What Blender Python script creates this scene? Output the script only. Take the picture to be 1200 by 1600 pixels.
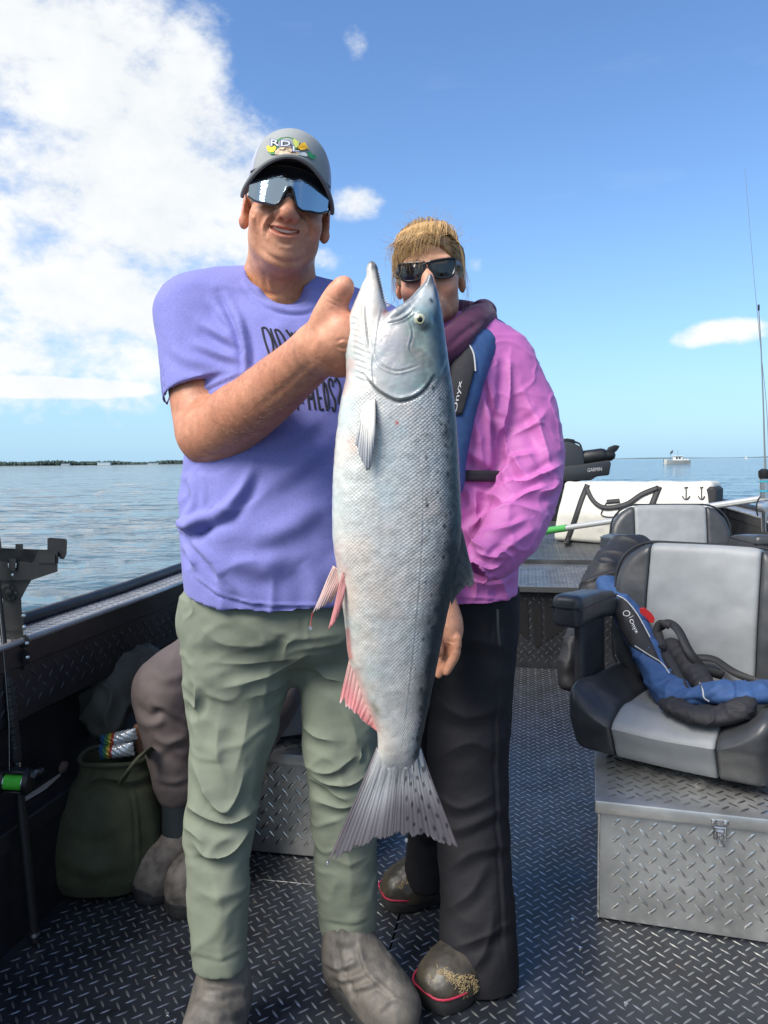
import bpy, bmesh, math, random
import numpy as np
from mathutils import Vector, Matrix
from mathutils.bvhtree import BVHTree
random.seed(7); RNG = np.random.default_rng(7)
rad = math.radians
for o in list(bpy.data.objects): bpy.data.objects.remove(o)
SC = bpy.context.scene; COL = SC.collection

# ------------------------------------------------------------------ camera
FPX = 1155.6                      # focal length in photo pixels (26 mm equivalent)
CAMZ, PITCH, ROLL = 1.2, 3.9, -0.62
cam = bpy.data.cameras.new('camera'); cam_o = bpy.data.objects.new('camera', cam); COL.objects.link(cam_o)
cam.sensor_fit = 'VERTICAL'; cam.sensor_height = 36; cam.lens = 26; cam.clip_start = .05; cam.clip_end = 30000
CAMR = Matrix.Rotation(rad(90-PITCH), 3, 'X') @ Matrix.Rotation(rad(ROLL), 3, 'Z')
cam_o.matrix_world = Matrix.Translation((0, 0, CAMZ)) @ CAMR.to_4x4()
SC.camera = cam_o
RNP = np.array(CAMR)
def ray(u, v): return RNP @ np.array([(u-600)/FPX, -(v-800)/FPX, -1.0])
def W(u, v, Y):                    # photo pixel -> world point at distance y = Y
    d = ray(u, v); t = Y/d[1]; return np.array([d[0]*t, Y, CAMZ+d[2]*t])
def FL(u, v, z=0.0):               # photo pixel -> world point at height z
    d = ray(u, v); t = (z-CAMZ)/d[2]; return np.array([d[0]*t, d[1]*t, z])
def px(P):                         # world -> photo pixel
    q = (np.asarray(P, float)-np.array([0, 0, CAMZ])) @ RNP
    return 600+FPX*q[..., 0]/-q[..., 2], 800-FPX*q[..., 1]/-q[..., 2]

# ------------------------------------------------------------------ light
SUN_EL, SUN_AZ = 47, -128           # azimuth measured from +Y towards +X
SUN_E, SKY_S = 2.7, .079
SC.view_settings.view_transform = 'Standard'; SC.view_settings.look = 'None'
SC.view_settings.gamma = 1; SC.view_settings.use_curve_mapping = False; SC.view_settings.exposure = 1.18
def build_world():
    w = bpy.data.worlds.new('World'); SC.world = w; w.use_nodes = True
    nt = w.node_tree; N = nt.nodes; L = nt.links; N.clear()
    out = N.new('ShaderNodeOutputWorld'); bg = N.new('ShaderNodeBackground'); L.new(bg.outputs[0], out.inputs[0])
    sky = N.new('ShaderNodeTexSky'); sky.sky_type = 'NISHITA'; sky.sun_disc = False
    sky.sun_elevation = rad(SUN_EL); sky.sun_rotation = rad(SUN_AZ); sky.altitude = 0; sky.air_density = 1.0; sky.dust_density = .6; sky.ozone_density = 2.5
    def m(op, a, b=None, c=None, clamp=False):
        n = N.new('ShaderNodeMath'); n.operation = op; n.use_clamp = clamp
        for i, x in enumerate((a, b, c)):
            if x is None: continue
            if isinstance(x, (int, float)): n.inputs[i].default_value = x
            else: L.new(x, n.inputs[i])
        return n.outputs[0]
    tc = N.new('ShaderNodeTexCoord'); sep = N.new('ShaderNodeSeparateXYZ'); L.new(tc.outputs['Generated'], sep.inputs[0])
    x, y, z = sep.outputs
    az = m('MULTIPLY', m('ARCTAN2', x, y), 57.2958); el = m('MULTIPLY', m('ARCSINE', z), 57.2958)
    def nz(scale, detail, rough, sx=1, sy=1, sz=1, off=0):
        mp = N.new('ShaderNodeMapping'); mp.inputs['Scale'].default_value = (sx, sy, sz); mp.inputs['Location'].default_value = (off, off*.7, off*.3)
        L.new(tc.outputs['Generated'], mp.inputs[0])
        t = N.new('ShaderNodeTexNoise'); t.inputs['Scale'].default_value = scale; t.inputs['Detail'].default_value = detail; t.inputs['Roughness'].default_value = rough
        L.new(mp.outputs[0], t.inputs['Vector']); return t.outputs['Fac']
    n1 = nz(5.5, 11, .60, sz=1.5); n2 = nz(14, 8, .62, sz=1.6, off=3.1); n3 = nz(2.6, 5, .5, off=7.7)
    n = m('ADD', m('MULTIPLY', n1, .62), m('MULTIPLY', n2, .38))
    def blob(a0, e0, ra, re, gain=1.0, top=1.0):
        da = m('DIVIDE', m('SUBTRACT', az, a0), ra); de = m('DIVIDE', m('SUBTRACT', el, e0), re)
        r2 = m('ADD', m('MULTIPLY', da, da), m('MULTIPLY', de, de))
        return m('MULTIPLY', m('MAXIMUM', m('SUBTRACT', top, r2), -3.0), gain)
    field = None
    # cumulus bank on the left, small stray clouds, and unseen cloud added behind as fill
    for b in CLOUDS:
        q = blob(*b); field = q if field is None else m('MAXIMUM', field, q)
    mask = m('ADD', field, m('MULTIPLY', m('SUBTRACT', n, .5), 6.5))
    mask = m('MULTIPLY_ADD', mask, .80, .06, clamp=True)
    ss = N.new('ShaderNodeMapRange'); ss.interpolation_type = 'SMOOTHSTEP'; L.new(mask, ss.inputs[0])
    maskS = m('MULTIPLY', ss.outputs[0], .97)
    # thin veil of wisps
    wv = m('MULTIPLY', m('SUBTRACT', nz(5, 7, .6, sz=5, off=11), .60), 1.2, clamp=True)
    # cloud brightness
    sh = m('MULTIPLY_ADD', m('SUBTRACT', m('ADD', m('MULTIPLY', n3, .55), m('MULTIPLY', n2, .45)), .5), 2.4, .64, clamp=True)
    cc = N.new('ShaderNodeMix'); cc.data_type = 'RGBA'; L.new(sh, cc.inputs[0])
    cc.inputs[6].default_value = (.325, .355, .378, 1); cc.inputs[7].default_value = (.485, .485, .48, 1)
    # clear sky: Nishita graded slightly towards the photograph's blue
    mul = N.new('ShaderNodeVectorMath'); mul.operation = 'MULTIPLY'; L.new(sky.outputs[0], mul.inputs[0]); 
    mul.inputs[1].default_value = SKY_TINT
    sc = N.new('ShaderNodeVectorMath'); sc.operation = 'SCALE'; sc.inputs['Scale'].default_value = SKY_S; L.new(mul.outputs[0], sc.inputs[0])
    hz = m('POWER', m('SUBTRACT', 1.0, m('MAXIMUM', z, 0.0)), 5.5)
    mh = N.new('ShaderNodeMix'); mh.data_type = 'RGBA'; L.new(m('MULTIPLY', hz, .86), mh.inputs[0]); L.new(sc.outputs[0], mh.inputs[6]); mh.inputs[7].default_value = (.190, .315, .43, 1)
    mx = N.new('ShaderNodeMix'); mx.data_type = 'RGBA'; L.new(m('MAXIMUM', maskS, m('MULTIPLY', wv, .25)), mx.inputs[0])
    L.new(mh.outputs[2], mx.inputs[6]); L.new(cc.outputs[2], mx.inputs[7])
    L.new(mx.outputs[2], bg.inputs[0]); bg.inputs[1].default_value = 1.0
def azel(u, v):
    d = ray(u, v); d = d/np.linalg.norm(d); return math.degrees(math.atan2(d[0], d[1])), math.degrees(math.asin(d[2]))
SKY_TINT = (.80, 1.0, 1.22)
CLOUDS = []
for u, v, ra, re, g, t in ((-160, 330, 23, 15, 1.5, 1.0), (90, 120, 12.5, 10.5, 1.5, 1.0), (250, 300, 10.5, 7.5, 1.5, 1.0), (110, 460, 14, 4.6, 1.4, 1.0), (40, 604, 9.5, 1.0, 2.2, 1.0),
                            (556, 317, 2.6, 1.7, 1.3, .9), (1112, 521, 3.4, 1.0, 1.3, .8), (556, 60, 1.3, 1.2, .6, .12), (505, 398, 3.2, 1.4, .9, .45), (742, 420, 1.3, 1.1, .9, .3)):
    a, e = azel(u, v); CLOUDS.append((a, e, ra, re, g, t))
CLOUDS += [(-85, 28, 40, 24, 1.5, 1.0), (-140, 36, 55, 34, 1.4, 1.0), (165, 40, 50, 30, 1.3, .9)]  # cloud bank extended out of view, round and behind the camera, for neutral fill
build_world()
sun = bpy.data.lights.new('sun', 'SUN'); sun.energy = SUN_E; sun.angle = rad(34); sun.color = (1.0, .95, .88)
sun_o = bpy.data.objects.new('sun', sun); COL.objects.link(sun_o)
_sd = Vector((math.sin(rad(SUN_AZ))*math.cos(rad(SUN_EL)), math.cos(rad(SUN_AZ))*math.cos(rad(SUN_EL)), math.sin(rad(SUN_EL))))
sun_o.rotation_euler = _sd.to_track_quat('Z', 'Y').to_euler(); sun_o.location = (-3, -2, 6)

# ------------------------------------------------------------------ object helpers
WLOC = {}
def thing(name, label, cat, loc, group=None):
    o = bpy.data.objects.new(name, None); COL.objects.link(o); o.location = tuple(map(float, loc)); o.empty_display_size = .1
    o['label'] = label; o['category'] = cat
    if group: o['group'] = group
    WLOC[o.name] = np.array(loc, float); return o
def np_mesh(name, V, F):
    V = np.asarray(V, np.float32); me = bpy.data.meshes.new(name)
    if isinstance(F, np.ndarray) and F.ndim == 2:
        n, k = F.shape
        me.vertices.add(len(V)); me.vertices.foreach_set('co', V.ravel())
        me.loops.add(n*k); me.loops.foreach_set('vertex_index', F.astype(np.int32).ravel())
        me.polygons.add(n); me.polygons.foreach_set('loop_start', np.arange(0, n*k, k, dtype=np.int32))
        me.update(calc_edges=True)
    else: me.from_pydata([tuple(map(float, v)) for v in V], [], [tuple(int(i) for i in f) for f in F])
    return me
def add(name, V, F, mat, parent=None, smooth=True, kind=None, label=None, cat=None, group=None, cols=None, uvw=None, loc=None):
    V = np.asarray(V, float); base = np.zeros(3)
    if parent is not None: base = WLOC[parent.name]
    elif loc is not None: base = np.asarray(loc, float)
    me = np_mesh(name, V-base, F)
    if smooth is True: me.polygons.foreach_set('use_smooth', np.ones(len(me.polygons), bool))
    o = bpy.data.objects.new(name, me); COL.objects.link(o)
    for mm in (mat if isinstance(mat, (list, tuple)) else [mat]): me.materials.append(mm)
    if parent is not None: o.parent = parent; WLOC[o.name] = base
    else: o.location = tuple(base); WLOC[o.name] = base
    if isinstance(smooth, (int, float)) and smooth is not True and smooth: me.shade_smooth() if False else sharp(me, smooth)
    for k_, v_ in (('kind', kind), ('label', label), ('category', cat), ('group', group)):
        if v_: o[k_] = v_
    if cols is not None:
        a = me.color_attributes.new('tint', 'FLOAT_COLOR', 'POINT'); c = np.ones((len(V), 4), np.float32); c[:, :3] = cols; a.data.foreach_set('color', c.ravel())
    if uvw is not None:
        a = me.attributes.new('uvw', 'FLOAT_VECTOR', 'POINT'); a.data.foreach_set('vector', np.asarray(uvw, np.float32).ravel())
    return o
def sharp(me, ang):
    bm = bmesh.new(); bm.from_mesh(me)
    for f in bm.faces: f.smooth = True
    for e in bm.edges:
        if len(e.link_faces) == 2 and e.calc_face_angle(0) > rad(ang): e.smooth = False
    bm.to_mesh(me); bm.free()
def uv_attr(o, uvw):
    a = o.data.attributes.new('uvw', 'FLOAT_VECTOR', 'POINT'); a.data.foreach_set('vector', np.asarray(uvw, np.float32).ravel())

class MB:
    def __init__(s, xf=None): s.V = []; s.F = []; s.xf = xf
    def put(s, V, F):
        b = len(s.V); s.V += [np.asarray(v, float) for v in V]; s.F += [tuple(i+b for i in f) for f in F]; return s
    def box(s, c, size, bev=0.0, R=None, seg=1):
        bm = bmesh.new(); bmesh.ops.create_cube(bm, size=1)
        for v in bm.verts: v.co = Vector((v.co.x*size[0], v.co.y*size[1], v.co.z*size[2]))
        if bev > 0: bmesh.ops.bevel(bm, geom=list(bm.edges), offset=bev, segments=seg, profile=.5, affect='EDGES')
        V = [np.array(v.co) for v in bm.verts]; bm.verts.index_update(); F = [[v.index for v in f.verts] for f in bm.faces]; bm.free()
        R = np.eye(3) if R is None else np.asarray(R)
        return s.put([R@v+np.asarray(c, float) for v in V], F)
    def tube(s, path, r, n=8, caps=True, flat=None, up=None, closed=False):
        P = [np.asarray(p, float) for p in path]; m = len(P)
        rs = [r]*m if np.isscalar(r) else list(r)
        T = []
        for i in range(m):
            if closed: t = P[(i+1) % m]-P[i-1]
            else: t = P[min(i+1, m-1)]-P[max(i-1, 0)]
            T.append(t/(np.linalg.norm(t)+1e-12))
        a = np.asarray(up, float) if up is not None else (np.array([0, 0, 1.]) if abs(T[0][2]) < .9 else np.array([1., 0, 0]))
        V = []; F = []
        for i in range(m):
            a = a-T[i]*(a@T[i]); a = a/(np.linalg.norm(a)+1e-12); b = np.cross(T[i], a)
            fa, fb = (1, 1) if flat is None else flat
            for k in range(n):
                q = 2*math.pi*k/n; V.append(P[i]+rs[i]*(fa*math.cos(q)*a+fb*math.sin(q)*b))
        for i in range(m if closed else m-1):
            j = (i+1) % m
            for k in range(n): F.append((i*n+k, i*n+(k+1) % n, j*n+(k+1) % n, j*n+k))
        if caps and not closed:
            F.append(tuple(range(n-1, -1, -1))); F.append(tuple((m-1)*n+k for k in range(n)))
        return s.put(V, F)
    def lathe(s, prof, o, axis=(0, 0, 1), n=16):
        ax = np.asarray(axis, float); ax /= np.linalg.norm(ax); o = np.asarray(o, float)
        a = np.cross(ax, [0, 0, 1.]) if abs(ax[2]) < .9 else np.cross(ax, [0, 1., 0]); a /= np.linalg.norm(a); b = np.cross(ax, a)
        V = [o+ax*z+r*(math.cos(2*math.pi*k/n)*a+math.sin(2*math.pi*k/n)*b) for r, z in prof for k in range(n)]
        F = [(i*n+k, i*n+(k+1) % n, (i+1)*n+(k+1) % n, (i+1)*n+k) for i in range(len(prof)-1) for k in range(n)]
        F += [tuple(range(n-1, -1, -1)), tuple((len(prof)-1)*n+k for k in range(n))]
        return s.put(V, F)
    def prism(s, poly, ext):
        P = [np.asarray(p, float) for p in poly]; e = np.asarray(ext, float); n = len(P)
        return s.put(P+[p+e for p in P], [tuple(range(n-1, -1, -1)), tuple(range(n, 2*n))]+[(i, (i+1) % n, n+(i+1) % n, n+i) for i in range(n)])
    def sphere(s, c, r, nu=14, nv=8):
        r = (r, r, r) if np.isscalar(r) else r; c = np.asarray(c, float); V = [c+np.array([0, 0, r[2]])]
        for i in range(1, nv):
            t = math.pi*i/nv
            for k in range(nu): p = 2*math.pi*k/nu; V.append(c+np.array([r[0]*math.sin(t)*math.cos(p), r[1]*math.sin(t)*math.sin(p), r[2]*math.cos(t)]))
        V.append(c-np.array([0, 0, r[2]])); F = [(0, 1+k, 1+(k+1) % nu) for k in range(nu)]
        for i in range(nv-2):
            for k in range(nu): F.append((1+i*nu+k, 1+(i+1)*nu+k, 1+(i+1)*nu+(k+1) % nu, 1+i*nu+(k+1) % nu))
        l = len(V)-1; b = 1+(nv-2)*nu
        F += [(l, b+(k+1) % nu, b+k) for k in range(nu)]
        return s.put(V, F)
    def grid(s, G, closed_u=False):
        G = np.asarray(G, float); a, b = G.shape[:2]
        F = []
        for i in range(a-1):
            for j in range(b if closed_u else b-1): F.append((i*b+j, i*b+(j+1) % b, (i+1)*b+(j+1) % b, (i+1)*b+j))
        return s.put(G.reshape(-1, 3), F)
    def build(s, name, mat, parent=None, smooth=40, **k):
        V = [s.xf(v) for v in s.V] if s.xf else s.V
        return add(name, np.array(V), s.F, mat, parent, smooth, **k)

def solid_sheet(G, th, n=None):   # a grid of points -> a thin closed shell of real thickness
    G = np.asarray(G, float); a, b = G.shape[:2]
    du = np.gradient(G, axis=0); dv = np.gradient(G, axis=1); N = np.cross(du, dv); N /= np.linalg.norm(N, axis=2, keepdims=True)+1e-12
    th = np.asarray(th, float)
    if th.ndim == 2: th = th[..., None]
    A = (G+N*th/2).reshape(-1, 3); B = (G-N*th/2).reshape(-1, 3); F = []
    o = a*b
    for i in range(a-1):
        for j in range(b-1):
            q = (i*b+j, (i+1)*b+j, (i+1)*b+j+1, i*b+j+1); F.append(q); F.append(tuple(o+k for k in q[::-1]))
    ring = [(0, j) for j in range(b-1)]+[(i, b-1) for i in range(a-1)]+[(a-1, j) for j in range(b-1, 0, -1)]+[(i, 0) for i in range(a-1, 0, -1)]
    for q in range(len(ring)):
        x = ring[q][0]*b+ring[q][1]; y = ring[(q+1) % len(ring)]; y = y[0]*b+y[1]; F.append((x, y, o+y, o+x))
    return np.vstack([A, B]), F

def crv(keys, n):                  # Catmull-Rom through points -> n samples
    K = np.asarray(keys, float); m = len(K); t = np.linspace(0, m-1, n); i = np.clip(t.astype(int), 0, m-2); f = (t-i)[:, None]
    p0, p1, p2, p3 = K[np.clip(i-1, 0, m-1)], K[i], K[i+1], K[np.clip(i+2, 0, m-1)]
    return .5*(2*p1+(p2-p0)*f+(2*p0-5*p1+4*p2-p3)*f**2+(3*p1-p0-3*p2+p3)*f**3)
def interp(x, kx, ky):             # smooth monotone-ish 1-D interpolation (kx increasing)
    kx = np.asarray(kx, float); ky = np.asarray(ky, float); x = np.clip(x, kx[0], kx[-1])
    d = np.gradient(ky, kx); i = np.clip(np.searchsorted(kx, x)-1, 0, len(kx)-2); h = kx[i+1]-kx[i]; t = (x-kx[i])/h
    return (2*t**3-3*t**2+1)*ky[i]+(t**3-2*t**2+t)*h*d[i]+(-2*t**3+3*t**2)*ky[i+1]+(t**3-t**2)*h*d[i+1]
def sstep(a, b, x): t = np.clip((x-a)/(b-a), 0, 1); return t*t*(3-2*t)

def vnoise(P, seed=0):
    P = np.asarray(P, np.float64); I = np.floor(P).astype(np.int64); f = P-I; f = f*f*(3-2*f)
    def h(a, b, c):
        n = (a*374761393+b*668265263+c*1274126177+seed*974634777) & 0xffffffff
        n = ((n ^ (n >> 13))*1274126177) & 0xffffffff
        return ((n ^ (n >> 16)) & 0xffff)/65535.0
    r = 0
    for a in (0, 1):
        for b in (0, 1):
            for c in (0, 1):
                w = (f[..., 0] if a else 1-f[..., 0])*(f[..., 1] if b else 1-f[..., 1])*(f[..., 2] if c else 1-f[..., 2])
                r = r+w*h(I[..., 0]+a, I[..., 1]+b, I[..., 2]+c)
    return r*2-1
def fbm(P, oct=4, seed=0, gain=.5):
    r = 0; a = 1; P = np.asarray(P, float)
    for i in range(oct): r = r+a*vnoise(P*(2**i)+i*17.3, seed+i); a *= gain
    return r

# ------------------------------------------------------------------ implicit surfaces
class SDF:
    def __init__(s, lo, hi, h):
        s.lo = np.asarray(lo, float); s.h = h; n = np.ceil((np.asarray(hi)-s.lo)/h).astype(int)+1; s.n = n
        s.D = np.full(tuple(n), 1.0, np.float32); s.ax = [s.lo[i]+h*np.arange(n[i]) for i in range(3)]
    def sub(s, lo, hi):
        a = np.clip(np.floor((np.asarray(lo)-s.lo)/s.h).astype(int), 0, s.n); b = np.clip(np.ceil((np.asarray(hi)-s.lo)/s.h).astype(int)+1, 0, s.n)
        sl = tuple(slice(a[i], b[i]) for i in range(3))
        x, y, z = (s.ax[i][sl[i]] for i in range(3))
        return sl, x[:, None, None], y[None, :, None], z[None, None, :]
    def mix(s, sl, d, k, op):
        A = s.D[sl]
        if A.size == 0: return
        if op == 'add':
            h = np.maximum(k-np.abs(A-d), 0)/k if k > 0 else 0; s.D[sl] = np.minimum(A, d)-h*h*k*.25
        else:
            d = -d; h = np.maximum(k-np.abs(A-d), 0)/k if k > 0 else 0; s.D[sl] = np.maximum(A, d)+h*h*k*.25
    def ell(s, c, r, R=None, k=.01, op='add'):
        c = np.asarray(c, float); r = np.array([r]*3 if np.isscalar(r) else r, float); m = max(r)+k+3*s.h
        sl, x, y, z = s.sub(c-m, c+m); x = x-c[0]; y = y-c[1]; z = z-c[2]
        if R is not None:
            R = np.asarray(R); x, y, z = (R[0, i]*x+R[1, i]*y+R[2, i]*z for i in range(3))
        k0 = np.sqrt((x/r[0])**2+(y/r[1])**2+(z/r[2])**2); k1 = np.sqrt((x/r[0]**2)**2+(y/r[1]**2)**2+(z/r[2]**2)**2)+1e-9
        s.mix(sl, (k0*(k0-1)/k1), k, op); return s
    def cone(s, a, b, ra, rb, k=.01, op='add', sq=None):
        a = np.asarray(a, float); b = np.asarray(b, float); m = max(ra, rb)*(max(sq) if sq else 1)+k+3*s.h
        sl, x, y, z = s.sub(np.minimum(a, b)-m, np.maximum(a, b)+m); d = b-a; L2 = d@d+1e-12
        x = x-a[0]; y = y-a[1]; z = z-a[2]
        t = np.clip((x*d[0]+y*d[1]+z*d[2])/L2, 0, 1)
        x = x-t*d[0]; y = y-t*d[1]; z = z-t*d[2]
        if sq: x = x/sq[0]; y = y/sq[1]; z = z/sq[2]
        s.mix(sl, np.sqrt(x*x+y*y+z*z)-(ra+(rb-ra)*t), k, op); return s
    def chain(s, pts, rs, k=.01, op='add', n=None, sq=None):
        if n:
            q = crv(np.hstack([np.asarray(pts, float), np.asarray(rs, float)[:, None]]), n); pts, rs = q[:, :3], q[:, 3]
        for i in range(len(pts)-1): s.cone(pts[i], pts[i+1], rs[i], rs[i+1], k, op, sq)
        return s
    def rbox(s, c, half, r, R=None, k=.005, op='add'):
        c = np.asarray(c, float); half = np.asarray(half, float); m = np.linalg.norm(half)+k+3*s.h
        sl, x, y, z = s.sub(c-m, c+m); x = x-c[0]; y = y-c[1]; z = z-c[2]
        if R is not None:
            R = np.asarray(R); x, y, z = (R[0, i]*x+R[1, i]*y+R[2, i]*z for i in range(3))
        qx, qy, qz = np.abs(x)-half[0]+r, np.abs(y)-half[1]+r, np.abs(z)-half[2]+r
        d = np.sqrt(np.maximum(qx, 0)**2+np.maximum(qy, 0)**2+np.maximum(qz, 0)**2)+np.minimum(np.maximum(np.maximum(qx, qy), qz), 0)-r
        s.mix(sl, d, k, op); return s
    def loft(s, rows, k=.02, op='add', n=2.2, lin=False):   # rows: (z, cx, cy, rx, ry) ; z ascending
        R = np.array(sorted(rows), float); m = .05+k
        lo = [min(R[:, 1]-R[:, 3])-m, min(R[:, 2]-R[:, 4])-m, R[0, 0]-3*s.h-k]; hi = [max(R[:, 1]+R[:, 3])+m, max(R[:, 2]+R[:, 4])+m, R[-1, 0]+3*s.h+k]
        sl, x, y, z = s.sub(lo, hi); zz = z.ravel(); f = (lambda c: np.interp(zz, R[:, 0], R[:, c])[None, None, :]) if lin else (lambda c: interp(zz, R[:, 0], R[:, c])[None, None, :])
        cx, cy, rx, ry = f(1), f(2), f(3), f(4)
        d = ((np.abs(x-cx)/rx)**n+(np.abs(y-cy)/ry)**n)**(1/n)
        d = (d-1)*np.minimum(rx, ry)
        d = np.maximum(d, np.maximum(z-R[-1, 0], R[0, 0]-z)); s.mix(sl, d, k, op); return s
    def cut(s, p, n):                # remove what lies on the +n side of a plane
        n = np.asarray(n, float); n /= np.linalg.norm(n)
        d = (s.ax[0]-p[0])[:, None, None]*n[0]+(s.ax[1]-p[1])[None, :, None]*n[1]+(s.ax[2]-p[2])[None, None, :]*n[2]
        s.D = np.maximum(s.D, d.astype(np.float32)); return s
    def mesh(s, smooth=1):
        D = s.D.copy(); D[0] = D[-1] = 1; D[:, 0] = D[:, -1] = 1; D[:, :, 0] = D[:, :, -1] = 1
        sg = D < 0; nx, ny, nz = D.shape
        c = np.zeros((nx-1, ny-1, nz-1), np.uint8)
        for a in (0, 1):
            for b in (0, 1):
                for e in (0, 1): c += sg[a:nx-1+a, b:ny-1+b, e:nz-1+e]
        m = (c > 0) & (c < 8); ids = np.argwhere(m); n = len(ids); idx = np.full(m.shape, -1, np.int32); idx[m] = np.arange(n)
        i, j, k = ids.T; acc = np.zeros((n, 3)); cnt = np.zeros(n)
        cr = [(a, b, e) for a in (0, 1) for b in (0, 1) for e in (0, 1)]
        for A in cr:
            for ax in range(3):
                if A[ax]: continue
                B = list(A); B[ax] = 1
                da = D[i+A[0], j+A[1], k+A[2]]; db = D[i+B[0], j+B[1], k+B[2]]; x = (da < 0) != (db < 0)
                t = np.where(x, da/np.where(x, da-db, 1), 0); p = np.array(A, float)[None].repeat(n, 0); p[:, ax] += t
                acc += p*x[:, None]; cnt += x
        V = (ids+acc/cnt[:, None])*s.h+s.lo; Q = []
        for ax in range(3):
            o = [q for q in range(3) if q != ax]
            sl0 = [slice(None)]*3; sl1 = [slice(None)]*3; sl0[ax] = slice(0, -1); sl1[ax] = slice(1, None)
            ch = sg[tuple(sl0)] != sg[tuple(sl1)]; E = np.argwhere(ch); E = E[(E[:, o[0]] > 0) & (E[:, o[1]] > 0) & (E[:, o[0]] < D.shape[o[0]]-1) & (E[:, o[1]] < D.shape[o[1]]-1)]
            q = []
            for da, db in ((-1, -1), (0, -1), (0, 0), (-1, 0)):
                g = E.copy(); g[:, o[0]] += da; g[:, o[1]] += db; q.append(idx[g[:, 0], g[:, 1], g[:, 2]])
            q = np.stack(q, 1); pos = sg[E[:, 0], E[:, 1], E[:, 2]]
            flip = pos if ax != 1 else ~pos
            q[~flip] = q[~flip][:, ::-1]; Q.append(q)
        Q = np.vstack(Q); Q = Q[(Q >= 0).all(1)]
        V = relax(V, Q, smooth) if smooth else V
        return V, Q
def relax(V, Q, it=1, lam=.5):
    n = len(V)
    for _ in range(it):
        S = np.zeros_like(V); C = np.zeros(n)
        for a in range(Q.shape[1]):
            b = (a+1) % Q.shape[1]
            for c in range(3): S[:, c] += np.bincount(Q[:, a], V[Q[:, b], c], n)+np.bincount(Q[:, b], V[Q[:, a], c], n)
            C += np.bincount(Q[:, a], minlength=n)+np.bincount(Q[:, b], minlength=n)
        V = V+lam*(S/np.maximum(C, 1)[:, None]-V)
    return V
def vnormals(V, Q):
    e = np.cross(V[Q[:, 2]]-V[Q[:, 0]], V[Q[:, 3 if Q.shape[1] == 4 else 1]]-V[Q[:, 1 if Q.shape[1] == 4 else 0]])
    N = np.zeros_like(V)
    for a in range(Q.shape[1]):
        for c in range(3): N[:, c] += np.bincount(Q[:, a], e[:, c], len(V))
    return N/(np.linalg.norm(N, axis=1, keepdims=True)+1e-12)
def seg_dist(U, Vv, line):          # distance to a polyline in the picture plane, arc parameter, side
    L = np.asarray(line, float); best = np.full(U.shape, 1e9); tt = np.zeros_like(U); side = np.zeros_like(U)
    ln = np.linalg.norm(np.diff(L, axis=0), axis=1); cum = np.concatenate([[0], np.cumsum(ln)]); tot = cum[-1]
    for i in range(len(L)-1):
        a, b = L[i], L[i+1]; d = b-a; t = np.clip(((U-a[0])*d[0]+(Vv-a[1])*d[1])/(d@d), 0, 1)
        dx = U-a[0]-t*d[0]; dy = Vv-a[1]-t*d[1]; q = np.hypot(dx, dy); m = q < best
        best = np.where(m, q, best); tt = np.where(m, (cum[i]+t*ln[i])/tot, tt); side = np.where(m, np.sign(d[0]*dy-d[1]*dx), side)
    return best, tt, side
def folds(V, Q, lst, facing=True, crisp=False):  # press cloth folds into a surface: ridge beside a valley, along lines seen from the front
    N = vnormals(V, Q); view = V-np.array([0, 0, CAMZ]); view /= np.linalg.norm(view, axis=1, keepdims=True)
    wt = sstep(-.05, .35, -(N*view).sum(1)) if facing else 1.0
    U, Vv = px(V); disp = np.zeros(len(V))
    for line, w, amp in lst:
        L = crv(line, max(len(line)*4, 8)); lo = L.min(0)-4*w; hi = L.max(0)+4*w
        m = np.where((U > lo[0]) & (U < hi[0]) & (Vv > lo[1]) & (Vv < hi[1]))[0]
        if not len(m): continue
        d, t, sd = seg_dist(U[m], Vv[m], L); q = d*sd/w
        disp[m] += amp*((np.exp(-1.5*np.abs(q)) if crisp else np.exp(-q*q))-.75*np.exp(-((q-1.7)/1.1)**2)) * np.clip(np.sin(np.pi*np.clip(t, .02, .98)), 0, 1)**.6
    return V+N*(disp*wt)[:, None]
def rot(ax, deg): return np.array(Matrix.Rotation(rad(deg), 3, ax))

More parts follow.
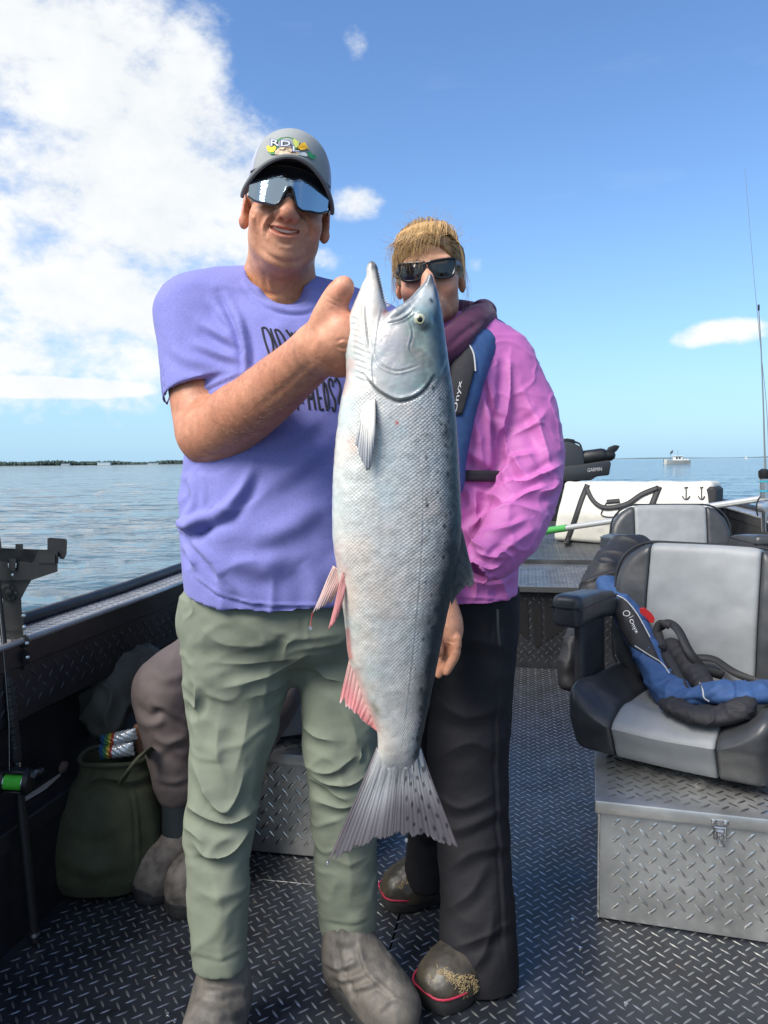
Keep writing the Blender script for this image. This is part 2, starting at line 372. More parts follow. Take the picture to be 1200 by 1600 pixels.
# ------------------------------------------------------------------ materials
def new_mat(name):
    m = bpy.data.materials.new(name); m.use_nodes = True; nt = m.node_tree; return m, nt, nt.nodes['Principled BSDF']
MATS = {}
def mat(name, col, rough=.6, metal=0., spec=.5, var=0., vscale=20, vcol=None, bump=0., bscale=60, bdist=.002, rvar=0., attr=False, detail=6, stretch=(1, 1, 1), sss=0., trans=0., coat=0., sheen=0.):
    if name in MATS: return MATS[name]
    m, nt, b = new_mat(name); N, L = nt.nodes, nt.links
    b.inputs['Roughness'].default_value = rough; b.inputs['Metallic'].default_value = metal; b.inputs['Specular IOR Level'].default_value = spec
    if coat: b.inputs['Coat Weight'].default_value = coat; b.inputs['Coat Roughness'].default_value = .15
    if sheen: b.inputs['Sheen Weight'].default_value = sheen; b.inputs['Sheen Roughness'].default_value = .4
    if sss: b.inputs['Subsurface Weight'].default_value = sss; b.inputs['Subsurface Radius'].default_value = (1, .35, .2); b.inputs['Subsurface Scale'].default_value = .006
    tc = N.new('ShaderNodeTexCoord'); mp = N.new('ShaderNodeMapping'); L.new(tc.outputs['Object'], mp.inputs[0]); mp.inputs['Scale'].default_value = stretch
    def noise(sc, det=detail):
        t = N.new('ShaderNodeTexNoise'); t.inputs['Scale'].default_value = sc; t.inputs['Detail'].default_value = det; t.inputs['Roughness'].default_value = .62; L.new(mp.outputs[0], t.inputs['Vector']); return t.outputs['Fac']
    src = None
    if attr:
        a = N.new('ShaderNodeAttribute'); a.attribute_name = 'tint'; src = a.outputs['Color']
    c1 = tuple(col)+(1,)
    if var:
        mr = N.new('ShaderNodeMapRange'); mr.inputs[1].default_value = .32; mr.inputs[2].default_value = .68; L.new(noise(vscale), mr.inputs[0])
        if attr or vcol is None:
            mx = N.new('ShaderNodeMix'); mx.data_type = 'RGBA'; mx.blend_type = 'MULTIPLY'; mx.inputs[0].default_value = 1.0
            g = N.new('ShaderNodeMapRange'); L.new(mr.outputs[0], g.inputs[0]); g.inputs[3].default_value = 1-var; g.inputs[4].default_value = 1+var
            if src is None: mx.inputs[6].default_value = c1
            else: L.new(src, mx.inputs[6])
            L.new(g.outputs[0], mx.inputs[7]); src = mx.outputs[2]
        else:
            mx = N.new('ShaderNodeMix'); mx.data_type = 'RGBA'; mu = N.new('ShaderNodeMath'); mu.operation = 'MULTIPLY'; mu.inputs[1].default_value = var; L.new(mr.outputs[0], mu.inputs[0]); L.new(mu.outputs[0], mx.inputs[0])
            mx.inputs[6].default_value = c1; mx.inputs[7].default_value = tuple(vcol)+(1,); src = mx.outputs[2]
    if src is None: b.inputs['Base Color'].default_value = c1
    else: L.new(src, b.inputs['Base Color'])
    if rvar:
        r = N.new('ShaderNodeMapRange'); L.new(noise(vscale*1.7), r.inputs[0]); r.inputs[1].default_value = .3; r.inputs[2].default_value = .7; r.inputs[3].default_value = max(rough-rvar, .03); r.inputs[4].default_value = min(rough+rvar, 1); L.new(r.outputs[0], b.inputs['Roughness'])
    if bump:
        bp = N.new('ShaderNodeBump'); bp.inputs['Strength'].default_value = bump; bp.inputs['Distance'].default_value = bdist; L.new(noise(bscale), bp.inputs['Height']); L.new(bp.outputs[0], b.inputs['Normal'])
    if trans: b.inputs['Transmission Weight'].default_value = trans
    MATS[name] = m; return m

def text2d(s, size=1.0):            # lettering as flat polygons, origin at its lower left corner
    cu = bpy.data.curves.new('t', 'FONT'); cu.body = s; cu.size = size; cu.resolution_u = 3
    ob = bpy.data.objects.new('t', cu); me = bpy.data.meshes.new_from_object(ob)
    V = np.array([v.co[:2] for v in me.vertices]); F = [tuple(p.vertices) for p in me.polygons]
    bpy.data.objects.remove(ob); bpy.data.meshes.remove(me); V = V-V.min(0); return V, F
def put_text(name, s, origin, right, up, height, mat_, parent, width=None, lift=0.0, bend=None):
    V, F = text2d(s); e = V.max(0); V = V*height/e[1]
    if width: V[:, 0] *= width/V[:, 0].max()
    right = np.asarray(right, float); right /= np.linalg.norm(right); up = np.asarray(up, float); up /= np.linalg.norm(up); nn = np.cross(right, up)
    P = np.asarray(origin)+V[:, :1]*right+V[:, 1:]*up+nn*lift
    if bend is not None: P = bend(P)
    return add(name, P, F, mat_, parent, False)
def bvh_of(o):
    b = WLOC[o.name]; me = o.data
    V = [Vector(tuple(np.array(v.co)+b)) for v in me.vertices]
    return BVHTree.FromPolygons(V, [tuple(p.vertices) for p in me.polygons])
def drape(P, bvh, lift=.0006, back=.3):       # lay points on a surface, along the line of sight from the front
    out = []
    o = np.array([0, 0, CAMZ])
    for p in P:
        d = p-o; d /= np.linalg.norm(d); h = bvh.ray_cast(Vector(tuple(p-d*back)), Vector(tuple(d)), back*2.5)
        out.append(np.array(h[0])-d*lift if h[0] is not None else p)
    return np.array(out)
# ================================================================== SETTING
YAW = 11.0; CY, SY = math.cos(rad(YAW)), math.sin(rad(YAW))
def B2W(p): return np.array([p[0]*CY+p[1]*SY, -p[0]*SY+p[1]*CY, p[2]])
def W2B(p): return np.array([p[0]*CY-p[1]*SY, p[0]*SY+p[1]*CY, p[2]])
BX, BY, BZ = B2W((1, 0, 0)), B2W((0, 1, 0)), np.array([0, 0, 1.])
def hit(u, v, p0, n):
    d = ray(u, v); c = np.array([0, 0, CAMZ]); t = ((np.asarray(p0)-c)@n)/(d@n); return c+d*t

# ---- water
def water():
    rs = np.concatenate([np.geomspace(1.2, 60, 330), np.geomspace(62, 9000, 90)]); na = 620
    a = np.linspace(0, 2*math.pi, na, endpoint=False)
    # denser where the picture looks
    a = np.concatenate([np.linspace(-rad(62), rad(62), 760), np.linspace(rad(63), rad(297), 120)]); na = len(a)
    R, A = np.meshgrid(rs, a, indexing='ij'); X = R*np.sin(A); Y = R*np.cos(A); Z = np.zeros_like(X)
    P = np.stack([X, Y, np.zeros_like(X)], -1)
    wx = X*.86+Y*.5; wy = -X*.5+Y*.86
    def w(sx, sy, amp, seed, fade):
        q = np.stack([wx*sx, wy*sy, np.full_like(X, seed*3.7)], -1); n = vnoise(q, seed)
        return amp*(1-np.abs(n)*1.6)*np.exp(-R/fade)
    Z += w(.30, .70, .065, 1, 300)+w(.9, 1.9, .036, 2, 110)+w(2.3, 4.2, .020, 3, 36)+w(5.5, 9, .008, 4, 12)
    V = np.stack([X, Y, Z-.30], -1).reshape(-1, 3); nr = len(rs)
    i, j = np.meshgrid(np.arange(nr-1), np.arange(na), indexing='ij'); j2 = (j+1) % na
    F = np.stack([i*na+j, (i+1)*na+j, (i+1)*na+j2, i*na+j2], -1).reshape(-1, 4)[:, ::-1]
    m, nt, b = new_mat('sea_water'); N, L = nt.nodes, nt.links
    b.inputs['Base Color'].default_value = (.058, .112, .148, 1); b.inputs['Roughness'].default_value = .06; b.inputs['IOR'].default_value = 1.333
    tc = N.new('ShaderNodeTexCoord'); prev = None
    for sc, st, d, sx in ((.30, .5, .16, .5), (1.1, .5, .06, .55), (4, .4, .016, .65)):
        mp = N.new('ShaderNodeMapping'); mp.inputs['Scale'].default_value = (sx, 1.2, 1); mp.inputs['Rotation'].default_value = (0, 0, rad(-25)); L.new(tc.outputs['Object'], mp.inputs[0])
        t = N.new('ShaderNodeTexNoise'); t.inputs['Scale'].default_value = sc; t.inputs['Detail'].default_value = 4; t.inputs['Distortion'].default_value = .5; L.new(mp.outputs[0], t.inputs['Vector'])
        bp = N.new('ShaderNodeBump'); bp.inputs['Strength'].default_value = st; bp.inputs['Distance'].default_value = d*8; L.new(t.outputs['Fac'], bp.inputs['Height'])
        if prev: L.new(prev, bp.inputs['Normal'])
        prev = bp.outputs[0]
    L.new(prev, b.inputs['Normal'])
    add('water', V, F, m, kind='structure')
water()

# ---- far shores
LANDM = mat('far_land', (.085, .115, .115), .95, var=.3, vscale=.01)
WOODM = mat('far_wood', (.038, .062, .052), .95, var=.45, vscale=.02)
def shore(u0, u1, Y, h, name):
    us = np.linspace(u0, u1, 60); V = []; F = []
    for i, u in enumerate(us):
        p = W(u, 722, Y); q = p*1.25
        e = h*(.75+.35*math.sin(i*.7)+.25*math.sin(i*.31+1))
        V += [(p[0], p[1], -.5), (p[0], p[1]+8, e*.5), (q[0]*1.0, q[1], e), (q[0], q[1]+600, -.5)]
        if i: F += [((i-1)*4+k, i*4+k, i*4+k+1, (i-1)*4+k+1) for k in range(3)]
    add(name, V, F, LANDM, kind='structure')
shore(-900, 900, 1500, 2.2, 'land'); shore(760, 2200, 5200, 12, 'land')
def wood():
    V = []; F = []
    for i in range(2600):
        u = RNG.uniform(-500, 620); Y = RNG.uniform(1520, 1640); p = W(u, 722, Y); h = RNG.uniform(5.5, 9.5)*(1+.22*math.sin(u*.021)+.15*math.sin(u*.07+2)); r = RNG.uniform(2.4, 5.2)
        z0 = RNG.uniform(.2, .8); b = len(V); k = 6; a0 = RNG.uniform(0, 1)
        for zz, rr in ((z0, .6), (z0+h*.35, 1.0), (z0+h*.72, .72)):
            for q in range(k): t = a0+2*math.pi*q/k; s = r*rr*RNG.uniform(.75, 1.25); V.append((p[0]+s*math.cos(t), p[1]+s*math.sin(t), zz))
        V.append((p[0], p[1], z0+h))
        for l in range(2):
            for q in range(k): F.append((b+l*k+q, b+l*k+(q+1) % k, b+(l+1)*k+(q+1) % k, b+(l+1)*k+q))
        F += [(b+2*k+q, b+2*k+(q+1) % k, b+3*k) for q in range(k)]
    add('shore_wood', V, F, WOODM, smooth=False, kind='stuff')
wood()
WHITE_B = mat('far_white_paint', (.42, .50, .54), .8); ROOF_B = mat('far_roof', (.20, .27, .33), .8)
for (u, w_, h_, lab) in ((163, 26, 6.5, 'pale blue waterfront shed, tallest of the far shore buildings left of the man'), (103, 17, 3.6, 'long low white building by the far shore, left of the pale blue shed'), (240, 22, 3.2, 'low pale building on the far shore close beside the man')):
    p = W(u, 724, 1508); p[2] = .4
    t = thing('waterfront_building', lab, 'building', p, 'buildings on the far shore')
    MB().box(p+[0, 0, h_*.35], (w_, 7, h_*.7)).build('wall', WHITE_B, t, False)
    MB().prism([p+[-w_/2-.5, -4, h_*.7], p+[w_/2+.5, -4, h_*.7], p+[w_/2+.5, 4, h_*.7], p+[-w_/2-.5, 4, h_*.7]][:4], (0, 0, h_*.3)).build('roof', ROOF_B, t, False)

def far_boat():
    p = W(1057, 725, 190); p[2] = -.3; k = 190/FPX
    t = thing('cabin_boat', 'small pale cabin cruiser out on the blue water near the horizon', 'boat', p)
    hm = mat('far_boat_hull', (.45, .45, .42), .5); wm = mat('far_boat_white', (.62, .62, .60), .5); gm = mat('far_glass', (.04, .06, .07), .1)
    secs = []
    for s, hw, z1 in ((-20, .2, 9), (-17, 1.1, 8.2), (-5, 1.25, 7), (10, 1.25, 6.4), (20, 1.1, 6.6)):
        x = p[0]+s*k; secs.append([(x, p[1]-hw*.6, p[2]-.2), (x, p[1]-hw, p[2]+z1*k*.9), (x, p[1]+hw, p[2]+z1*k*.9), (x, p[1]+hw*.6, p[2]-.2)])
    MB().grid(secs, True).put([secs[-1][i] for i in range(4)], [(0, 1, 2, 3)]).build('hull', hm, t, False)
    def bx(u0, u1, v0, v1, d, n, m_): MB().box(p+[(u0+u1)/2*k, 0, (v0+v1)/2*k], ((u1-u0)*k, d, (v1-v0)*k), .05).build(n, m_, t, False)
    bx(-4, 8, 5.5, 12.2, 1.7, 'cabin', wm); bx(-5.2, 9, 12.2, 13.2, 2.0, 'roof', wm); bx(9, 17, 6, 8.2, 1.9, 'cockpit_side', wm)
    for u0, u1 in ((-3.2, 0), (1.2, 4.4)): bx(u0, u1, 8.2, 11.4, 1.76, 'window', gm)
    MB().tube([p+[2*k, 0, 13*k], p+[1.4*k, 0, 22*k]], .035, 5).build('mast', gm, t)
    MB().tube([p+[-9*k, .3, 7*k], p+[-7.4*k, .3, 21*k]], .04, 5).build('flag_pole', gm, t)
    G = [[p+[(-9.6+a*2.2+b*.6)*k, .3+.1*math.sin(a*2), (15+b*4.6+a*1.6)*k] for a in range(3)] for b in range(2)]
    V, F = solid_sheet(G, .02); add('flag', V, F, mat('far_flag', (.08, .09, .11), .9), t)
    q = W(1165, 716.5, 900); q[2] = -.3
    t = thing('sail_boat', 'tiny white sailing boat on the horizon near the right edge', 'boat', q)
    MB().prism([q+[-2.2, -.6, 0], q+[2.2, -.6, 0], q+[2.8, -.6, .9], q+[-2.6, -.6, .9]], (0, 1.2, 0)).build('hull', wm, t, False)
    MB().prism([q+[-.2, 0, 1], q+[1.8, 0, 1.2], q+[-.2, .1, 5.5]], (0, .06, 0)).build('sail', wm, t, False)
far_boat()

# ================================================================== THE FISHING BOAT
BLK = mat('black_paint', (.012, .013, .016), .42, var=.35, vscale=9, bump=.06, bscale=300, bdist=.0005, rvar=.12)
FLOORM = mat('floor_black_plate', (.017, .020, .026), .36, var=.5, vscale=7, bump=.12, bscale=500, bdist=.0004, rvar=.12, spec=.55)
FLOORN = mat('floor_black_plate_neutral', (.030, .030, .031), .42, var=.5, vscale=7, bump=.12, bscale=500, bdist=.0004, rvar=.1, spec=.5)  # slightly paler and less blue than the other floor panels
BARM = mat('worn_tread_bars', (.42, .42, .41), .34, metal=.85, var=.45, vscale=30)
BARD = mat('dark_tread_bars', (.045, .05, .058), .36, metal=.3, var=.4, vscale=30)
ALU = mat('raw_aluminium', (.50, .50, .485), .42, metal=.8, var=.28, vscale=6, bump=.15, bscale=160, bdist=.0005, rvar=.12)
ALUB = mat('bright_aluminium_bars', (.62, .61, .59), .26, metal=.95, var=.2, vscale=30)
GREYP = mat('grey_worn_plate', (.16, .165, .17), .34, metal=.55, var=.3, vscale=8, rvar=.1)
GUNW = mat('silver_gunwale_plate', (.34, .345, .35), .36, metal=.6, var=.25, vscale=8, rvar=.1)
RUB = mat('black_rubber', (.02, .02, .021), .6)
STEEL = mat('bright_steel', (.62, .62, .62), .2, metal=1.)

TB = np.array([[.5, 0, 0], [.2, .5, 0], [-.2, .5, 0], [-.5, 0, 0], [-.2, -.5, 0], [.2, -.5, 0], [.26, 0, 1], [-.26, 0, 1]])
TF = np.array([[0, 1, 6], [1, 2, 7], [1, 7, 6], [2, 3, 7], [3, 4, 7], [4, 5, 6], [4, 6, 7], [5, 0, 6]])
def tread(name, O, U, Vv, w, h, mt, parent, a=.0212, L=.031, wd=.0058, ht=.0014, keep=None, ang=45):
    O, U, Vv = (np.asarray(q, float) for q in (O, U, Vv)); U = U/np.linalg.norm(U); Vv = Vv/np.linalg.norm(Vv); Nn = np.cross(U, Vv)
    a = a*1.30; n_ = int((w+h)/a)+2      # basket lattice turned 45 degrees: each bar points at the middle of its neighbour
    i, j = np.meshgrid(np.arange(-n_, n_), np.arange(-n_, n_), indexing='ij'); i = i.ravel(); j = j.ravel()
    gx = (i-j)*a*.70711+.01; gy = (i+j)*a*.70711+.008; ok = (gx > L*.36) & (gx < w-L*.36) & (gy > L*.36) & (gy < h-L*.36); i, j, gx, gy = i[ok], j[ok], gx[ok], gy[ok]
    C = O+gx[:, None]*U+gy[:, None]*Vv; par = ((i+j).astype(int) % 2)
    if keep is not None: k = keep(C); C = C[k]; par = par[k]
    t = np.where(par == 1, rad(ang), rad(ang-90)); c, s = np.cos(t)[:, None, None], np.sin(t)[:, None, None]
    jit = RNG.uniform(.88, 1.08, (len(C), 1)); lx = (TB[None, :, 0]*L*jit)[..., None]; ly = np.broadcast_to(TB[None, :, 1]*wd, lx.shape[:2])[..., None]; lz = np.broadcast_to(TB[None, :, 2]*ht, lx.shape[:2])[..., None]
    P = C[:, None, :]+(lx*c-ly*s)*U+(lx*s+ly*c)*Vv+(lz+.0002)*Nn
    F = (TF[None]+8*np.arange(len(C))[:, None, None]).reshape(-1, 3)
    return add(name, P.reshape(-1, 3), F, mt, parent, False, kind='stuff')

boat = thing('fishing_boat', 'black aluminium fishing boat with diamond plate floor the people stand in', 'boat', (0, 0, 0))
XC = .10
def hwid(Y): return 1.475 if Y < 5 else 1.475*math.sqrt(max(1-((Y-5)/3.4)**2.2, .0004))
def gz(Y): return .76+.020*max(Y-2.3, 0)**1.1
YS = list(np.arange(-1.6, 5.01, .3))+list(np.linspace(5.2, 8.3998, 18))
def sweep(name, side, sec, m_, smooth=30):   # sec(Y) -> [(d inward, z)]
    G = [[B2W((XC+side*(hwid(Y)-d*min(1, hwid(Y)/.4)), Y, z)) for d, z in sec(Y)] for Y in YS]
    if side > 0: G = [g[::-1] for g in G]
    mb = MB().grid(G); return mb.build(name, m_, boat, smooth)
# floor
def floor():
    def panel(x0, x1, y0, y1, m_, z=0.0):
        MB(B2W).box(((x0+x1)/2, (y0+y1)/2, z-.006), (x1-x0-.004, y1-y0-.004, .012), .0012).build('floor_panel', m_, boat, False)
    xs = [-1.262, -.33, .62, 1.44]
    for i in range(3):
        panel(xs[i], xs[i+1], 1.95 if i != 1 else 1.3, 4.3, FLOORM); panel(xs[i], xs[i+1], -1.6, 1.95 if i != 1 else 1.3, FLOORN if i == 2 else FLOORM)
    MB(B2W).box((XC, 1.3, -.04), (2.8, 6, .03)).build('underfloor', RUB, boat, False)
    tread('tread_bars', B2W((-1.25, .75, 0)), BX, BY, 2.68, 3.54, BARM, boat, wd=.0050)
    mb = MB()
    for i in range(90):
        p = B2W((RNG.uniform(-1.1, 1.2), RNG.uniform(1.2, 2.9), .0012)); d = RNG.normal(0, 1, 3)*[1, 1, .05]; d /= np.linalg.norm(d); l = RNG.uniform(.0015, .008); mb.tube([p, p+d*l], [RNG.uniform(.0006, .0014), .0004], 4)
    mb.build('deck_debris', mat('deck_debris', (.30, .22, .14), .9, var=.5, vscale=20), boat, kind='stuff')
    for u, v in ((262, 1584), (274, 1594), (712, 1508), (978, 1569), (895, 1437), (907, 1482)):
        p = FL(u, v); MB().lathe([(.0055, 0), (.005, .0022), (.002, .0026), (.0015, .0012)], p, n=10).build('screw', STEEL, boat)
floor()
def sides():
    for sd in (-1, 1):
        sweep('hull_side', sd, lambda Y: [(.30, -.62), (.10, -.2), (.0, gz(Y)-.03), (.004, gz(Y)-.004)], BLK)
        sweep('gunwale', sd, lambda Y: [(.004, gz(Y)-.004), (.004, gz(Y)), (.118, gz(Y)), (.118, gz(Y)-.006)], GUNW, 20)
        sweep('side_panel', sd, lambda Y: [(.118, gz(Y)-.006), (.118, gz(Y)-.066), (.112, gz(Y)-.07), (.112, gz(Y)-.205), (.10, gz(Y)-.215), (.02, gz(Y)-.215), (.012, gz(Y)-.22), (.012, .305)], BLK, 20)
        sweep('side_ledge', sd, lambda Y: [(.012, .30), (.118, .30), (.122, .296), (.122, .25), (.114, .246), (.114, -.02)], BLK, 20)
        rail = [B2W((XC+sd*hwid(Y), Y, gz(Y)+.014)) for Y in YS]; MB().tube(rail, .019, 10).build('rub_rail', BLK, boat)
        lip = [B2W((XC+sd*(hwid(Y)-.12*min(1, hwid(Y)/.4)), Y, gz(Y)-.003)) for Y in YS]; MB().tube(lip, .0085, 8).build('lip_rail', GUNW, boat)
    x0 = XC-1.475
    for ya, yb in ((-.4, 2.3), (2.3, 4.2)):
        a = np.array([x0+.022, ya, gz(ya)+.0006]); b = np.array([x0+.022, yb, gz(yb)+.0006]); tread('tread_bars', B2W(a), BX, B2W(b)-B2W(a), .09, np.linalg.norm(b-a), ALUB, boat, a=.018, L=.025, wd=.006)
    tread('tread_bars', B2W((x0+.1125, 0, .56)), BY, BZ, 3.4, .125, BARD, boat, a=.026, L=.034, wd=.007, ht=.002)
sides()
MB(B2W).box((XC, 8.385, .28), (.62, .05, 1.24), .01).build('stem_post', BLK, boat, False)
# bow deck with its hatch step
def bow():
    yf = 4.3; zt = .47; xl, xr = -1.30, 1.46
    MB(B2W).box(((xl+xr)/2, yf+.01, zt/2-.001), (xr-xl, .02, zt)).build('step_riser', BLK, boat, False)
    tread('tread_bars', B2W((-.4, yf, .01)), BX, BZ, 1.9, zt-.02, BARD, boat, a=.026, L=.034, wd=.007, ht=.0016)
    p0 = B2W((0, yf-.002, 0)); n = BY
    DEC = mat('black_decal', (.004, .004, .005), .5)
    for poly in ([(804, 938), (824, 938), (826.5, 1000), (813, 990), (804, 976)], [(831, 945), (838, 940), (846, 945), (846.5, 1004), (839, 1013), (834, 1006)], [(851, 938), (884, 938), (884, 978), (866, 994), (853, 1001)]):
        P = [hit(u, v, p0, n) for u, v in poly]; MB().prism(P, -BY*.003).build('vent_slot', DEC, boat, False)
    G = lambda x0, x1, y0, y1, z0, z1, t: [B2W(q) for q in ((x0, y0, z0), (x1, y0, z0), (x1, y1, z1), (x0, y1, z1))]
    lid = MB(); c = G(-1.25, .72, yf-.03, 5.0, .478, .508, 0); lid.prism(c, (0, 0, -.03)); lid.build('hatch_lid', GREYP, boat, False)
    c2 = G(.726, 1.42, yf-.03, 5.0, .478, .508, 0); MB().prism(c2, (0, 0, -.03)).build('hatch_lid', GREYP, boat, False)
    ed = mat('lid_edge', (.05, .052, .055), .4)
    MB(B2W).box(((-1.25+.72)/2, yf-.036, .463), (1.97, .012, .034), .003).build('lid_edge', ed, boat, False)
    nv = B2W((0, 5.0-yf+.03, .03)); tread('tread_bars', B2W((-.6, yf-.02, .479)), BX, nv, 1.3, .7, GREYP, boat, a=.024, L=.030, wd=.008, ht=.002)
    ys = [5.03]+list(np.linspace(5.3, 8.2, 12)); V = []; F = []
    for i, Y in enumerate(ys):
        h_ = max(hwid(Y)-.1, .03); V += [B2W((XC-h_, Y, .535)), B2W((XC+h_, Y, .535))]
        if i: F.append((2*i-2, 2*i-1, 2*i+1, 2*i))
    V += [B2W((-1.25, 5.03, .49)), B2W((1.42, 5.03, .49))]; F.append((len(V)-2, len(V)-1, 1, 0))
    add('bow_deck', V, F, mat('bow_deck_paint', (.06, .064, .068), .42, metal=.2, var=.4, vscale=6, rvar=.12), boat, False)
    tread('tread_bars', B2W((-.3, 5.06, .5355)), BX, BY, 1.6, 1.3, mat('deck_bars', (.12, .125, .13), .35, metal=.5), boat, a=.026, L=.032, wd=.008, ht=.002)
bow()

# ---- aluminium boxes under the seats
def storage_box(fl, fr, depth, h, label, grp, uu=None):
    fl, fr = np.asarray(fl, float), np.asarray(fr, float); U = fr-fl; w = np.linalg.norm(U); U /= w; Bk = np.array([-U[1], U[0], 0]); Z = BZ
    R = np.stack([U, Bk, Z], 1); c = (fl+fr)/2+Bk*depth/2
    t = thing('storage_box', label, 'box', c, grp)
    hl = .035
    MB().box(c+Z*(h-hl)/2+Z*.0015, (w, depth, h-hl-.003), .003, R).build('body', ALU, t, False)
    MB().box(c+Z*(h-hl/2)-Bk*.004, (w+.024, depth+.022, hl), .005, R, 2).build('lid', ALU, t, 30)
    f0 = fl-Bk*.0004; tread('tread_bars', f0+U*.01+Z*.012, U, Z, w-.02, h-hl-.018, ALUB, t, a=.0245, L=.036, wd=.0078, ht=.002)
    f0 = fl-Bk*.0155+U*-.01; tread('tread_bars', f0+Z*(h-hl+.002), U, Z, w+.02, hl-.004, ALUB, t, a=.0245, L=.032, wd=.0078, ht=.002)
    tread('tread_bars', fl-Bk*.008+Z*(h+.0003), U, Bk, w, depth-.02, ALUB, t, a=.0245, L=.036, wd=.0078, ht=.002)
    s0 = fl-U*.0005; tread('tread_bars', s0+Bk*.01+Z*.012+Bk*(depth-.02), -Bk, Z, depth-.02, h-hl-.018, ALUB, t)
    # corner weld strip and draw latch
    MB().box(fl-U*.001+Z*(h-hl)/2+Bk*.002, (.007, .007, h-hl-.006), .001, R).build('corner_bead', ALUB, t, False)
    lo = fl+U*(uu or w*.55)-Bk*.016+Z*(h-hl)
    la = MB().box(lo+Z*.014, (.040, .004, .014), .001, R).box(lo-Z*.012-Bk*.003, (.030, .008, .034), .002, R).box(lo-Z*.014-Bk*.008, (.018, .006, .022), .002, R)
    lat = la.build('latch', STEEL, t, False); WLOC[lat.name] = WLOC[t.name]
    for s in (-1, 1): MB().lathe([(.006, 0), (.005, .003), (.002, .004)], lo+Z*.016+U*.014*s-Bk*.002, -Bk, 10).build('rivet', STEEL, lat)
    MB().tube([lo-Bk*.012-Z*.006+U*.013*math.sin(a)*.5+Z*.014*math.cos(a)-Z*.02 for a in np.linspace(0, 2*math.pi, 14)][:-1], .002, 6, closed=True).build('lock_ring', STEEL, lat)
    return t
_fl = FL(935, 1436); _fr = FL(1200, 1476); _u = (_fr-_fl)/np.linalg.norm(_fr-_fl)
storage_box(_fl, _fl+_u*.64, .56, .325, 'raw diamond plate aluminium box with a latch under the front right seat', 'aluminium seat boxes', .285)
_gl = FL(398, 1332); _gr = FL(480, 1341); _gu = BX
storage_box(_gl-_gu*.19, _gl+_gu*.36, .5, .325, 'diamond plate box on the floor seen between the legs of the man holding the salmon', 'aluminium seat boxes', .08)
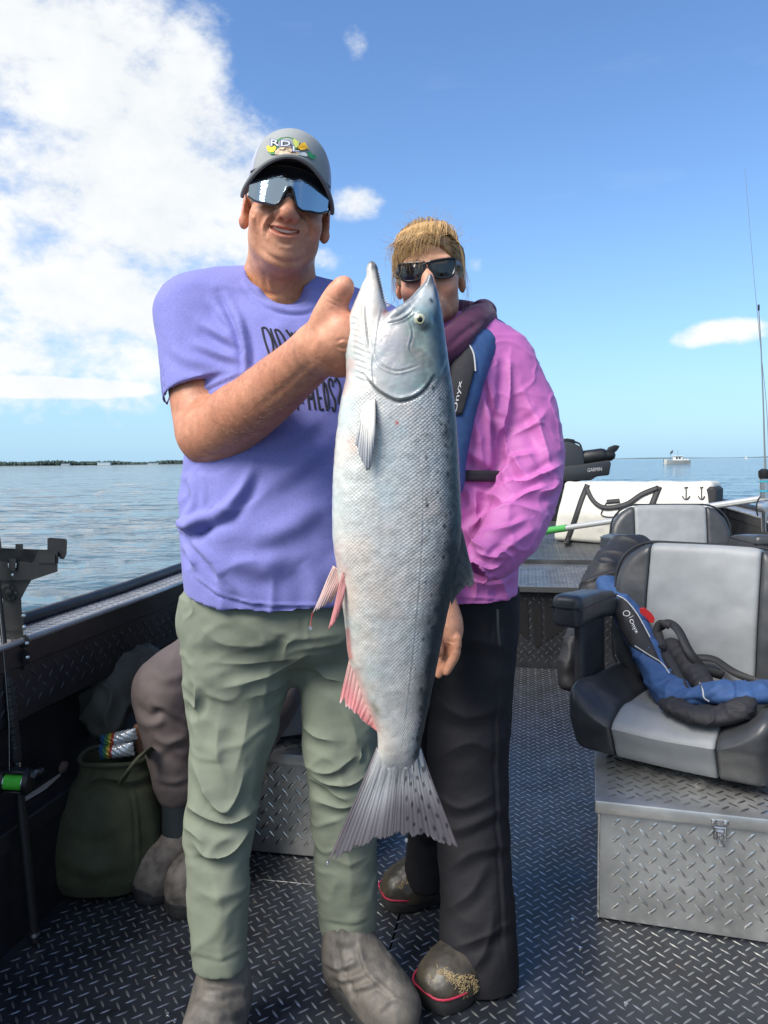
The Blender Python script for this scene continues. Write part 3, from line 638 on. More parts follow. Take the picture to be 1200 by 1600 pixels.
# ================================================================== SEATS
VD = mat('charcoal_vinyl', (.042, .045, .050), .38, spec=.45, var=.25, vscale=14, bump=.25, bscale=420, bdist=.0006, rvar=.06)
VG = mat('grey_vinyl', (.245, .26, .27), .5, spec=.4, var=.10, vscale=10, bump=.25, bscale=420, bdist=.0006, rvar=.06)
PIPE = mat('black_piping', (.012, .013, .015), .45)
def seat(o, ang, label, grp, arms=(-1, 1), back_h=.47, lid=True):
    o = np.asarray(o, float); a = rad(ang)
    ex = np.array([math.cos(a), -math.sin(a), 0]); ey = np.array([math.sin(a), math.cos(a), 0])
    X = lambda p: o+ex*p[0]+ey*p[1]+BZ*p[2]
    def XV(V): V = np.asarray(V); return o+V[:, :1]*ex+V[:, 1:2]*ey+V[:, 2:3]*BZ
    t = thing('swivel_seat', label, 'seat', o, grp)
    hw, hd = .265, .25; T0, T1 = .028, .205
    # swivel plate and slide on the box lid
    MB(X).box((0, .02, .012), (.20, .30, .012), .002).box((-.075, -.0, .028), (.03, .34, .02), .003).box((.075, -.0, .028), (.03, .34, .02), .003).build('slide_base', STEEL, t, False)
    # cushion: three upholstered pieces side by side
    def piece(x0, x1, name, m_, extra):
        s = SDF((x0-.02, -hd-.05, -.0), (x1+.02, hd+.05, .26), .005)
        zc = (T0+T1)/2
        s.rbox((0, 0, zc), (hw, hd, (T1-T0)/2), .036, None, .001)
        x = s.ax[0][:, None, None]+0*s.D; ex_ = np.abs(x-(x0+x1)/2)-(x1-x0)/2; k = .007; h_ = np.maximum(k-np.abs(s.D-ex_), 0)/k; s.D = (np.maximum(s.D, ex_)+h_*h_*k*.25).astype(np.float32)
        V, Q = s.mesh(2)
        top = sstep(.12, .2, V[:, 2]); yy = V[:, 1]/hd; xx = V[:, 0]/hw
        V[:, 2] += top*(.018*np.exp(-((yy+.72)/.3)**2)-.018*sstep(-.2, .9, yy)+(.016*sstep(.45, .95, np.abs(xx))))
        V[:, 2] += top*.003*fbm(V*11+ang, 3, 5)
        V[:, 2] -= top*.052*(1-np.clip(np.abs(xx)*1.05, 0, 1)**2.6)+top*.030*sstep(-.45, -1.0, yy)*(1-np.clip(np.abs(xx), 0, 1)**3)
        V[:, 1] -= .020*np.clip(1-xx*xx, 0, 1)*sstep(.0, -.9, yy)
        V[:, 1] += .004*fbm(V*9+ang*2, 2, 8)*sstep(0, -1, yy)+.045*sstep(.15, .04, V[:, 2])*sstep(-.3, -.9, yy)
        V[:, 2] -= .004*np.exp(-((np.abs(V[:, 0])-.135)/.010)**2)*top
        add(name, XV(V), Q, m_, t)
    s1 = .135
    piece(-hw, -s1, 'cushion_bolster', VD, 1); piece(s1, hw, 'cushion_bolster', VD, 1); piece(-s1+.001, s1-.001, 'cushion_insert', VG, 0)
    pts = [(-hw+.004, y, z) for y, z in ((hd-.02, .195), (0, .199), (-hd+.06, .21), (-hd+.02, .20), (-hd-.001, .165), (-hd-.002, .08), (-hd+.01, .055))]
    for s in (-1, 1): MB(X).tube(crv([(p[0]*-s*-1 if s < 0 else -p[0], p[1], p[2]) for p in pts], 26), .0035, 6).build('piping', PIPE, t)
    # backrest: rounded panel leaning back
    tilt = 10; R = rot('X', -tilt); b0 = np.array([0, hd-.045, .13])
    w2, r, th = .275, .125, .05
    def outline(x, z, g=0.0):       # signed distance of the 2-D outline
        c = back_h/2; qx = np.abs(x)-(w2-g)+r; qz = np.abs(z-c)-(c-g)+r
        rr = r
        return np.sqrt(np.maximum(qx, 0)**2+np.maximum(qz, 0)**2)+np.minimum(np.maximum(qx, qz), 0)-rr
    def bpiece(x0, x1, name, m_):
        s = SDF((x0-.012, -.08, -.02), (x1+.012, .08, back_h+.02), .006); x, y, z = s.ax[0][:, None, None], s.ax[1][None, :, None], s.ax[2][None, None, :]
        d2 = outline(x, z, .028)+0*y; e = np.abs(y)-(th-.028); d = np.sqrt(np.maximum(d2, 0)**2+np.maximum(e, 0)**2)+np.minimum(np.maximum(d2, e), 0)-.028
        ex_ = np.abs(x-(x0+x1)/2)-(x1-x0)/2; k = .008; h_ = np.maximum(k-np.abs(d-ex_), 0)/k; s.D = (np.maximum(d, ex_)+h_*h_*k*.25).astype(np.float32)
        V, Q = s.mesh(2); f = sstep(.01, -.03, V[:, 1]); V[:, 1] -= f*(.010*np.cos(np.clip(V[:, 0]/w2*1.5, -1.5, 1.5))+.012*np.sin(np.clip(V[:, 2]/back_h*3.1, 0, 3.14))+.003*fbm(V*10+ang, 3, 3))
        V = V@R.T+b0; add(name, XV(V), Q, m_, t)
    xs = .165
    bpiece(-w2, -xs, 'back_bolster', VD); bpiece(xs, w2, 'back_bolster', VD); bpiece(-xs+.001, xs-.001, 'back_insert', VG)
    ring = []
    for q in np.linspace(0, 2*math.pi, 72, endpoint=False):
        d = np.array([math.cos(q), math.sin(q)]); lo, hi_ = 0, .6
        for _ in range(24):
            md = (lo+hi_)/2
            if outline(np.array(d[0]*md), np.array(back_h/2+d[1]*md)) < 0: lo = md
            else: hi_ = md
        ring.append(R@np.array([d[0]*lo, -th+.014, back_h/2+d[1]*lo])+b0)
    MB(X).tube(ring, .0045, 6, closed=True).build('piping', PIPE, t)
    for s in arms:                  # armrests: padded top on a covered side panel
        S = SDF((-.07, -.22, -.03), (.07, .22, .12), .006); S.rbox((0, 0, .045), (.047, .175, .043), .024, None, .001); V, Q = S.mesh(2)
        V[:, 2] += .012*sstep(.03, -.16, V[:, 1])*sstep(.02, .08, V[:, 2])-.018*sstep(.0, .17, V[:, 1])
        off = np.array([s*(hw+.024), -.020, .375]); arm = add('armrest', XV(V+off), Q, VD, t)
        pr = [off+np.array([s_*.045, y, .058+.006*(y < 0)]) for s_, y in ((-1, .16), (-1, -.15), (-.8, -.17), (0, -.176), (.8, -.17), (1, -.15), (1, .16))]
        MB(X).tube(crv(pr, 40), .0032, 6).build('piping', PIPE, arm)
        S = SDF((-.05, -.17, -.30), (.05, .19, .06), .007); S.rbox((0, .015, -.095), (.018, .10, .125), .014, None, .001); V, Q = S.mesh(2); V[:, 1] += .10*(V[:, 2]+.1)*-.35
        add('arm_panel', XV(V+off-np.array([s*.008, 0, -.0])), Q, VD, t)
    return t, X
SEAT_A, XA = seat((.875, 2.13, .328), 35, 'grey and charcoal padded seat at the right with a blue life vest lying on it', 'padded boat seats')
for q in range(3):                  # short stitched slots on the arm panel
    MB(XA).box((-.302-.0005, -.035+.016*q, .285), (.003, .004, .075-.012*q), .001).build('slot_trim', mat('slot_trim', (.09, .1, .11), .4), SEAT_A, False)
_p = W(1052, 1075, 3.42)
SEAT_B, XB = seat((1.335, 3.30, .40), 8, 'grey and charcoal padded seat behind the nearer right seat, most of it hidden', 'padded boat seats', back_h=.45)
MB().lathe([(.13, 0), (.13, .008), (.05, .02), (.04, .39), (.1, .40)], (1.335, 3.30, .004), n=20).build('pedestal', ALU, SEAT_B)
_c = (_gl-_gu*.19+_gl+_gu*.36)/2+np.array([-_gu[1], _gu[0], 0])*.24
SEAT_C, XCc = seat((_c[0], _c[1]+.02, .328), -20, 'padded seat on the box behind the man, holding the seated person in brown waders', 'padded boat seats', arms=())
# ================================================================== THE MAN
SKIN = mat('tanned_skin', (.5, .27, .18), .50, spec=.4, attr=True, var=.10, vscale=55, bump=.42, bscale=210, bdist=.0016, sss=.08, rvar=.08)
SHIRT = mat('heather_blue_cotton', (.190, .195, .475), .9, spec=.2, var=.10, vscale=260, bump=.30, bscale=420, bdist=.0012, sheen=.15)
PANTS = mat('sage_green_trousers', (.168, .190, .145), .78, spec=.3, var=.07, vscale=14, bump=.22, bscale=70, bdist=.0025)
BOOTM = mat('muddy_grey_rubber', (.052, .049, .045), .66, var=.85, vscale=13, stretch=(1.6, 1.6, .6), vcol=(.165, .147, .125), bump=.35, bscale=60, bdist=.003, rvar=.15)
BOOTS_ = mat('dark_boot_sole', (.022, .022, .023), .7, var=.4, vscale=30)
INK = mat('black_shirt_print', (.012, .012, .022), .8)
man = thing('person', 'man in a blue t-shirt, grey cap and mirrored sunglasses holding up the big salmon', 'person', W(440, 1560, 1.55)*[1, 1, 0])

def boot(heel, toe, top, rt, m_up, m_sole, parent, sc=1.0, stripe=None, h=.004, lift=0.0, creases=None, hz=1.0, sh=1.0, wide=1.0):
    heel, toe, top = (np.asarray(q, float) for q in (heel, toe, top)); d = toe-heel; d[2] = 0; L = np.linalg.norm(d); d = d/L; sd = np.array([-d[1], d[0], 0])
    pts = np.array([heel, toe, top]); s = SDF(pts.min(0)-.13, pts.max(0)+.13, h); z = lambda a: np.array([0, 0, a*sc+lift])
    s.chain([top, heel*[1, 1, 0]+d*.008*sc+z(.15), heel*[1, 1, 0]+d*.018*sc+z(.095)], [rt, .045*sc, .051*sc], .02, n=7)
    s.chain([heel*[1, 1, 0]+d*.03*sc+z(.105*hz), heel*[1, 1, 0]+d*.09*sc+z(.080*hz), heel*[1, 1, 0]+d*(L-.05*sc)+z(.062*hz), toe*[1, 1, 0]+z(.048*hz)], [.050*sc, .048*sc, .046*sc, .042*sc], .03, n=9)
    s.ell(heel*[1, 1, 0]+z(.05), (.048*sc, .048*sc, .058*sc), k=.03)
    s.ell(heel*[1, 1, 0]+d*(L-.02*sc)+z(.040), (.058*sc*wide, .058*sc*wide, .046*sc), k=.03); s.ell(heel*[1, 1, 0]+d*L*.6+sd*.006+z(.04), (.052*sc, .052*sc, .042*sc), k=.03)
    s.cut(heel*[1, 1, 0]+z(.020*sh), (0, 0, -1)); V, Q = s.mesh(1)
    V = V+vnormals(V, Q)*(.0022*fbm(V*26, 3, 4)+.003*np.clip(fbm(V*[9, 9, 22], 2, 9), -.2, 1)*sstep(.1, .2, V[:, 2]))[:, None]
    V = folds(V, Q, creases) if creases else V
    o = add('boot', V, Q, m_up, parent)
    g = []
    for q in np.linspace(0, 2*math.pi, 40, endpoint=False):    # sole outline follows the foot
        t = (1-math.cos(q))/2; w_ = (.047+.018*sstep(.35, .75, t))*sc*wide; ax = -.052*sc+(L+.052*sc+.050*sc)*t
        g.append(heel*[1, 1, 0]+d*ax+sd*w_*math.copysign(abs(math.sin(q))**(.62 if wide <= 1 else .46), math.sin(q))+[0, 0, lift])
    g = np.array(g); c = g.mean(0); rings = [np.array([c+(p-c)*f+[0, 0, zz*sc*sh] for p in g]) for f, zz in ((.1, .001), (.96, .001), (1.0, .006), (1.015, .022), (1.0, .030), (.93, .033), (.1, .034))]
    sole = MB().grid(rings, True).build('sole', m_sole, o, 50)
    if stripe: MB().tube([c+(p-c)*(.985 if wide <= 1 else 1.012)+[0, 0, .0345*sc*sh] for p in g], .0025, 6, closed=True).build('stripe', stripe, o)
    return o

# ---- trousers
def trousers():
    s = SDF((-.50, 1.20, .08), (.09, 1.86, 1.02), .004)
    def rows(lst, Y, f=.92, dy=0.0): 
        out = []
        for v, a, b, *r in lst:
            Yc = r[0] if r else Y; p, q = W(a, v, Yc), W(b, v, Yc); rx = (q[0]-p[0])/2; out.append(((p[2]+q[2])/2, (p[0]+q[0])/2, Yc+dy, rx, rx*f))
        return out
    pel = rows([(905, 292, 596, 1.61), (950, 284, 600, 1.61), (985, 290, 594, 1.61), (1010, 312, 576, 1.61), (1030, 345, 545, 1.61)], 1.6, .72); s.loft(pel, .035, n=2.4)
    L = rows([(930, 286, 470, 1.605), (985, 281, 471, 1.60), (1040, 283, 466, 1.59), (1100, 287, 446, 1.58), (1147, 293, 436, 1.56), (1189, 291, 421, 1.54), (1250, 289, 407, 1.52), (1290, 285, 404, 1.51), (1340, 288, 394, 1.50), (1395, 293, 390, 1.48), (1450, 298, 387, 1.47), (1506, 304, 384, 1.46)], 1.5)
    s.loft(L, .03, n=2.25)
    Rr = rows([(930, 445, 598, 1.615), (985, 445, 602, 1.62), (1050, 462, 600, 1.61), (1106, 469, 598, 1.60), (1160, 470, 594, 1.59), (1215, 476, 590, 1.59), (1271, 483, 592, 1.60), (1330, 489, 591, 1.61), (1395, 496, 589, 1.62), (1450, 504, 585, 1.62)], 1.6)
    s.loft(Rr, .03, n=2.25)
    for r in (L[-1], Rr[-1]):       # open hems
        c = np.array([r[1], r[2], r[0]]); s.cone(c-[0, 0, .05], c+[0, 0, -.02], r[3]-.012, r[3]-.012, .0, 'sub')
    V, Q = s.mesh(2)
    F = [([(293, 1184), (322, 1246), (349, 1269), (371, 1246), (384, 1205)], 8, .007), ([(285, 1258), (322, 1279), (363, 1287), (408, 1262)], 7, .011), ([(281, 1291), (300, 1305), (318, 1322)], 7, .006),
         ([(289, 1312), (322, 1339), (359, 1335), (396, 1294)], 7, .011), ([(330, 1259), (352, 1271), (366, 1275)], 5, .005), ([(398, 1250), (411, 1268), (404, 1284)], 6, .006),
         ([(487, 1022), (425, 1056), (342, 1078)], 8, .006), ([(470, 1030), (400, 1040), (310, 1035)], 9, .005), ([(462, 1060), (430, 1080), (380, 1095)], 8, .004), ([(300, 1062), (307, 1090), (303, 1130)], 7, .006), ([(281, 1085), (300, 1108), (304, 1075)], 6, .006),
         ([(295, 925), (299, 954), (283, 968)], 4, .004), ([(478, 955), (480, 1004)], 3, .003), ([(465, 1000), (448, 1010), (440, 1040)], 6, .004),
         ([(472, 1205), (507, 1225), (549, 1226), (588, 1202)], 6, .010), ([(474, 1216), (507, 1236), (545, 1254)], 6, .008), ([(470, 1195), (512, 1210), (562, 1180)], 6, .006), ([(466, 1130), (490, 1152), (526, 1160)], 7, .006), ([(485, 1250), (540, 1265), (590, 1240)], 7, .006),
         ([(520, 1090), (550, 1130), (560, 1170)], 10, .004), ([(490, 1040), (505, 1060), (540, 1068)], 7, .005), ([(562, 1195), (568, 1180), (566, 1172)], 4, .005),
         ([(302, 1488), (345, 1496), (384, 1478)], 3, .0028), ([(504, 1434), (545, 1440), (586, 1428)], 3, .0028), ([(330, 1360), (345, 1420), (342, 1470)], 14, .004), ([(530, 1290), (548, 1360), (545, 1420)], 14, .004), ([(300, 1390), (330, 1402), (370, 1395)], 9, .003), ([(505, 1340), (540, 1352), (580, 1340)], 9, .003),
         ([(340, 1130), (338, 1180), (352, 1225)], 12, .005), ([(390, 1110), (380, 1160), (365, 1215)], 12, .004), ([(310, 980), (350, 1010), (420, 1010)], 14, .004)]
    V = folds(V, Q, [(l, w*1.05, a*1.25) for l, w, a in F], crisp=True); N = vnormals(V, Q); wp = V+.04*np.stack([fbm(V*7, 2, 221), fbm(V*7, 2, 222), fbm(V*7, 2, 223)], 1); rg = np.clip(1-2.2*np.abs(fbm(wp*[8, 8, 13], 2, 225)), 0, 1)**2; V = V+N*(rg*.0045-.0080*sstep(.14, .45, V[:, 2]))[:, None]; n = fbm(V*[14, 14, 24], 3, 21); V = V+N*(.0016*n+.0020*(1-np.abs(fbm(V*[9, 9, 20]+5, 3, 23)))*sstep(.75, .45, V[:, 2]))[:, None]
    add('trousers', relax(V, Q, 2, .6), Q, PANTS, man)
trousers()
boot(W(348, 1500, 1.47)*[1, 1, 0]+[0, .02, 0], W(348, 1500, 1.47)*[1, 1, 0]+[-.012, -.17, 0], W(345, 1440, 1.465), .036, BOOTM, BOOTS_, man, 1.0, h=.003, creases=[([(310, 1545), (340, 1552), (390, 1540)], 7, .005), ([(308, 1575), (345, 1585), (398, 1570)], 8, .005)])
boot(FL(537, 1543), FL(622, 1614), W(546, 1405, 1.625), .047, BOOTM, BOOTS_, man, 1.0, h=.003, wide=.93, creases=[([(506, 1500), (530, 1512), (560, 1500)], 6, .006), ([(515, 1520), (545, 1530), (580, 1515)], 6, .006), ([(540, 1545), (570, 1540), (595, 1530)], 6, .005), ([(560, 1470), (575, 1520), (620, 1560)], 4, .004), ([(525, 1460), (530, 1500), (555, 1560), (560, 1595)], 4, -.004), ([(590, 1580), (612, 1562), (640, 1570)], 5, .003), ([(512, 1460), (540, 1470), (575, 1462)], 8, .003)])

# ---- t-shirt
def rowsY(lst, dy=0.0):
    out = []
    for v, a, b, Y, ry in lst:
        p, q = W(a, v, Y), W(b, v, Y); out.append(((p[2]+q[2])/2, (p[0]+q[0])/2, Y+dy, (q[0]-p[0])/2, ry))
    return out
HEADC = W(447, 340, 1.53); HR = rot('Y', 8)@rot('Z', 10)@rot('X', 4)
def H(x, y, z): return HEADC+HR@np.array([x*.945, y, z])
def tshirt():
    s = SDF((-.56, 1.34, .84), (.16, 1.86, 1.66), .004)
    tor = rowsY([(470, 335, 560, 1.61, .085), (500, 305, 594, 1.61, .115), (560, 300, 594, 1.60, .135), (640, 298, 592, 1.595, .145), (720, 292, 590, 1.59, .152), (800, 287, 590, 1.585, .158), (860, 288, 592, 1.585, .160), (920, 293, 594, 1.59, .156), (990, 294, 595, 1.595, .150)])
    s.loft(tor, .04, n=2.3)
    s.chain([W(302, 494, 1.61), W(368, 480, 1.62), W(440, 486, 1.62), W(510, 503, 1.62), W(590, 540, 1.62)], [.074, .066, .062, .064, .068], .05, n=12)
    # shirt collar band comes up round the neck
    s.chain([W(398, 462, 1.60), W(440, 470, 1.585), W(482, 480, 1.60)], [.045, .05, .04], .03)
    a, b = W(300, 492, 1.605), W(323, 612, 1.555); ax = b-a; Ln = np.linalg.norm(ax); ax /= Ln
    s.cone(a, b+ax*.03, .076, .092, .03)
    p = W(318, 618, 1.555); D0 = s.D.copy()
    # open sleeve end, cut square to the arm
    n = ax*1.0; sl, x, y, z = s.sub(p-.16, p+[.135, .16, .16]); side = (x-p[0])*n[0]+(y-p[1])*n[1]+(z-p[2])*n[2]
    dx, dy, dz = x-a[0], y-a[1], z-a[2]; t = np.clip((dx*ax[0]+dy*ax[1]+dz*ax[2])/(Ln+.03), 0, 1.3); rr = np.sqrt((dx-t*(Ln+.03)*ax[0])**2+(dy-t*(Ln+.03)*ax[1])**2+(dz-t*(Ln+.03)*ax[2])**2)-(.076+.016*t)
    torso = SDF((0, 0, 0), (.01, .01, .01), .01)
    region = (rr < .02)
    s.D[sl] = np.where(region, np.maximum(s.D[sl], side), s.D[sl])
    s.cone(p-ax*.05, p+ax*.06, .076, .083, 0, 'sub')
    a2, b2 = W(596, 535, 1.63), W(632, 650, 1.65); s.cone(a2, b2, .072, .08, .03); s.cone(b2-(b2-a2)*.2, b2+(b2-a2)*.9, .07, .075, 0, 'sub')
    # put the belly back where the sleeve hollow may have bitten it
    s.loft(tor, .006, n=2.3)
    # neck opening
    s.ell(W(436, 436, 1.575), (.066, .075, .046), HR, .004, 'sub'); s.ell(W(443, 452, 1.50), (.052, .06, .030), HR, .01, 'sub')
    # hem: lower in front
    h0 = W(440, 958, 1.43); nrm = np.array([0, .23, -1.0]); s.cut(h0, nrm)
    r = tor[-2]; s.loft([(h0[2]-.12, r[1], r[2], r[3]-.008, r[4]-.008), (h0[2]+.045, r[1], r[2], r[3]-.008, r[4]-.008)], 0, 'sub', n=2.3)
    V, Q = s.mesh(2)
    F = [([(377, 586), (373, 535), (357, 490), (340, 458)], 6, -.006), ([(383, 590), (384, 545), (372, 498)], 6, .005), ([(312, 505), (345, 523), (374, 540)], 7, .005), ([(300, 535), (340, 552), (376, 562)], 7, .0045), ([(330, 470), (352, 500), (366, 520)], 6, .003), ([(268, 540), (290, 560), (340, 570)], 9, .003),
         ([(297, 815), (330, 808), (353, 796), (378, 765), (394, 730)], 9, .008), ([(279, 814), (300, 823), (320, 806)], 8, .012), ([(290, 832), (306, 848), (330, 872), (352, 902)], 7, .006), ([(284, 850), (296, 866), (304, 886)], 6, .006), ([(300, 745), (306, 780), (296, 806)], 7, .006), ([(312, 735), (320, 770), (316, 800)], 6, .003),
         ([(420, 760), (470, 725), (512, 690)], 14, .004), ([(390, 840), (440, 830), (500, 790)], 18, .005), ([(360, 880), (420, 880), (490, 850)], 18, .004), ([(400, 690), (440, 690), (500, 655)], 12, .003), ([(395, 600), (420, 560), (440, 500)], 14, .003), ([(470, 880), (490, 910), (500, 950)], 14, .004), ([(350, 905), (380, 925), (400, 952)], 12, .004),
         ([(258, 616), (290, 622), (330, 602), (384, 578)], 2.6, .0022), ([(300, 898), (360, 934), (440, 946), (520, 944)], 2.6, .0022),
         ([(380, 440), (400, 466), (438, 484), (476, 486), (494, 474)], 3, .0035)]
    V = folds(V, Q, [(l, w, a*1.7) for l, w, a in F]); N = vnormals(V, Q); wp = V+.05*np.stack([fbm(V*6, 2, 211), fbm(V*6, 2, 212), fbm(V*6, 2, 213)], 1); rg = np.clip(1-2.0*np.abs(fbm(wp*[7, 7, 10], 2, 215)), 0, 1)**2; V = V+N*(rg*.0042*sstep(1.25, 1.0, V[:, 2])+rg*.0018)[:, None]; V = V+N*(.0022*fbm(V*[10, 10, 12], 3, 31))[:, None]
    return add('t_shirt', V, Q, SHIRT, man)
shirt = tshirt()

# ---- body: head, neck, arms and hands in one surface
def man_body():
    s = SDF((-.47, 1.06, .70), (.22, 1.78, 1.90), .0027)
    A = lambda x, y, z: H(x, y, z)
    E = lambda c, r, k=.02, op='add', R=None: s.ell(H(*c), (r[0]*.95, r[1], r[2]), HR if R is None else HR@R, k, op)
    K = lambda pts, rs, k=.01, op='add', n=None: s.chain([H(*p) for p in pts], rs, k, op, n)
    # skull and face
    E((0, .012, .050), (.078, .098, .084), .02); E((0, -.030, -.005), (.070, .066, .085), .03); E((0, -.022, -.050), (.062, .065, .048), .03)
    E((0, -.052, -.080), (.048, .040, .032), .03); E((0, -.078, -.092), (.024, .018, .016), .025); E((0, -.030, -.102), (.042, .040, .020), .02)
    for q in (-1, 1):
        E((q*.043, -.066, -.022), (.029, .024, .025), .025); E((q*.045, -.018, -.056), (.019, .038, .028), .03); E((q*.030, -.086, .046), (.030, .016, .012), .02)
        E((q*.028, -.100, .022), (.018, .016, .012), .012, 'sub'); E((q*.030, -.082, .021), (.016, .014, .013), .006)
    # nose
    K([(0, -.094, .030), (0, -.106, .006), (0, -.117, -.016)], [.010, .0125, .0145], .02); E((0, -.118, -.019), (.0145, .013, .012), .012)
    for q in (-1, 1):
        E((q*.0155, -.107, -.021), (.0095, .012, .0095), .008); E((q*.0078, -.1165, -.031), (.0042, .0065, .0055), .003, 'sub')
    # cheeks folds, mouth and chin crease
    E((0, -.083, -.052), (.034, .021, .022), .02)
    K([(-.034, -.090, -.0390), (-.016, -.1025, -.0425), (0, -.1045, -.0425), (.016, -.1025, -.0425), (.034, -.090, -.0390)], [.002, .0034, .0034, .0034, .002], .006, n=12)
    K([(-.032, -.090, -.0430), (-.015, -.1010, -.0540), (0, -.1030, -.0565), (.015, -.1010, -.0540), (.032, -.090, -.0430)], [.002, .0038, .0044, .0038, .002], .006, n=12)
    s.chain([H(*p) for p in [(-.036, -.088, -.0395), (-.016, -.104, -.0478), (0, -.1065, -.0494), (.016, -.104, -.0478), (.036, -.088, -.0395)]], [.0012, .0046, .0056, .0046, .0012], .002, 'sub', 14, (1, 1.8, 1))
    # ears
    for q in (-1, 1):
        Re = rot('Z', q*22)@rot('X', -8); E((q*.087, .012, .000), (.0095, .019, .034), .008, R=Re); E((q*.085, .003, -.022), (.008, .011, .014), .008, R=Re)
        E((q*.0945, .004, .003), (.006, .011, .020), .004, 'sub', Re); K([(q*.090, .0, -.004), (q*.091, .006, .004)], [.004, .003], .004)
    # neck and shoulders
    nb = W(438, 478, 1.61)
    s.cone(H(0, .028, -.06), nb, .056, .064, .03); s.cone(H(0, .012, -.105), nb+[0, -.045, .01], .040, .03, .04)
    for q, t_ in ((-1, W(384, 452, 1.61)), (1, W(486, 474, 1.61))): s.cone(H(q*.036, .03, -.085), t_, .012, .026, .05)
    s.chain([W(320, 505, 1.61), W(380, 502, 1.62), W(440, 505, 1.62), W(510, 522, 1.62), W(585, 552, 1.62)], [.05, .056, .06, .056, .05], .04)
    s.loft([(W(440, v, 1.6)[2], W(442, v, 1.6)[0], 1.6, .15, .10) for v in (520, 700, 800)], .04)
    # right arm raised to the fish
    ua = [W(303, 500, 1.605), W(312, 600, 1.555), W(321, 672, 1.515)]
    s.chain(ua, [.056, .059, .053], .02, n=8)
    fa = np.array([W(324, 680, 1.505), W(350, 668, 1.47), W(395, 635, 1.40), W(440, 597, 1.33), W(482, 560, 1.255), W(506, 538, 1.21)])
    s.chain(fa, [.052, .0525, .0485, .0415, .0335, .030], .03, n=16)
    s.ell(W(332, 690, 1.50), (.040, .040, .040), None, .03); s.ell(W(372, 640, 1.43), (.036, .04, .03), None, .04)
    s.chain([W(500, 541, 1.215), W(526, 540, 1.19), W(540, 528, 1.175)], [.033, .034, .030], .02, n=6)
    s.chain([W(510, 556, 1.21), W(534, 558, 1.20), W(552, 552, 1.20)], [.024, .025, .021], .02)
    s.chain([W(506, 522, 1.20), W(511, 496, 1.18), W(522, 470, 1.168), W(537, 449, 1.16)], [.024, .0180, .0150, .0145], .014, n=9)
    s.ell(W(536, 449, 1.157), (.0145, .0135, .0170), rot('Y', 32), .006); s.ell(W(520, 480, 1.172), (.0155, .014, .016), None, .01)
    s.chain([W(515, 500, 1.185), W(534, 506, 1.17)], [.016, .019], .02)
    for (v0, v1, v2, r) in ((507, 505, 512, .0162), (527, 528, 534, .0165), (546, 549, 556, .0155), (562, 568, 574, .0135)):
        s.chain([W(530, v0, 1.18), W(556, v0, 1.205), W(590, v1, 1.262), W(640, v2, 1.272), W(668, v2+3, 1.250)], [r*1.22, r*1.12, r, r*.92, r*.8], .006, n=10)
    for q in range(4): s.ell(W(545, 505+q*19, 1.172+.008*q), (.012, .010, .010), None, .012)   # knuckles
    # left arm hanging behind the fish
    s.chain([W(590, 545, 1.63), W(628, 660, 1.67), W(655, 765, 1.69)], [.052, .050, .044], .02, n=8)
    s.chain([W(655, 765, 1.69), W(672, 850, 1.66), W(688, 930, 1.62)], [.046, .042, .030], .02, n=8)
    s.chain([W(689, 935, 1.617), W(697, 968, 1.603), W(700, 992, 1.595)], [.026, .031, .029], .015, n=6)
    hd = W(700, 985, 1.595)
    for q in range(4):
        b = hd+np.array([.012-.010*q+.004, -.026+.017*q, -.012]); l = (.070, .080, .076, .060)[q]
        d1 = np.array([-.10-.04*q, -.05, -1]); d1 /= np.linalg.norm(d1); d2 = np.array([-.45, .05, -.9]); d2 /= np.linalg.norm(d2)
        r = (.0100, .0103, .0098, .0086)[q]; s.chain([b, b+d1*l*.5, b+d1*l*.5+d2*l*.35, b+d1*l*.5+d2*l*.62], [r*1.15, r*1.02, r*.95, r*.8], .004, n=8)
    s.chain([W(688, 948, 1.60), W(680, 975, 1.575), W(682, 1003, 1.565), W(686, 1020, 1.565)], [.016, .0135, .0115, .0095], .008, n=8)
    V, Q = s.mesh(1)
    U, Vv = px(V); L = (V-HEADC)@HR          # local head coordinates
    head = sstep(-.14, -.12, L[:, 2])*(np.abs(L[:, 0]) < .12)*(np.abs(L[:, 1]) < .16)
    N = vnormals(V, Q)
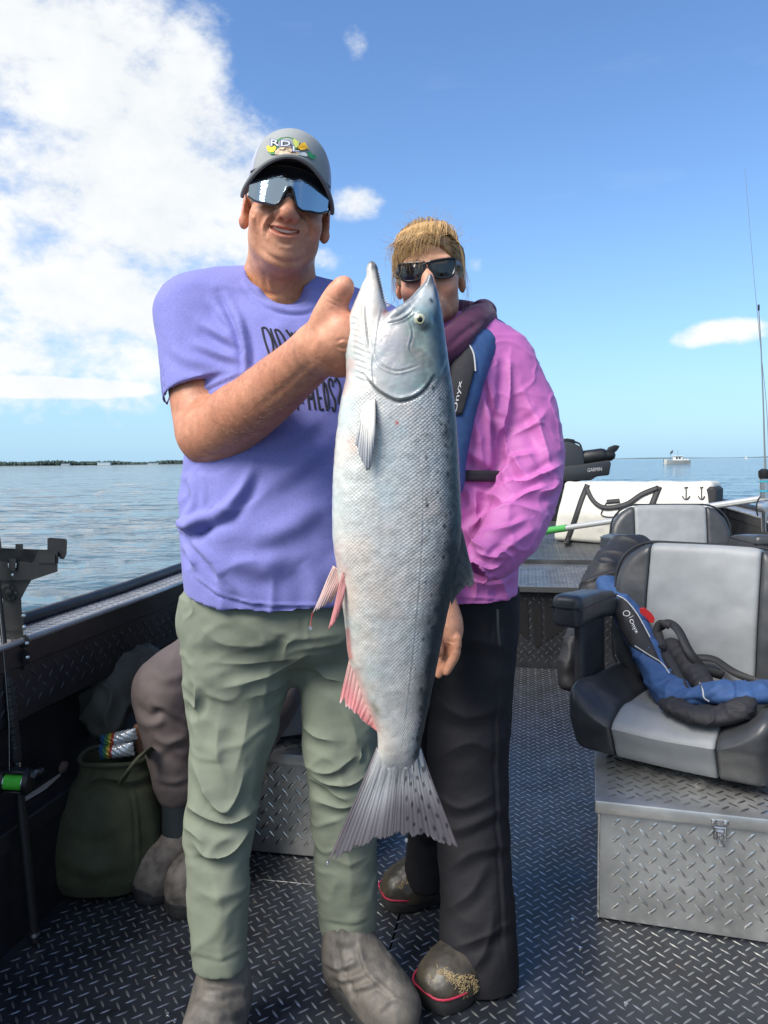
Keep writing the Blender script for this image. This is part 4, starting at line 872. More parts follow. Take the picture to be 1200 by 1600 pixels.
    # skin creases on thumb, wrist and knuckles
    V = folds(V, Q, [([(509, 462), (520, 468), (532, 474)], 1.6, -.0012), ([(511, 471), (522, 476), (530, 481)], 1.6, -.0010), ([(525, 534), (538, 530), (545, 536)], 2.2, -.0018), ([(527, 541), (537, 545), (546, 541)], 2.0, -.0014), ([(500, 512), (498, 530), (492, 548)], 5, .0016), ([(318, 705), (334, 712), (352, 704)], 3, -.0014), ([(420, 650), (470, 615), (520, 580)], 7, .0024),
                     ([(400, 640), (450, 600), (490, 562)], 6, -.0012), ([(405, 455), (425, 460), (450, 458)], 4, -.0018), ([(420, 432), (424, 452), (436, 470)], 4, .0025), ([(696, 1000), (706, 1004), (712, 1003)], 1.6, -.0012), ([(697, 1006), (706, 1010)], 1.5, -.0010), ([(694, 975), (703, 985), (708, 1000)], 3, .0016),
                     ([(436, 331), (424, 343), (417, 358), (418, 368)], 3.0, -.0052), ([(470, 334), (482, 348), (485, 364), (482, 372)], 3.0, -.0052), ([(424, 334), (415, 345), (412, 356)], 4, .0022), ([(482, 338), (490, 350), (492, 360)], 4, .0022), ([(385, 318), (398, 325), (410, 328)], 1.6, -.0012), ([(403, 336), (399, 346), (402, 358)], 2.6, -.0018), ([(436, 378), (447, 382), (459, 381)], 3, -.002), ([(404, 384), (424, 402), (447, 411), (470, 407), (487, 394)], 4.5, -.0035), ([(384, 330), (392, 333), (400, 340)], 1.6, -.001), ([(386, 322), (394, 326), (402, 330)], 1.4, -.001), ([(498, 345), (506, 345), (512, 342)], 1.5, -.001)])
    base = np.array([.53, .255, .155]); C = np.tile(base, (len(V), 1)); n1 = fbm(V*38, 3, 41)[:, None]; n2 = fbm(V*120, 2, 43)[:, None]
    n4 = fbm(V*300, 2, 45)[:, None]; C *= 1+.13*n1*[.6, 1, 1.1]+.10*n2+.08*n4
    red = np.exp(-((L-[0, -.115, -.018])**2).sum(1)/.022**2)*.6+np.exp(-((np.abs(L)-[.05, .07, .0])[:, [0]]**2).sum(1)/.02**2-((L[:, 1]+.075)**2+(L[:, 2]+.02)**2)/.025**2)*.5+sstep(.080, .090, np.abs(L[:, 0]))*head*.7
    C = C*(1-red[:, None]*np.array([-.10, .22, .24]))
    lip = np.exp(-((np.abs(L[:, 2]+.049)/.0105)**4))*np.exp(-(L[:, 0]/.029)**4)*sstep(-.085, -.094, L[:, 1]); C = C*(1-lip[:, None]*np.array([.02, .30, .22]))
    nb_ = sstep(-.10, -.13, L[:, 2])*(U < 505)*(Vv < 480)*(V[:, 1] > 1.4); C = C*(1+nb_[:, None]*np.array([.02, -.10, -.38]))  # neck colour painted warmer to offset blue light bounced off the shirt
    stub = np.exp(-((L[:, 2]+.085)/.035)**2)*sstep(-.02, -.06, L[:, 1])*head*(.5+.5*n2[:, 0]); C = C*(1-.16*np.clip(stub, 0, 1)[:, None])
    tan = sstep(505, 560, Vv)*sstep(1.58, 1.54, V[:, 1])*(U < 560); C = C*(1-tan[:, None]*np.array([.12, .20, .22]))
    hand = np.exp(-(((U-535)/24)**2+((Vv-470)/45)**2)); C = C*(1+hand[:, None]*np.array([.16, -.02, .02]))
    body = add('body', V, Q, SKIN, man, cols=np.clip(C, .02, 1))
    # teeth
    G = [[H(x, -.1000+7.0*x*x, -.0425+4*x*x-.0072*b*(1-(x/.030)**2)) for x in np.linspace(-.0235, .0235, 25)] for b in (0, .5, 1)]
    Vt, Ft = solid_sheet(G, .0015); t = add('teeth', Vt, Ft, mat('teeth', (.62, .58, .50), .25), man)
    # forearm hair
    f = np.where((U > 300) & (U < 505) & (Vv > 545) & (Vv < 715) & (V[:, 1] < 1.56) & (V[:, 2] > 1.19))[0]; N = vnormals(V, Q); mb = MB(); ax = fa[-1]-fa[0]; ax /= np.linalg.norm(ax)
    for i in RNG.choice(f, 2200, True):
        p = V[i]; n = N[i]; l = RNG.uniform(.007, .014); d = ax*RNG.uniform(.5, 1.2)+RNG.normal(0, .28, 3)
        d = d-n*(d@n)*.6; d /= np.linalg.norm(d); mb.tube([p-n*.0006, p+d*l*.5+n*l*.20, p+d*l+n*l*.22], [.00010, .00008, .00004], 3, False)
    mb.build('arm_hair', mat('blond_arm_hair', (.52, .35, .21), .5), man, kind='stuff')
    return body
body_m = man_body()

# ---- cap and sunglasses
def cap():
    CG = mat('grey_cap_cloth', (.27, .285, .285), .85, bump=.2, bscale=500, bdist=.0008, var=.05, vscale=60); CM = mat('lilac_cap_mesh', (.36, .38, .50), .9, bump=.5, bscale=700, bdist=.001); CB = mat('charcoal_brim', (.028, .030, .034), .8)
    n = 48; m = 18; cen = np.array([0, .012, .050])
    def shell(a, t):                # a: heading (0 = front), t: 0 rim .. 1 top
        ph = t*math.pi/2; rx, ry, rz = .0865, .1075, .094
        f = max(math.cos(a), 0)**2; e = .62
        r = math.cos(ph)**e; z = .012+.001*f+rz*math.sin(ph)**.86*(1+.03*f)
        return H(cen[0]+rx*r*math.sin(a), cen[1]-ry*r*math.cos(a), cen[2]+z-.012*(1-math.cos(a))*(1-t)*.6)
    root = None
    for nm, a0, a1, mt_ in (('front_panel', -62, 62, CG), ('rear_panel', 62, 298, CM)):
        A = np.linspace(rad(a0), rad(a1), 34); G = [[shell(a, t) for t in np.linspace(0, .999, m)] for a in A]
        V, F = solid_sheet(G, .0025)
        if root is None: root = add('cap', V, F, mt_, man); first = root
        else: add(nm, V, F, mt_, root)
    # brim
    def brim(a, t):
        x0, y0 = .086*math.sin(a), .012-.107*math.cos(a); ext = .068*max(math.cos(a*.92), 0)**.55
        x = x0*(1+.10*t*abs(math.sin(a))); y = y0-ext*t; z = .076-5.6*x*x+.004*t-.012*t*t
        return H(x, y, z)
    A = np.linspace(-rad(86), rad(86), 40); G = [[brim(a, t) for t in np.linspace(0, 1, 10)] for a in A]
    V, F = solid_sheet(G, .004); b = add('brim', V, F, CB, root)
    G2 = [[p+HR@np.array([0, 0, .0042]) for p in r] for r in G]; V, F = solid_sheet(G2, .003); add('brim_top', V, F, CG, root)
    MB().tube([brim(a, 1.0)+HR@np.array([0, 0, .0015]) for a in A], .0042, 8).build('brim_binding', mat('brim_binding', (.18, .19, .19), .8), root)
    MB().sphere(H(0, .012, .170), (.007, .007, .004)).build('button', CG, root)
    # embroidered badge: R D L letters over a potato heap, tulips, barley and leaves
    bv = bvh_of(first); 
    def patch(nm, pts, col, lift, th=.0012):
        c = mat('stitch_'+nm, col, .75, var=.15, vscale=500); P = drape([W(u, v, 1.36) for u, v in pts], bv, lift); nrm = P.mean(0)-np.array([0, 0, CAMZ]); nrm /= np.linalg.norm(nrm)
        o = MB().prism(P, nrm*th).build(nm, c, first_badge or root, False); return o
    first_badge = None
    cp = lambda pts: [(340+x/4, 190+y/4) for x, y in pts]
    first_badge = patch('badge_leaves', cp([(352, 150), (360, 118), (395, 100), (440, 94), (480, 104), (510, 130), (505, 165), (470, 185), (400, 185), (365, 170)]), (.05, .20, .07), .0020)
    WLOC[first_badge.name] = WLOC[man.name]
    FB = root
    def pp(nm, pts, col, lift=.0036): 
        c = mat('stitch_'+nm, col, .75, var=.15, vscale=500); P = drape([W(u, v, 1.36) for u, v in cp(pts)], bv, lift); nrm = P.mean(0)-np.array([0, 0, CAMZ]); nrm /= np.linalg.norm(nrm)
        MB().prism(P, nrm*.0012).build(nm, c, FB, False)
    pp('badge_tulip', [(305, 160), (312, 150), (330, 150), (345, 156), (360, 150), (364, 170), (352, 188), (330, 192), (312, 182)], (.80, .52, .03))
    pp('badge_leaf', [(312, 184), (335, 196), (358, 190), (356, 200), (330, 202)], (.04, .32, .10), .0040)
    pp('badge_heap', [(358, 205), (360, 182), (380, 168), (398, 158), (425, 152), (452, 160), (475, 170), (500, 182), (512, 196), (500, 208), (440, 200), (400, 204)], (.62, .46, .32))
    pp('badge_heap', [(385, 172), (402, 160), (420, 160), (412, 174)], (.66, .52, .38), .0044); pp('badge_heap', [(440, 176), (462, 168), (480, 180), (455, 190)], (.66, .52, .38), .0044)
    pp('badge_barley', [(470, 110), (482, 106), (498, 122), (512, 120), (506, 150), (490, 165), (474, 140)], (.45, .50, .12))
    for q in range(5): x, y = 500+q*2, 165; pp('badge_fan', [(x, y), (520+q*9, 135+q*9), (545+q*6, 128+q*9), (552+q*4, 140+q*8), (520, 178)], (.78, .46, .03), .0036+.0003*q)
    pp('badge_mound', [(498, 205), (515, 192), (545, 190), (562, 205), (560, 218), (530, 212)], (.62, .66, .68))
    pp('badge_sprig', [(560, 205), (566, 190), (585, 190), (590, 205), (615, 210), (612, 228), (590, 236), (575, 222)], (.03, .30, .12))
    for ch, x0, y0, hh, ww in (('R', 332, 150, 38, 50), ('D', 396, 152, 34, 58), ('L', 470, 185, 34, 40)):
        V, F = text2d(ch); V = V/V.max(0)
        for nm, sc_, col, lf in (('badge_letter_edge', 1.22, (.02, .03, .16), .0050), ('badge_letter', 1.0, (.62, .66, .80), .0062)):
            P = [(x0+((a-.5)*sc_+.5)*ww, y0-((b-.5)*sc_+.5)*hh) for a, b in V]; P = drape([W(u, v, 1.36) for u, v in cp(P)], bv, lf)
            add(nm, P, F, mat('stitch_'+nm, col, .7), root, False)
cap()
def shades():
    m, nt, b = new_mat('mirror_lens'); b.inputs['Base Color'].default_value = (.27, .34, .40, 1); b.inputs['Metallic'].default_value = 1; b.inputs['Roughness'].default_value = .04
    N, L = nt.nodes, nt.links; t = N.new('ShaderNodeTexNoise'); t.inputs['Scale'].default_value = 30; bp = N.new('ShaderNodeBump'); bp.inputs['Strength'].default_value = .04; bp.inputs['Distance'].default_value = .01; L.new(t.outputs['Fac'], bp.inputs['Height']); L.new(bp.outputs[0], b.inputs['Normal'])
    fr = mat('glasses_frame', (.012, .013, .015), .25)
    def pt(x, q):                   # q 0 top .. 1 bottom
        ax_ = abs(x); top = .064-2.2*x*x
        bot = interp(np.array([ax_]), [0, .005, .011, .017, .024, .045, .066, .078], [.026, .023, .009, -.004, -.009, -.008, -.004, .004])[0]
        z = top+(bot-top)*q; y = -.1225+4.4*x*x+28*x**4*10-.008*q+.05*(z-.02)**2
        return H(x, y, z)
    xs = np.linspace(-.0785, .0785, 61); G = [[pt(x, q) for q in np.linspace(0, 1, 10)] for x in xs]; V, F = solid_sheet(G, .0022); g = add('sunglasses', V, F, m, man, 60)
    MB().tube([pt(x, 1) for x in xs], .0022, 6).build('lower_rim', fr, g); MB().tube([pt(x, 0) for x in xs], .003, 6).build('upper_rim', fr, g)
    MB().tube([pt(0, 1)+HR@np.array([q*.012, .008, -.012-abs(q)*.008]) for q in (-1, -.5, 0, .5, 1)], .003, 6).build('nose_pad', fr, g)
    gl = mat('pale_temple_arm', (.34, .36, .38), .3)
    for s in (-1, 1): MB().tube([pt(s*.078, .35), H(s*.084, -.055, .030), H(s*.0875, -.02, .026), H(s*.088, .03, .018)], [.005, .0045, .004, .003], 6, flat=(1, .5)).build('temple_arm', fr if s > 0 else gl, g)
shades()
# ---- lettering on the shirt (only what the photograph shows)
def shirt_print():
    bv = bvh_of(shirt)
    def letter(*strokes):
        mb = MB()
        for pts in strokes:
            c = crv(pts, max(len(pts)*5, 6)); P = drape([W(u, v, 1.44) for u, v in c], bv, .0001); mb.tube(P, 2.1*1.44/FPX*.88, 6)
        mb.build('shirt_letter', INK, man)
    c8 = lambda pts: [(400+x/8, 490+y/8) for x, y in pts]
    for L in ([[(75, 175), (110, 330), (175, 530)], [(85, 175), (130, 190), (185, 290), (215, 420), (210, 500), (178, 525)]], [[(180, 190), (230, 340), (280, 465)]],
              [[(232, 200), (275, 310), (320, 430)], [(238, 200), (285, 215), (340, 290), (375, 370), (372, 410)]], [[(375, 205), (420, 270), (460, 330)], [(440, 235), (456, 285), (462, 328)]],
              [[(482, 238), (505, 240), (522, 275), (510, 292), (490, 280), (480, 245)]], [[(1062, 628), (1090, 645), (1120, 638)]], [[(575, 1075), (582, 1120)]], [[(515, 1150), (526, 1195)]],
              [[(648, 1030), (660, 1120), (671, 1195)], [(656, 1010), (686, 1065), (706, 985)], [(704, 965), (725, 1090), (742, 1195)]], [[(755, 930), (775, 1060), (797, 1195)], [(797, 1195), (820, 1200), (845, 1190)], [(784, 1055), (818, 1050)]],
              [[(838, 850), (850, 1000), (885, 1205)], [(838, 850), (872, 900), (900, 1040), (907, 1160), (886, 1206)]], [[(958, 910), (950, 840), (915, 815), (905, 880), (945, 1000), (985, 1090), (987, 1190), (966, 1212), (950, 1165)]],
              [[(985, 855), (992, 812), (1022, 830), (1052, 920), (1046, 1000), (1030, 1060), (1036, 1125)]]): letter(*[c8(p) for p in L])
shirt_print()
# ================================================================== THE SALMON
FY = 1.155
def salmon():
    t = thing('salmon', 'big silver salmon held upright by its gills in front of the two people', 'fish', W(620, 1330, FY))
    body = [(430, 669, 675, .005), (440, 664, 677.5, .009), (452, 653, 682, .014), (466, 640, 685.5, .021), (478, 624, 688, .027), (490, 604, 690.5, .032), (505, 574, 692.5, .037), (530, 553, 696, .042), (560, 548, 700, .046), (590, 541, 704.5, .049), (620, 534, 709, .051), (675, 526, 714, .053), (737, 520.5, 718, .055), (800, 519, 720.5, .056), (852, 521, 719.5, .055), (890, 527, 713.5, .053), (947, 535.5, 702, .049), (984, 540, 693.5, .045), (1024, 544.5, 686, .041), (1060, 557, 679, .037), (1100, 572, 671, .032), (1139, 588, 662.5, .028), (1165, 590.5, 657.5, .025), (1186, 590, 656, .0185), (1204, 594, 653, .0100)]
    rows = []
    for v, a, b, ry in body:
        p, q = W(a, v, FY), W(b, v, FY); rows.append(((p[2]+q[2])/2, (p[0]+q[0])/2, FY, (q[0]-p[0])/2, ry))
    z0 = rows[-1][0]; s = SDF((-.105, FY-.075, z0-.015), (.14, FY+.075, 1.525), .0015)
    s.loft(rows, .004, n=2.15)
    P = lambda u, v, dy=0.0: W(u, v, FY+dy)
    # lower jaw, hooked tip, gular pouch
    s.chain([P(580, 588, -.01), P(580, 545, -.008), P(583, 512, -.006), P(583, 482, -.004), P(584, 455, -.002), P(583, 433), P(581.5, 421), P(581, 412)], [.026, .026, .024, .0175, .0115, .0074, .0052, .0026], .008, n=18, sq=(1, .92, 1))
    s.chain([P(568, 600, -.0), P(560, 560, -.0), P(557, 525, -.0), P(561, 490), P(569, 460), P(574, 440)], [.022, .0185, .0150, .0115, .0075, .004], .006, n=14)
    # cheek, gill cover and maxilla plates stand a little proud
    s.ell(P(618, 545, -.026), (.040, .020, .044), rot('Y', 8), .008); s.ell(P(632, 585, -.030), (.050, .019, .040), rot('Y', -12), .008)
    s.chain([P(657, 461, -.012), P(640, 475, -.022), P(622, 488, -.030), P(610, 497, -.030)], [.0040, .0060, .0066, .0055], .002, n=8)
    s.ell(P(657, 500, -.030), (.017, .013, .018), None, .006)
    # mouth gape
    s.chain([P(612, 430), P(610, 452), P(608, 474)], [.0165, .0115, .0022], .002, 'sub', n=8, sq=(1, 4, 1))
    V, Q = s.mesh(1)
    F = [([(678, 588), (668, 605), (655, 617), (640, 624), (622, 627), (606, 621), (592, 612), (577, 597), (566, 585)], 2.6, -.0040), ([(586, 540), (588, 556), (596, 570), (610, 578), (623, 580), (640, 576), (654, 571)], 1.6, -.0019), ([(585, 548), (582, 575), (586, 606)], 1.6, -.0014),
         ([(638, 496), (645, 520), (640, 545), (650, 556)], 1.6, -.0012), ([(608, 503), (625, 500), (640, 491), (648, 481)], 1.7, -.0030), ([(571, 465), (573, 500), (577, 535), (580, 545)], 2.2, -.0036), ([(598, 480), (590, 520), (588, 545)], 2, -.001),
         ([(662, 735), (660, 850), (650, 980), (637, 1100), (627, 1180)], 1.2, -.0006), ([(700, 560), (690, 590), (680, 612)], 3, -.001)]
    for q in range(11):             # branchiostegal rays
        c = q/10; F.append(([(547+4*c*c+6*c, 492+92*c), (556+8*c, 490+94*c+4), (566+10*c, 500+92*c+2)], 3.2, .0011))
    V = folds(V, Q, F); N = vnormals(V, Q); V = V+N*(.0005*fbm(V*70, 3, 61))[:, None]
    U, Vv = px(V); R = np.array(sorted(body)); uL = interp(Vv, R[:, 0], R[:, 1]); uR = interp(Vv, R[:, 0], R[:, 2]); sN = (U-uL)/np.maximum(uR-uL, 4)
    rz = np.array(sorted(rows)); cx = np.interp(V[:, 2], rz[:, 0], rz[:, 1]); rx = np.interp(V[:, 2], rz[:, 0], rz[:, 3]); ryy = np.interp(V[:, 2], rz[:, 0], rz[:, 4])
    th = np.arctan2((V[:, 0]-cx)/rx, -(V[:, 1]-FY)/ryy); g = th/math.pi+.5       # 0 belly edge .. 1 back edge on the near side
    n1, n2, n3 = fbm(V*22, 4, 71), fbm(V*75, 3, 73), fbm(V*160, 2, 75)
    white = np.array([.58, .56, .51]); silver = np.array([.45, .45, .44]); blue = np.array([.34, .35, .355]); dark = np.array([.020, .028, .036])
    w1 = sstep(.16, .46, g+.03*n1); C = white*(1-w1)[:, None]+silver*w1[:, None]
    w2 = sstep(.50, .78, g+.04*n1)*.75; C = C*(1-w2)[:, None]+blue*w2[:, None]
    lim = np.interp(Vv, [560, 700, 800, 950, 1100, 1180], [.83, .82, .80, .75, .75, .80]); w3 = sstep(lim-.13, lim+.05, g+.035*n1+.03*n2); C = C*(1-w3)[:, None]+dark*w3[:, None]
    C *= (1+.10*n2+.06*n3)[:, None]
    back = sstep(.05, .35, V[:, 1]-FY-.0) ; C = C
    # dark speckles of the back
    for i in range(230):
        v = RNG.uniform(600, 1190); gg = 1-abs(RNG.normal(0, .13))-.04; u = np.interp(v, R[:, 0], R[:, 1])+(np.interp(v, R[:, 0], R[:, 2])-np.interp(v, R[:, 0], R[:, 1]))*(.5+.5*math.sin((gg-.5)*math.pi)); r = RNG.uniform(1.3, 3.6)
        m = (np.abs(U-u) < 8) & (np.abs(Vv-v) < 8); k = np.exp(-(((U[m]-u)/r/.8)**2+((Vv[m]-v)/r/1.2)**2)**1.5)*RNG.uniform(.6, .95); C[m] = C[m]*(1-k)[:, None]+np.array([.015, .018, .022])*k[:, None]
    # head: pale cheek, green grey mottle, blue black crown, white jaw with dark lip
    hd = sstep(.0, 1.0, (np.interp(U, [545, 580, 625, 675, 712], [585, 612, 630, 600, 575])-Vv)/7); hw = hd[:, None]
    hc = np.array([.37, .38, .38])*(1+.14*n1+.10*n2)[:, None]; pk = np.exp(-((U-612)/26)**2-((Vv-545)/34)**2)*.5; hc = hc*(1+pk[:, None]*np.array([.10, -.03, .04]))
    gm = sstep(.44, .68, g+.10*n1+.06*n2)*sstep(455, 500, Vv); hc = hc*(1-gm*.8)[:, None]+np.array([.11, .17, .15])*(1+.55*np.clip(n2*1.4, -1, 1))[:, None]*(gm*.8)[:, None]
    cr = sstep(.66, .82, g+.04*n2); hc = hc*(1-cr)[:, None]+np.array([.018, .040, .060])*cr[:, None]
    jw = sstep(602, 574, U+(Vv-500)*.10); hc = hc*(1-jw)[:, None]+np.array([.52, .51, .475])*(1+.06*n2)[:, None]*jw[:, None]
    C = C*(1-hw)+hc*hw
    def stain(line, w, col, a, pw=2):
        d, tt, _ = seg_dist(U, Vv, line); k = (a*np.exp(-(d/w)**pw))[:, None]; C[:] = C*(1-k)+np.array(col)*k
    stain([(588, 416), (592, 440), (599, 464), (606, 481)], 3.4, (.03, .032, .036), .92); stain([(580, 408), (582, 416)], 7, (.05, .055, .06), .85); stain([(606, 482), (621, 479), (641, 468), (658, 450), (670, 437)], 2.0, (.09, .10, .11), .75)
    stain([(674, 432), (672, 440)], 9, (.05, .06, .075), .9); stain([(608, 504), (625, 501), (640, 492), (648, 481)], 2.4, (.06, .07, .08), .8); stain([(610, 480), (600, 488)], 4, (.30, .10, .09), .7)
    stain([(678, 588), (668, 605), (655, 617), (640, 624), (622, 627), (606, 621), (592, 612), (577, 597)], 2.3, (.07, .075, .075), .85); stain([(595, 570), (610, 579), (623, 581), (640, 577)], 1.2, (.17, .19, .19), .6); stain([(656, 500), (656, 500.5)], 15, (.12, .14, .155), .75, 4)
    stain([(548, 566), (541, 590), (536, 612)], 7, (.60, .32, .27), .55); stain([(620, 660), (620.5, 661.5)], 2.6, (.45, .06, .05), .95); stain([(673, 468), (675, 471)], 2.6, (.01, .02, .03), .9); stain([(549, 690), (553, 705)], 6, (.58, .38, .30), .4)
    stain([(524, 858), (530, 880), (540, 897)], 8, (.60, .34, .31), .4); stain([(543, 985), (546, 1020), (548, 1028)], 4, (.52, .14, .13), .75); stain([(556, 1050), (575, 1105), (590, 1140)], 7, (.58, .30, .27), .5); stain([(582, 1100), (588, 1110)], 5, (.16, .13, .08), .6)
    stain([(586, 634), (587, 660)], 2.6, (.05, .06, .07), .8); stain([(538, 897), (533, 925)], 2.6, (.12, .06, .06), .6)
    tl = sstep(1170, 1212, Vv)[:, None]; C = C*(1-tl*.8)+np.array([.32, .325, .335])*tl*.8
    m, nt, b = new_mat('salmon_skin'); Nn, L = nt.nodes, nt.links
    at = Nn.new('ShaderNodeAttribute'); at.attribute_name = 'tint'; uv = Nn.new('ShaderNodeAttribute'); uv.attribute_name = 'uvw'; sp = Nn.new('ShaderNodeSeparateXYZ'); L.new(uv.outputs['Vector'], sp.inputs[0])
    def mth(op, a, b_=None, c=None):
        n = Nn.new('ShaderNodeMath'); n.operation = op
        for i, x in enumerate((a, b_, c)):
            if x is None: continue
            if isinstance(x, (int, float)): n.inputs[i].default_value = x
            else: L.new(x, n.inputs[i])
        return n.outputs[0]
    cb = Nn.new('ShaderNodeCombineXYZ'); L.new(mth('ADD', sp.outputs[0], sp.outputs[1]), cb.inputs[0]); L.new(mth('SUBTRACT', sp.outputs[0], sp.outputs[1]), cb.inputs[1])
    vo = Nn.new('ShaderNodeTexVoronoi'); vo.voronoi_dimensions = '2D'; vo.inputs['Scale'].default_value = .5*1.42; vo.inputs['Randomness'].default_value = .22; L.new(cb.outputs[0], vo.inputs['Vector'])
    ed = Nn.new('ShaderNodeMapRange'); ed.inputs[1].default_value = .22; ed.inputs[2].default_value = .62; L.new(vo.outputs['Distance'], ed.inputs[0]); edm = mth('MULTIPLY', ed.outputs[0], sp.outputs[2])
    rnd = Nn.new('ShaderNodeSeparateColor'); L.new(vo.outputs['Color'], rnd.inputs[0])
    k = mth('MULTIPLY', mth('SUBTRACT', 1.06, mth('MULTIPLY', edm, .42)), mth('MULTIPLY_ADD', mth('MULTIPLY', mth('SUBTRACT', rnd.outputs[0], .5), sp.outputs[2]), .30, 1.0))
    mx = Nn.new('ShaderNodeVectorMath'); mx.operation = 'SCALE'; L.new(at.outputs['Color'], mx.inputs[0]); L.new(k, mx.inputs['Scale']); L.new(mx.outputs[0], b.inputs['Base Color'])
    bp = Nn.new('ShaderNodeBump'); bp.invert = True; bp.inputs['Strength'].default_value = .55; bp.inputs['Distance'].default_value = .0016; L.new(edm, bp.inputs['Height'])
    fn = Nn.new('ShaderNodeTexNoise'); fn.inputs['Scale'].default_value = 260; fn.inputs['Detail'].default_value = 4; tcc = Nn.new('ShaderNodeTexCoord'); L.new(tcc.outputs['Object'], fn.inputs['Vector']); bp2 = Nn.new('ShaderNodeBump'); bp2.inputs['Strength'].default_value = .18; bp2.inputs['Distance'].default_value = .0015; L.new(fn.outputs['Fac'], bp2.inputs['Height']); L.new(bp.outputs[0], bp2.inputs['Normal']); L.new(bp2.outputs[0], b.inputs['Normal'])
    b.inputs['Metallic'].default_value = .22; b.inputs['Roughness'].default_value = .34; b.inputs['Specular IOR Level'].default_value = .6; b.inputs['Coat Weight'].default_value = .25; b.inputs['Coat Roughness'].default_value = .12
    sc_w = (1-hd)*sstep(.10, .30, g)*sstep(1215, 1185, Vv)*(.30+.70*sstep(.42, .78, g))
    uvw = np.stack([th*17.5, V[:, 2]/.0041, sc_w], 1)
    iri = fbm(V*14, 3, 77)[:, None]; C = C*(1+.10*iri*np.array([.9, -.1, -.5])+.05*fbm(V*40, 2, 79)[:, None]*np.array([-.6, .3, .8]))
    bo = add('body', V, Q, m, t, cols=np.clip(C, .005, 1), uvw=uvw)
    bv = bvh_of(bo)
    def front(u, v, d=.002):
        p = W(u, v, FY); o = np.array([0, 0, CAMZ]); r = p-o; r /= np.linalg.norm(r); h = bv.ray_cast(Vector(tuple(o)), Vector(tuple(r))); return (np.array(h[0])-r*d) if h[0] is not None else p
    # eye
    e = front(656, 500, -.0045); dirn = np.array([0, 0, CAMZ])-e; dirn /= np.linalg.norm(dirn); dirn = dirn+np.array([.05, 0, .1]); dirn /= np.linalg.norm(dirn)
    def dome(r, h_): return [(r, -.004)]+[(r*math.cos(a), h_*math.sin(a)) for a in np.linspace(0, math.pi/2*.98, 8)]
    ey = MB().lathe(dome(.0108, .0052), e, dirn, 28).build('eye', mat('salmon_eye_white', (.42, .43, .36), .12, var=.3, vscale=300, coat=1), t)
    MB().lathe([(.0070, 0), (.0068, .0016), (.0056, .0026), (.005, .0026)], e+dirn*.0032, dirn, 24).build('iris', mat('salmon_iris', (.50, .47, .28), .15, metal=.3, coat=1), ey)
    MB().lathe(dome(.0046, .0018), e+dirn*.0050, dirn, 20).build('pupil', mat('salmon_pupil', (.004, .004, .005), .04), ey)
    # teeth along the lower jaw and under the snout
    tm = mat('fish_teeth', (.62, .60, .54), .3); mb = MB()
    for line, sgn, n in (([(590, 424), (593, 442), (600, 464), (606, 478)], 1, 15),):
        for q, c in enumerate(crv(line, n)):
            p = W(c[0], c[1], FY-.004-.008*(q/n)); d = np.array([.0036*sgn, -.001, .0016]) if sgn > 0 else np.array([-.0012, -.001, .0030]); mb.tube([p-d*.4, p+d*.5, p+d], [.0009, .0006, .0001], 5)
    mb.build('jaw_teeth', tm, t, kind='stuff')
    # fins
    fm = mat('fin_membrane', (.3, .3, .3), .42, attr=True, spec=.5, coat=.3, bump=.2, bscale=300, bdist=.001); 
    def fin(name, base, tip, y0, y1, cfn, rays, nt_=26, ns=90, ragged=.03, th=.0026, bow=.0, onbody=False, pw=1.0, base_th=0.0):
        B = crv(base, ns); T = crv(tip, ns); sarr = np.linspace(0, 1, ns); G = np.zeros((ns, nt_, 3)); Cc = np.zeros((ns, nt_, 3))
        rag = 1-ragged*np.abs(fbm(np.stack([sarr*rays*.9, sarr*0, sarr*0], 1), 3, 81))*1.6
        SQ, QQ = np.meshgrid(sarr, np.linspace(0, 1, nt_), indexing='ij'); RAY = .9*fbm(np.stack([SQ*rays*2.6, QQ*1.3, SQ*0+len(name)], -1), 2, 83)+.45*np.sin(SQ*rays*2*math.pi)
        for i, s_ in enumerate(sarr):
            for j, q in enumerate(np.linspace(0, 1, nt_)):
                qq = q*rag[i]; c = B[i]+(T[i]-B[i])*qq; y = y0+(y1-y0)*qq+bow*math.sin(qq*math.pi)
                p = W(c[0], c[1], FY+y)
                if onbody: f0 = front(B[i][0], B[i][1], -.001); p = W(c[0], c[1], f0[1]+(y1)*qq+bow*math.sin(qq*2.6))
                ray_ = RAY[i, j]; p[1] += .0005*ray_+.0030*math.sin(s_*5+qq*3)*qq
                G[i, j] = p; Cc[i, j] = np.array(cfn(s_, qq, ray_))*(1+.16*ray_+.12*RNG.normal()*.4)
        V, F = solid_sheet(G, (th*np.linspace(1, .35, nt_)+base_th*np.exp(-(np.linspace(0, 1, nt_)/.26)**2))[None, :].repeat(ns, 0)*(1 if not base_th else (.12+.88*np.sin(np.pi*np.linspace(0, 1, ns))**.7)[:, None])); add(name, V, F, fm, t, cols=np.clip(np.vstack([Cc.reshape(-1, 3)]*2), .01, 1))
    mixc = lambda a, b_, k_: np.array(a)*(1-k_)+np.array(b_)*k_
    fin('pectoral_fin', [(566, 637), (575, 628), (586.5, 624)], [(555, 694), (566, 722), (577, 738), (587, 690)], 0, -.014, lambda s_, q, r: mixc(mixc((.58, .56, .52), (.27, .28, .30), sstep(.25, .9, q)), (.10, .11, .12), sstep(.9, 1, s_)), 9, onbody=True, bow=-.010)
    pel = lambda s_, q, r: mixc(mixc((.60, .42, .38), (.46, .26, .25), s_), (.34, .26, .27), sstep(.5, 1, q))
    fin('pelvic_fin', [(521, 884), (530, 890), (537, 897)], [(488.5, 958), (503, 950), (519, 943)], .004, .004, pel, 8, ragged=.05)
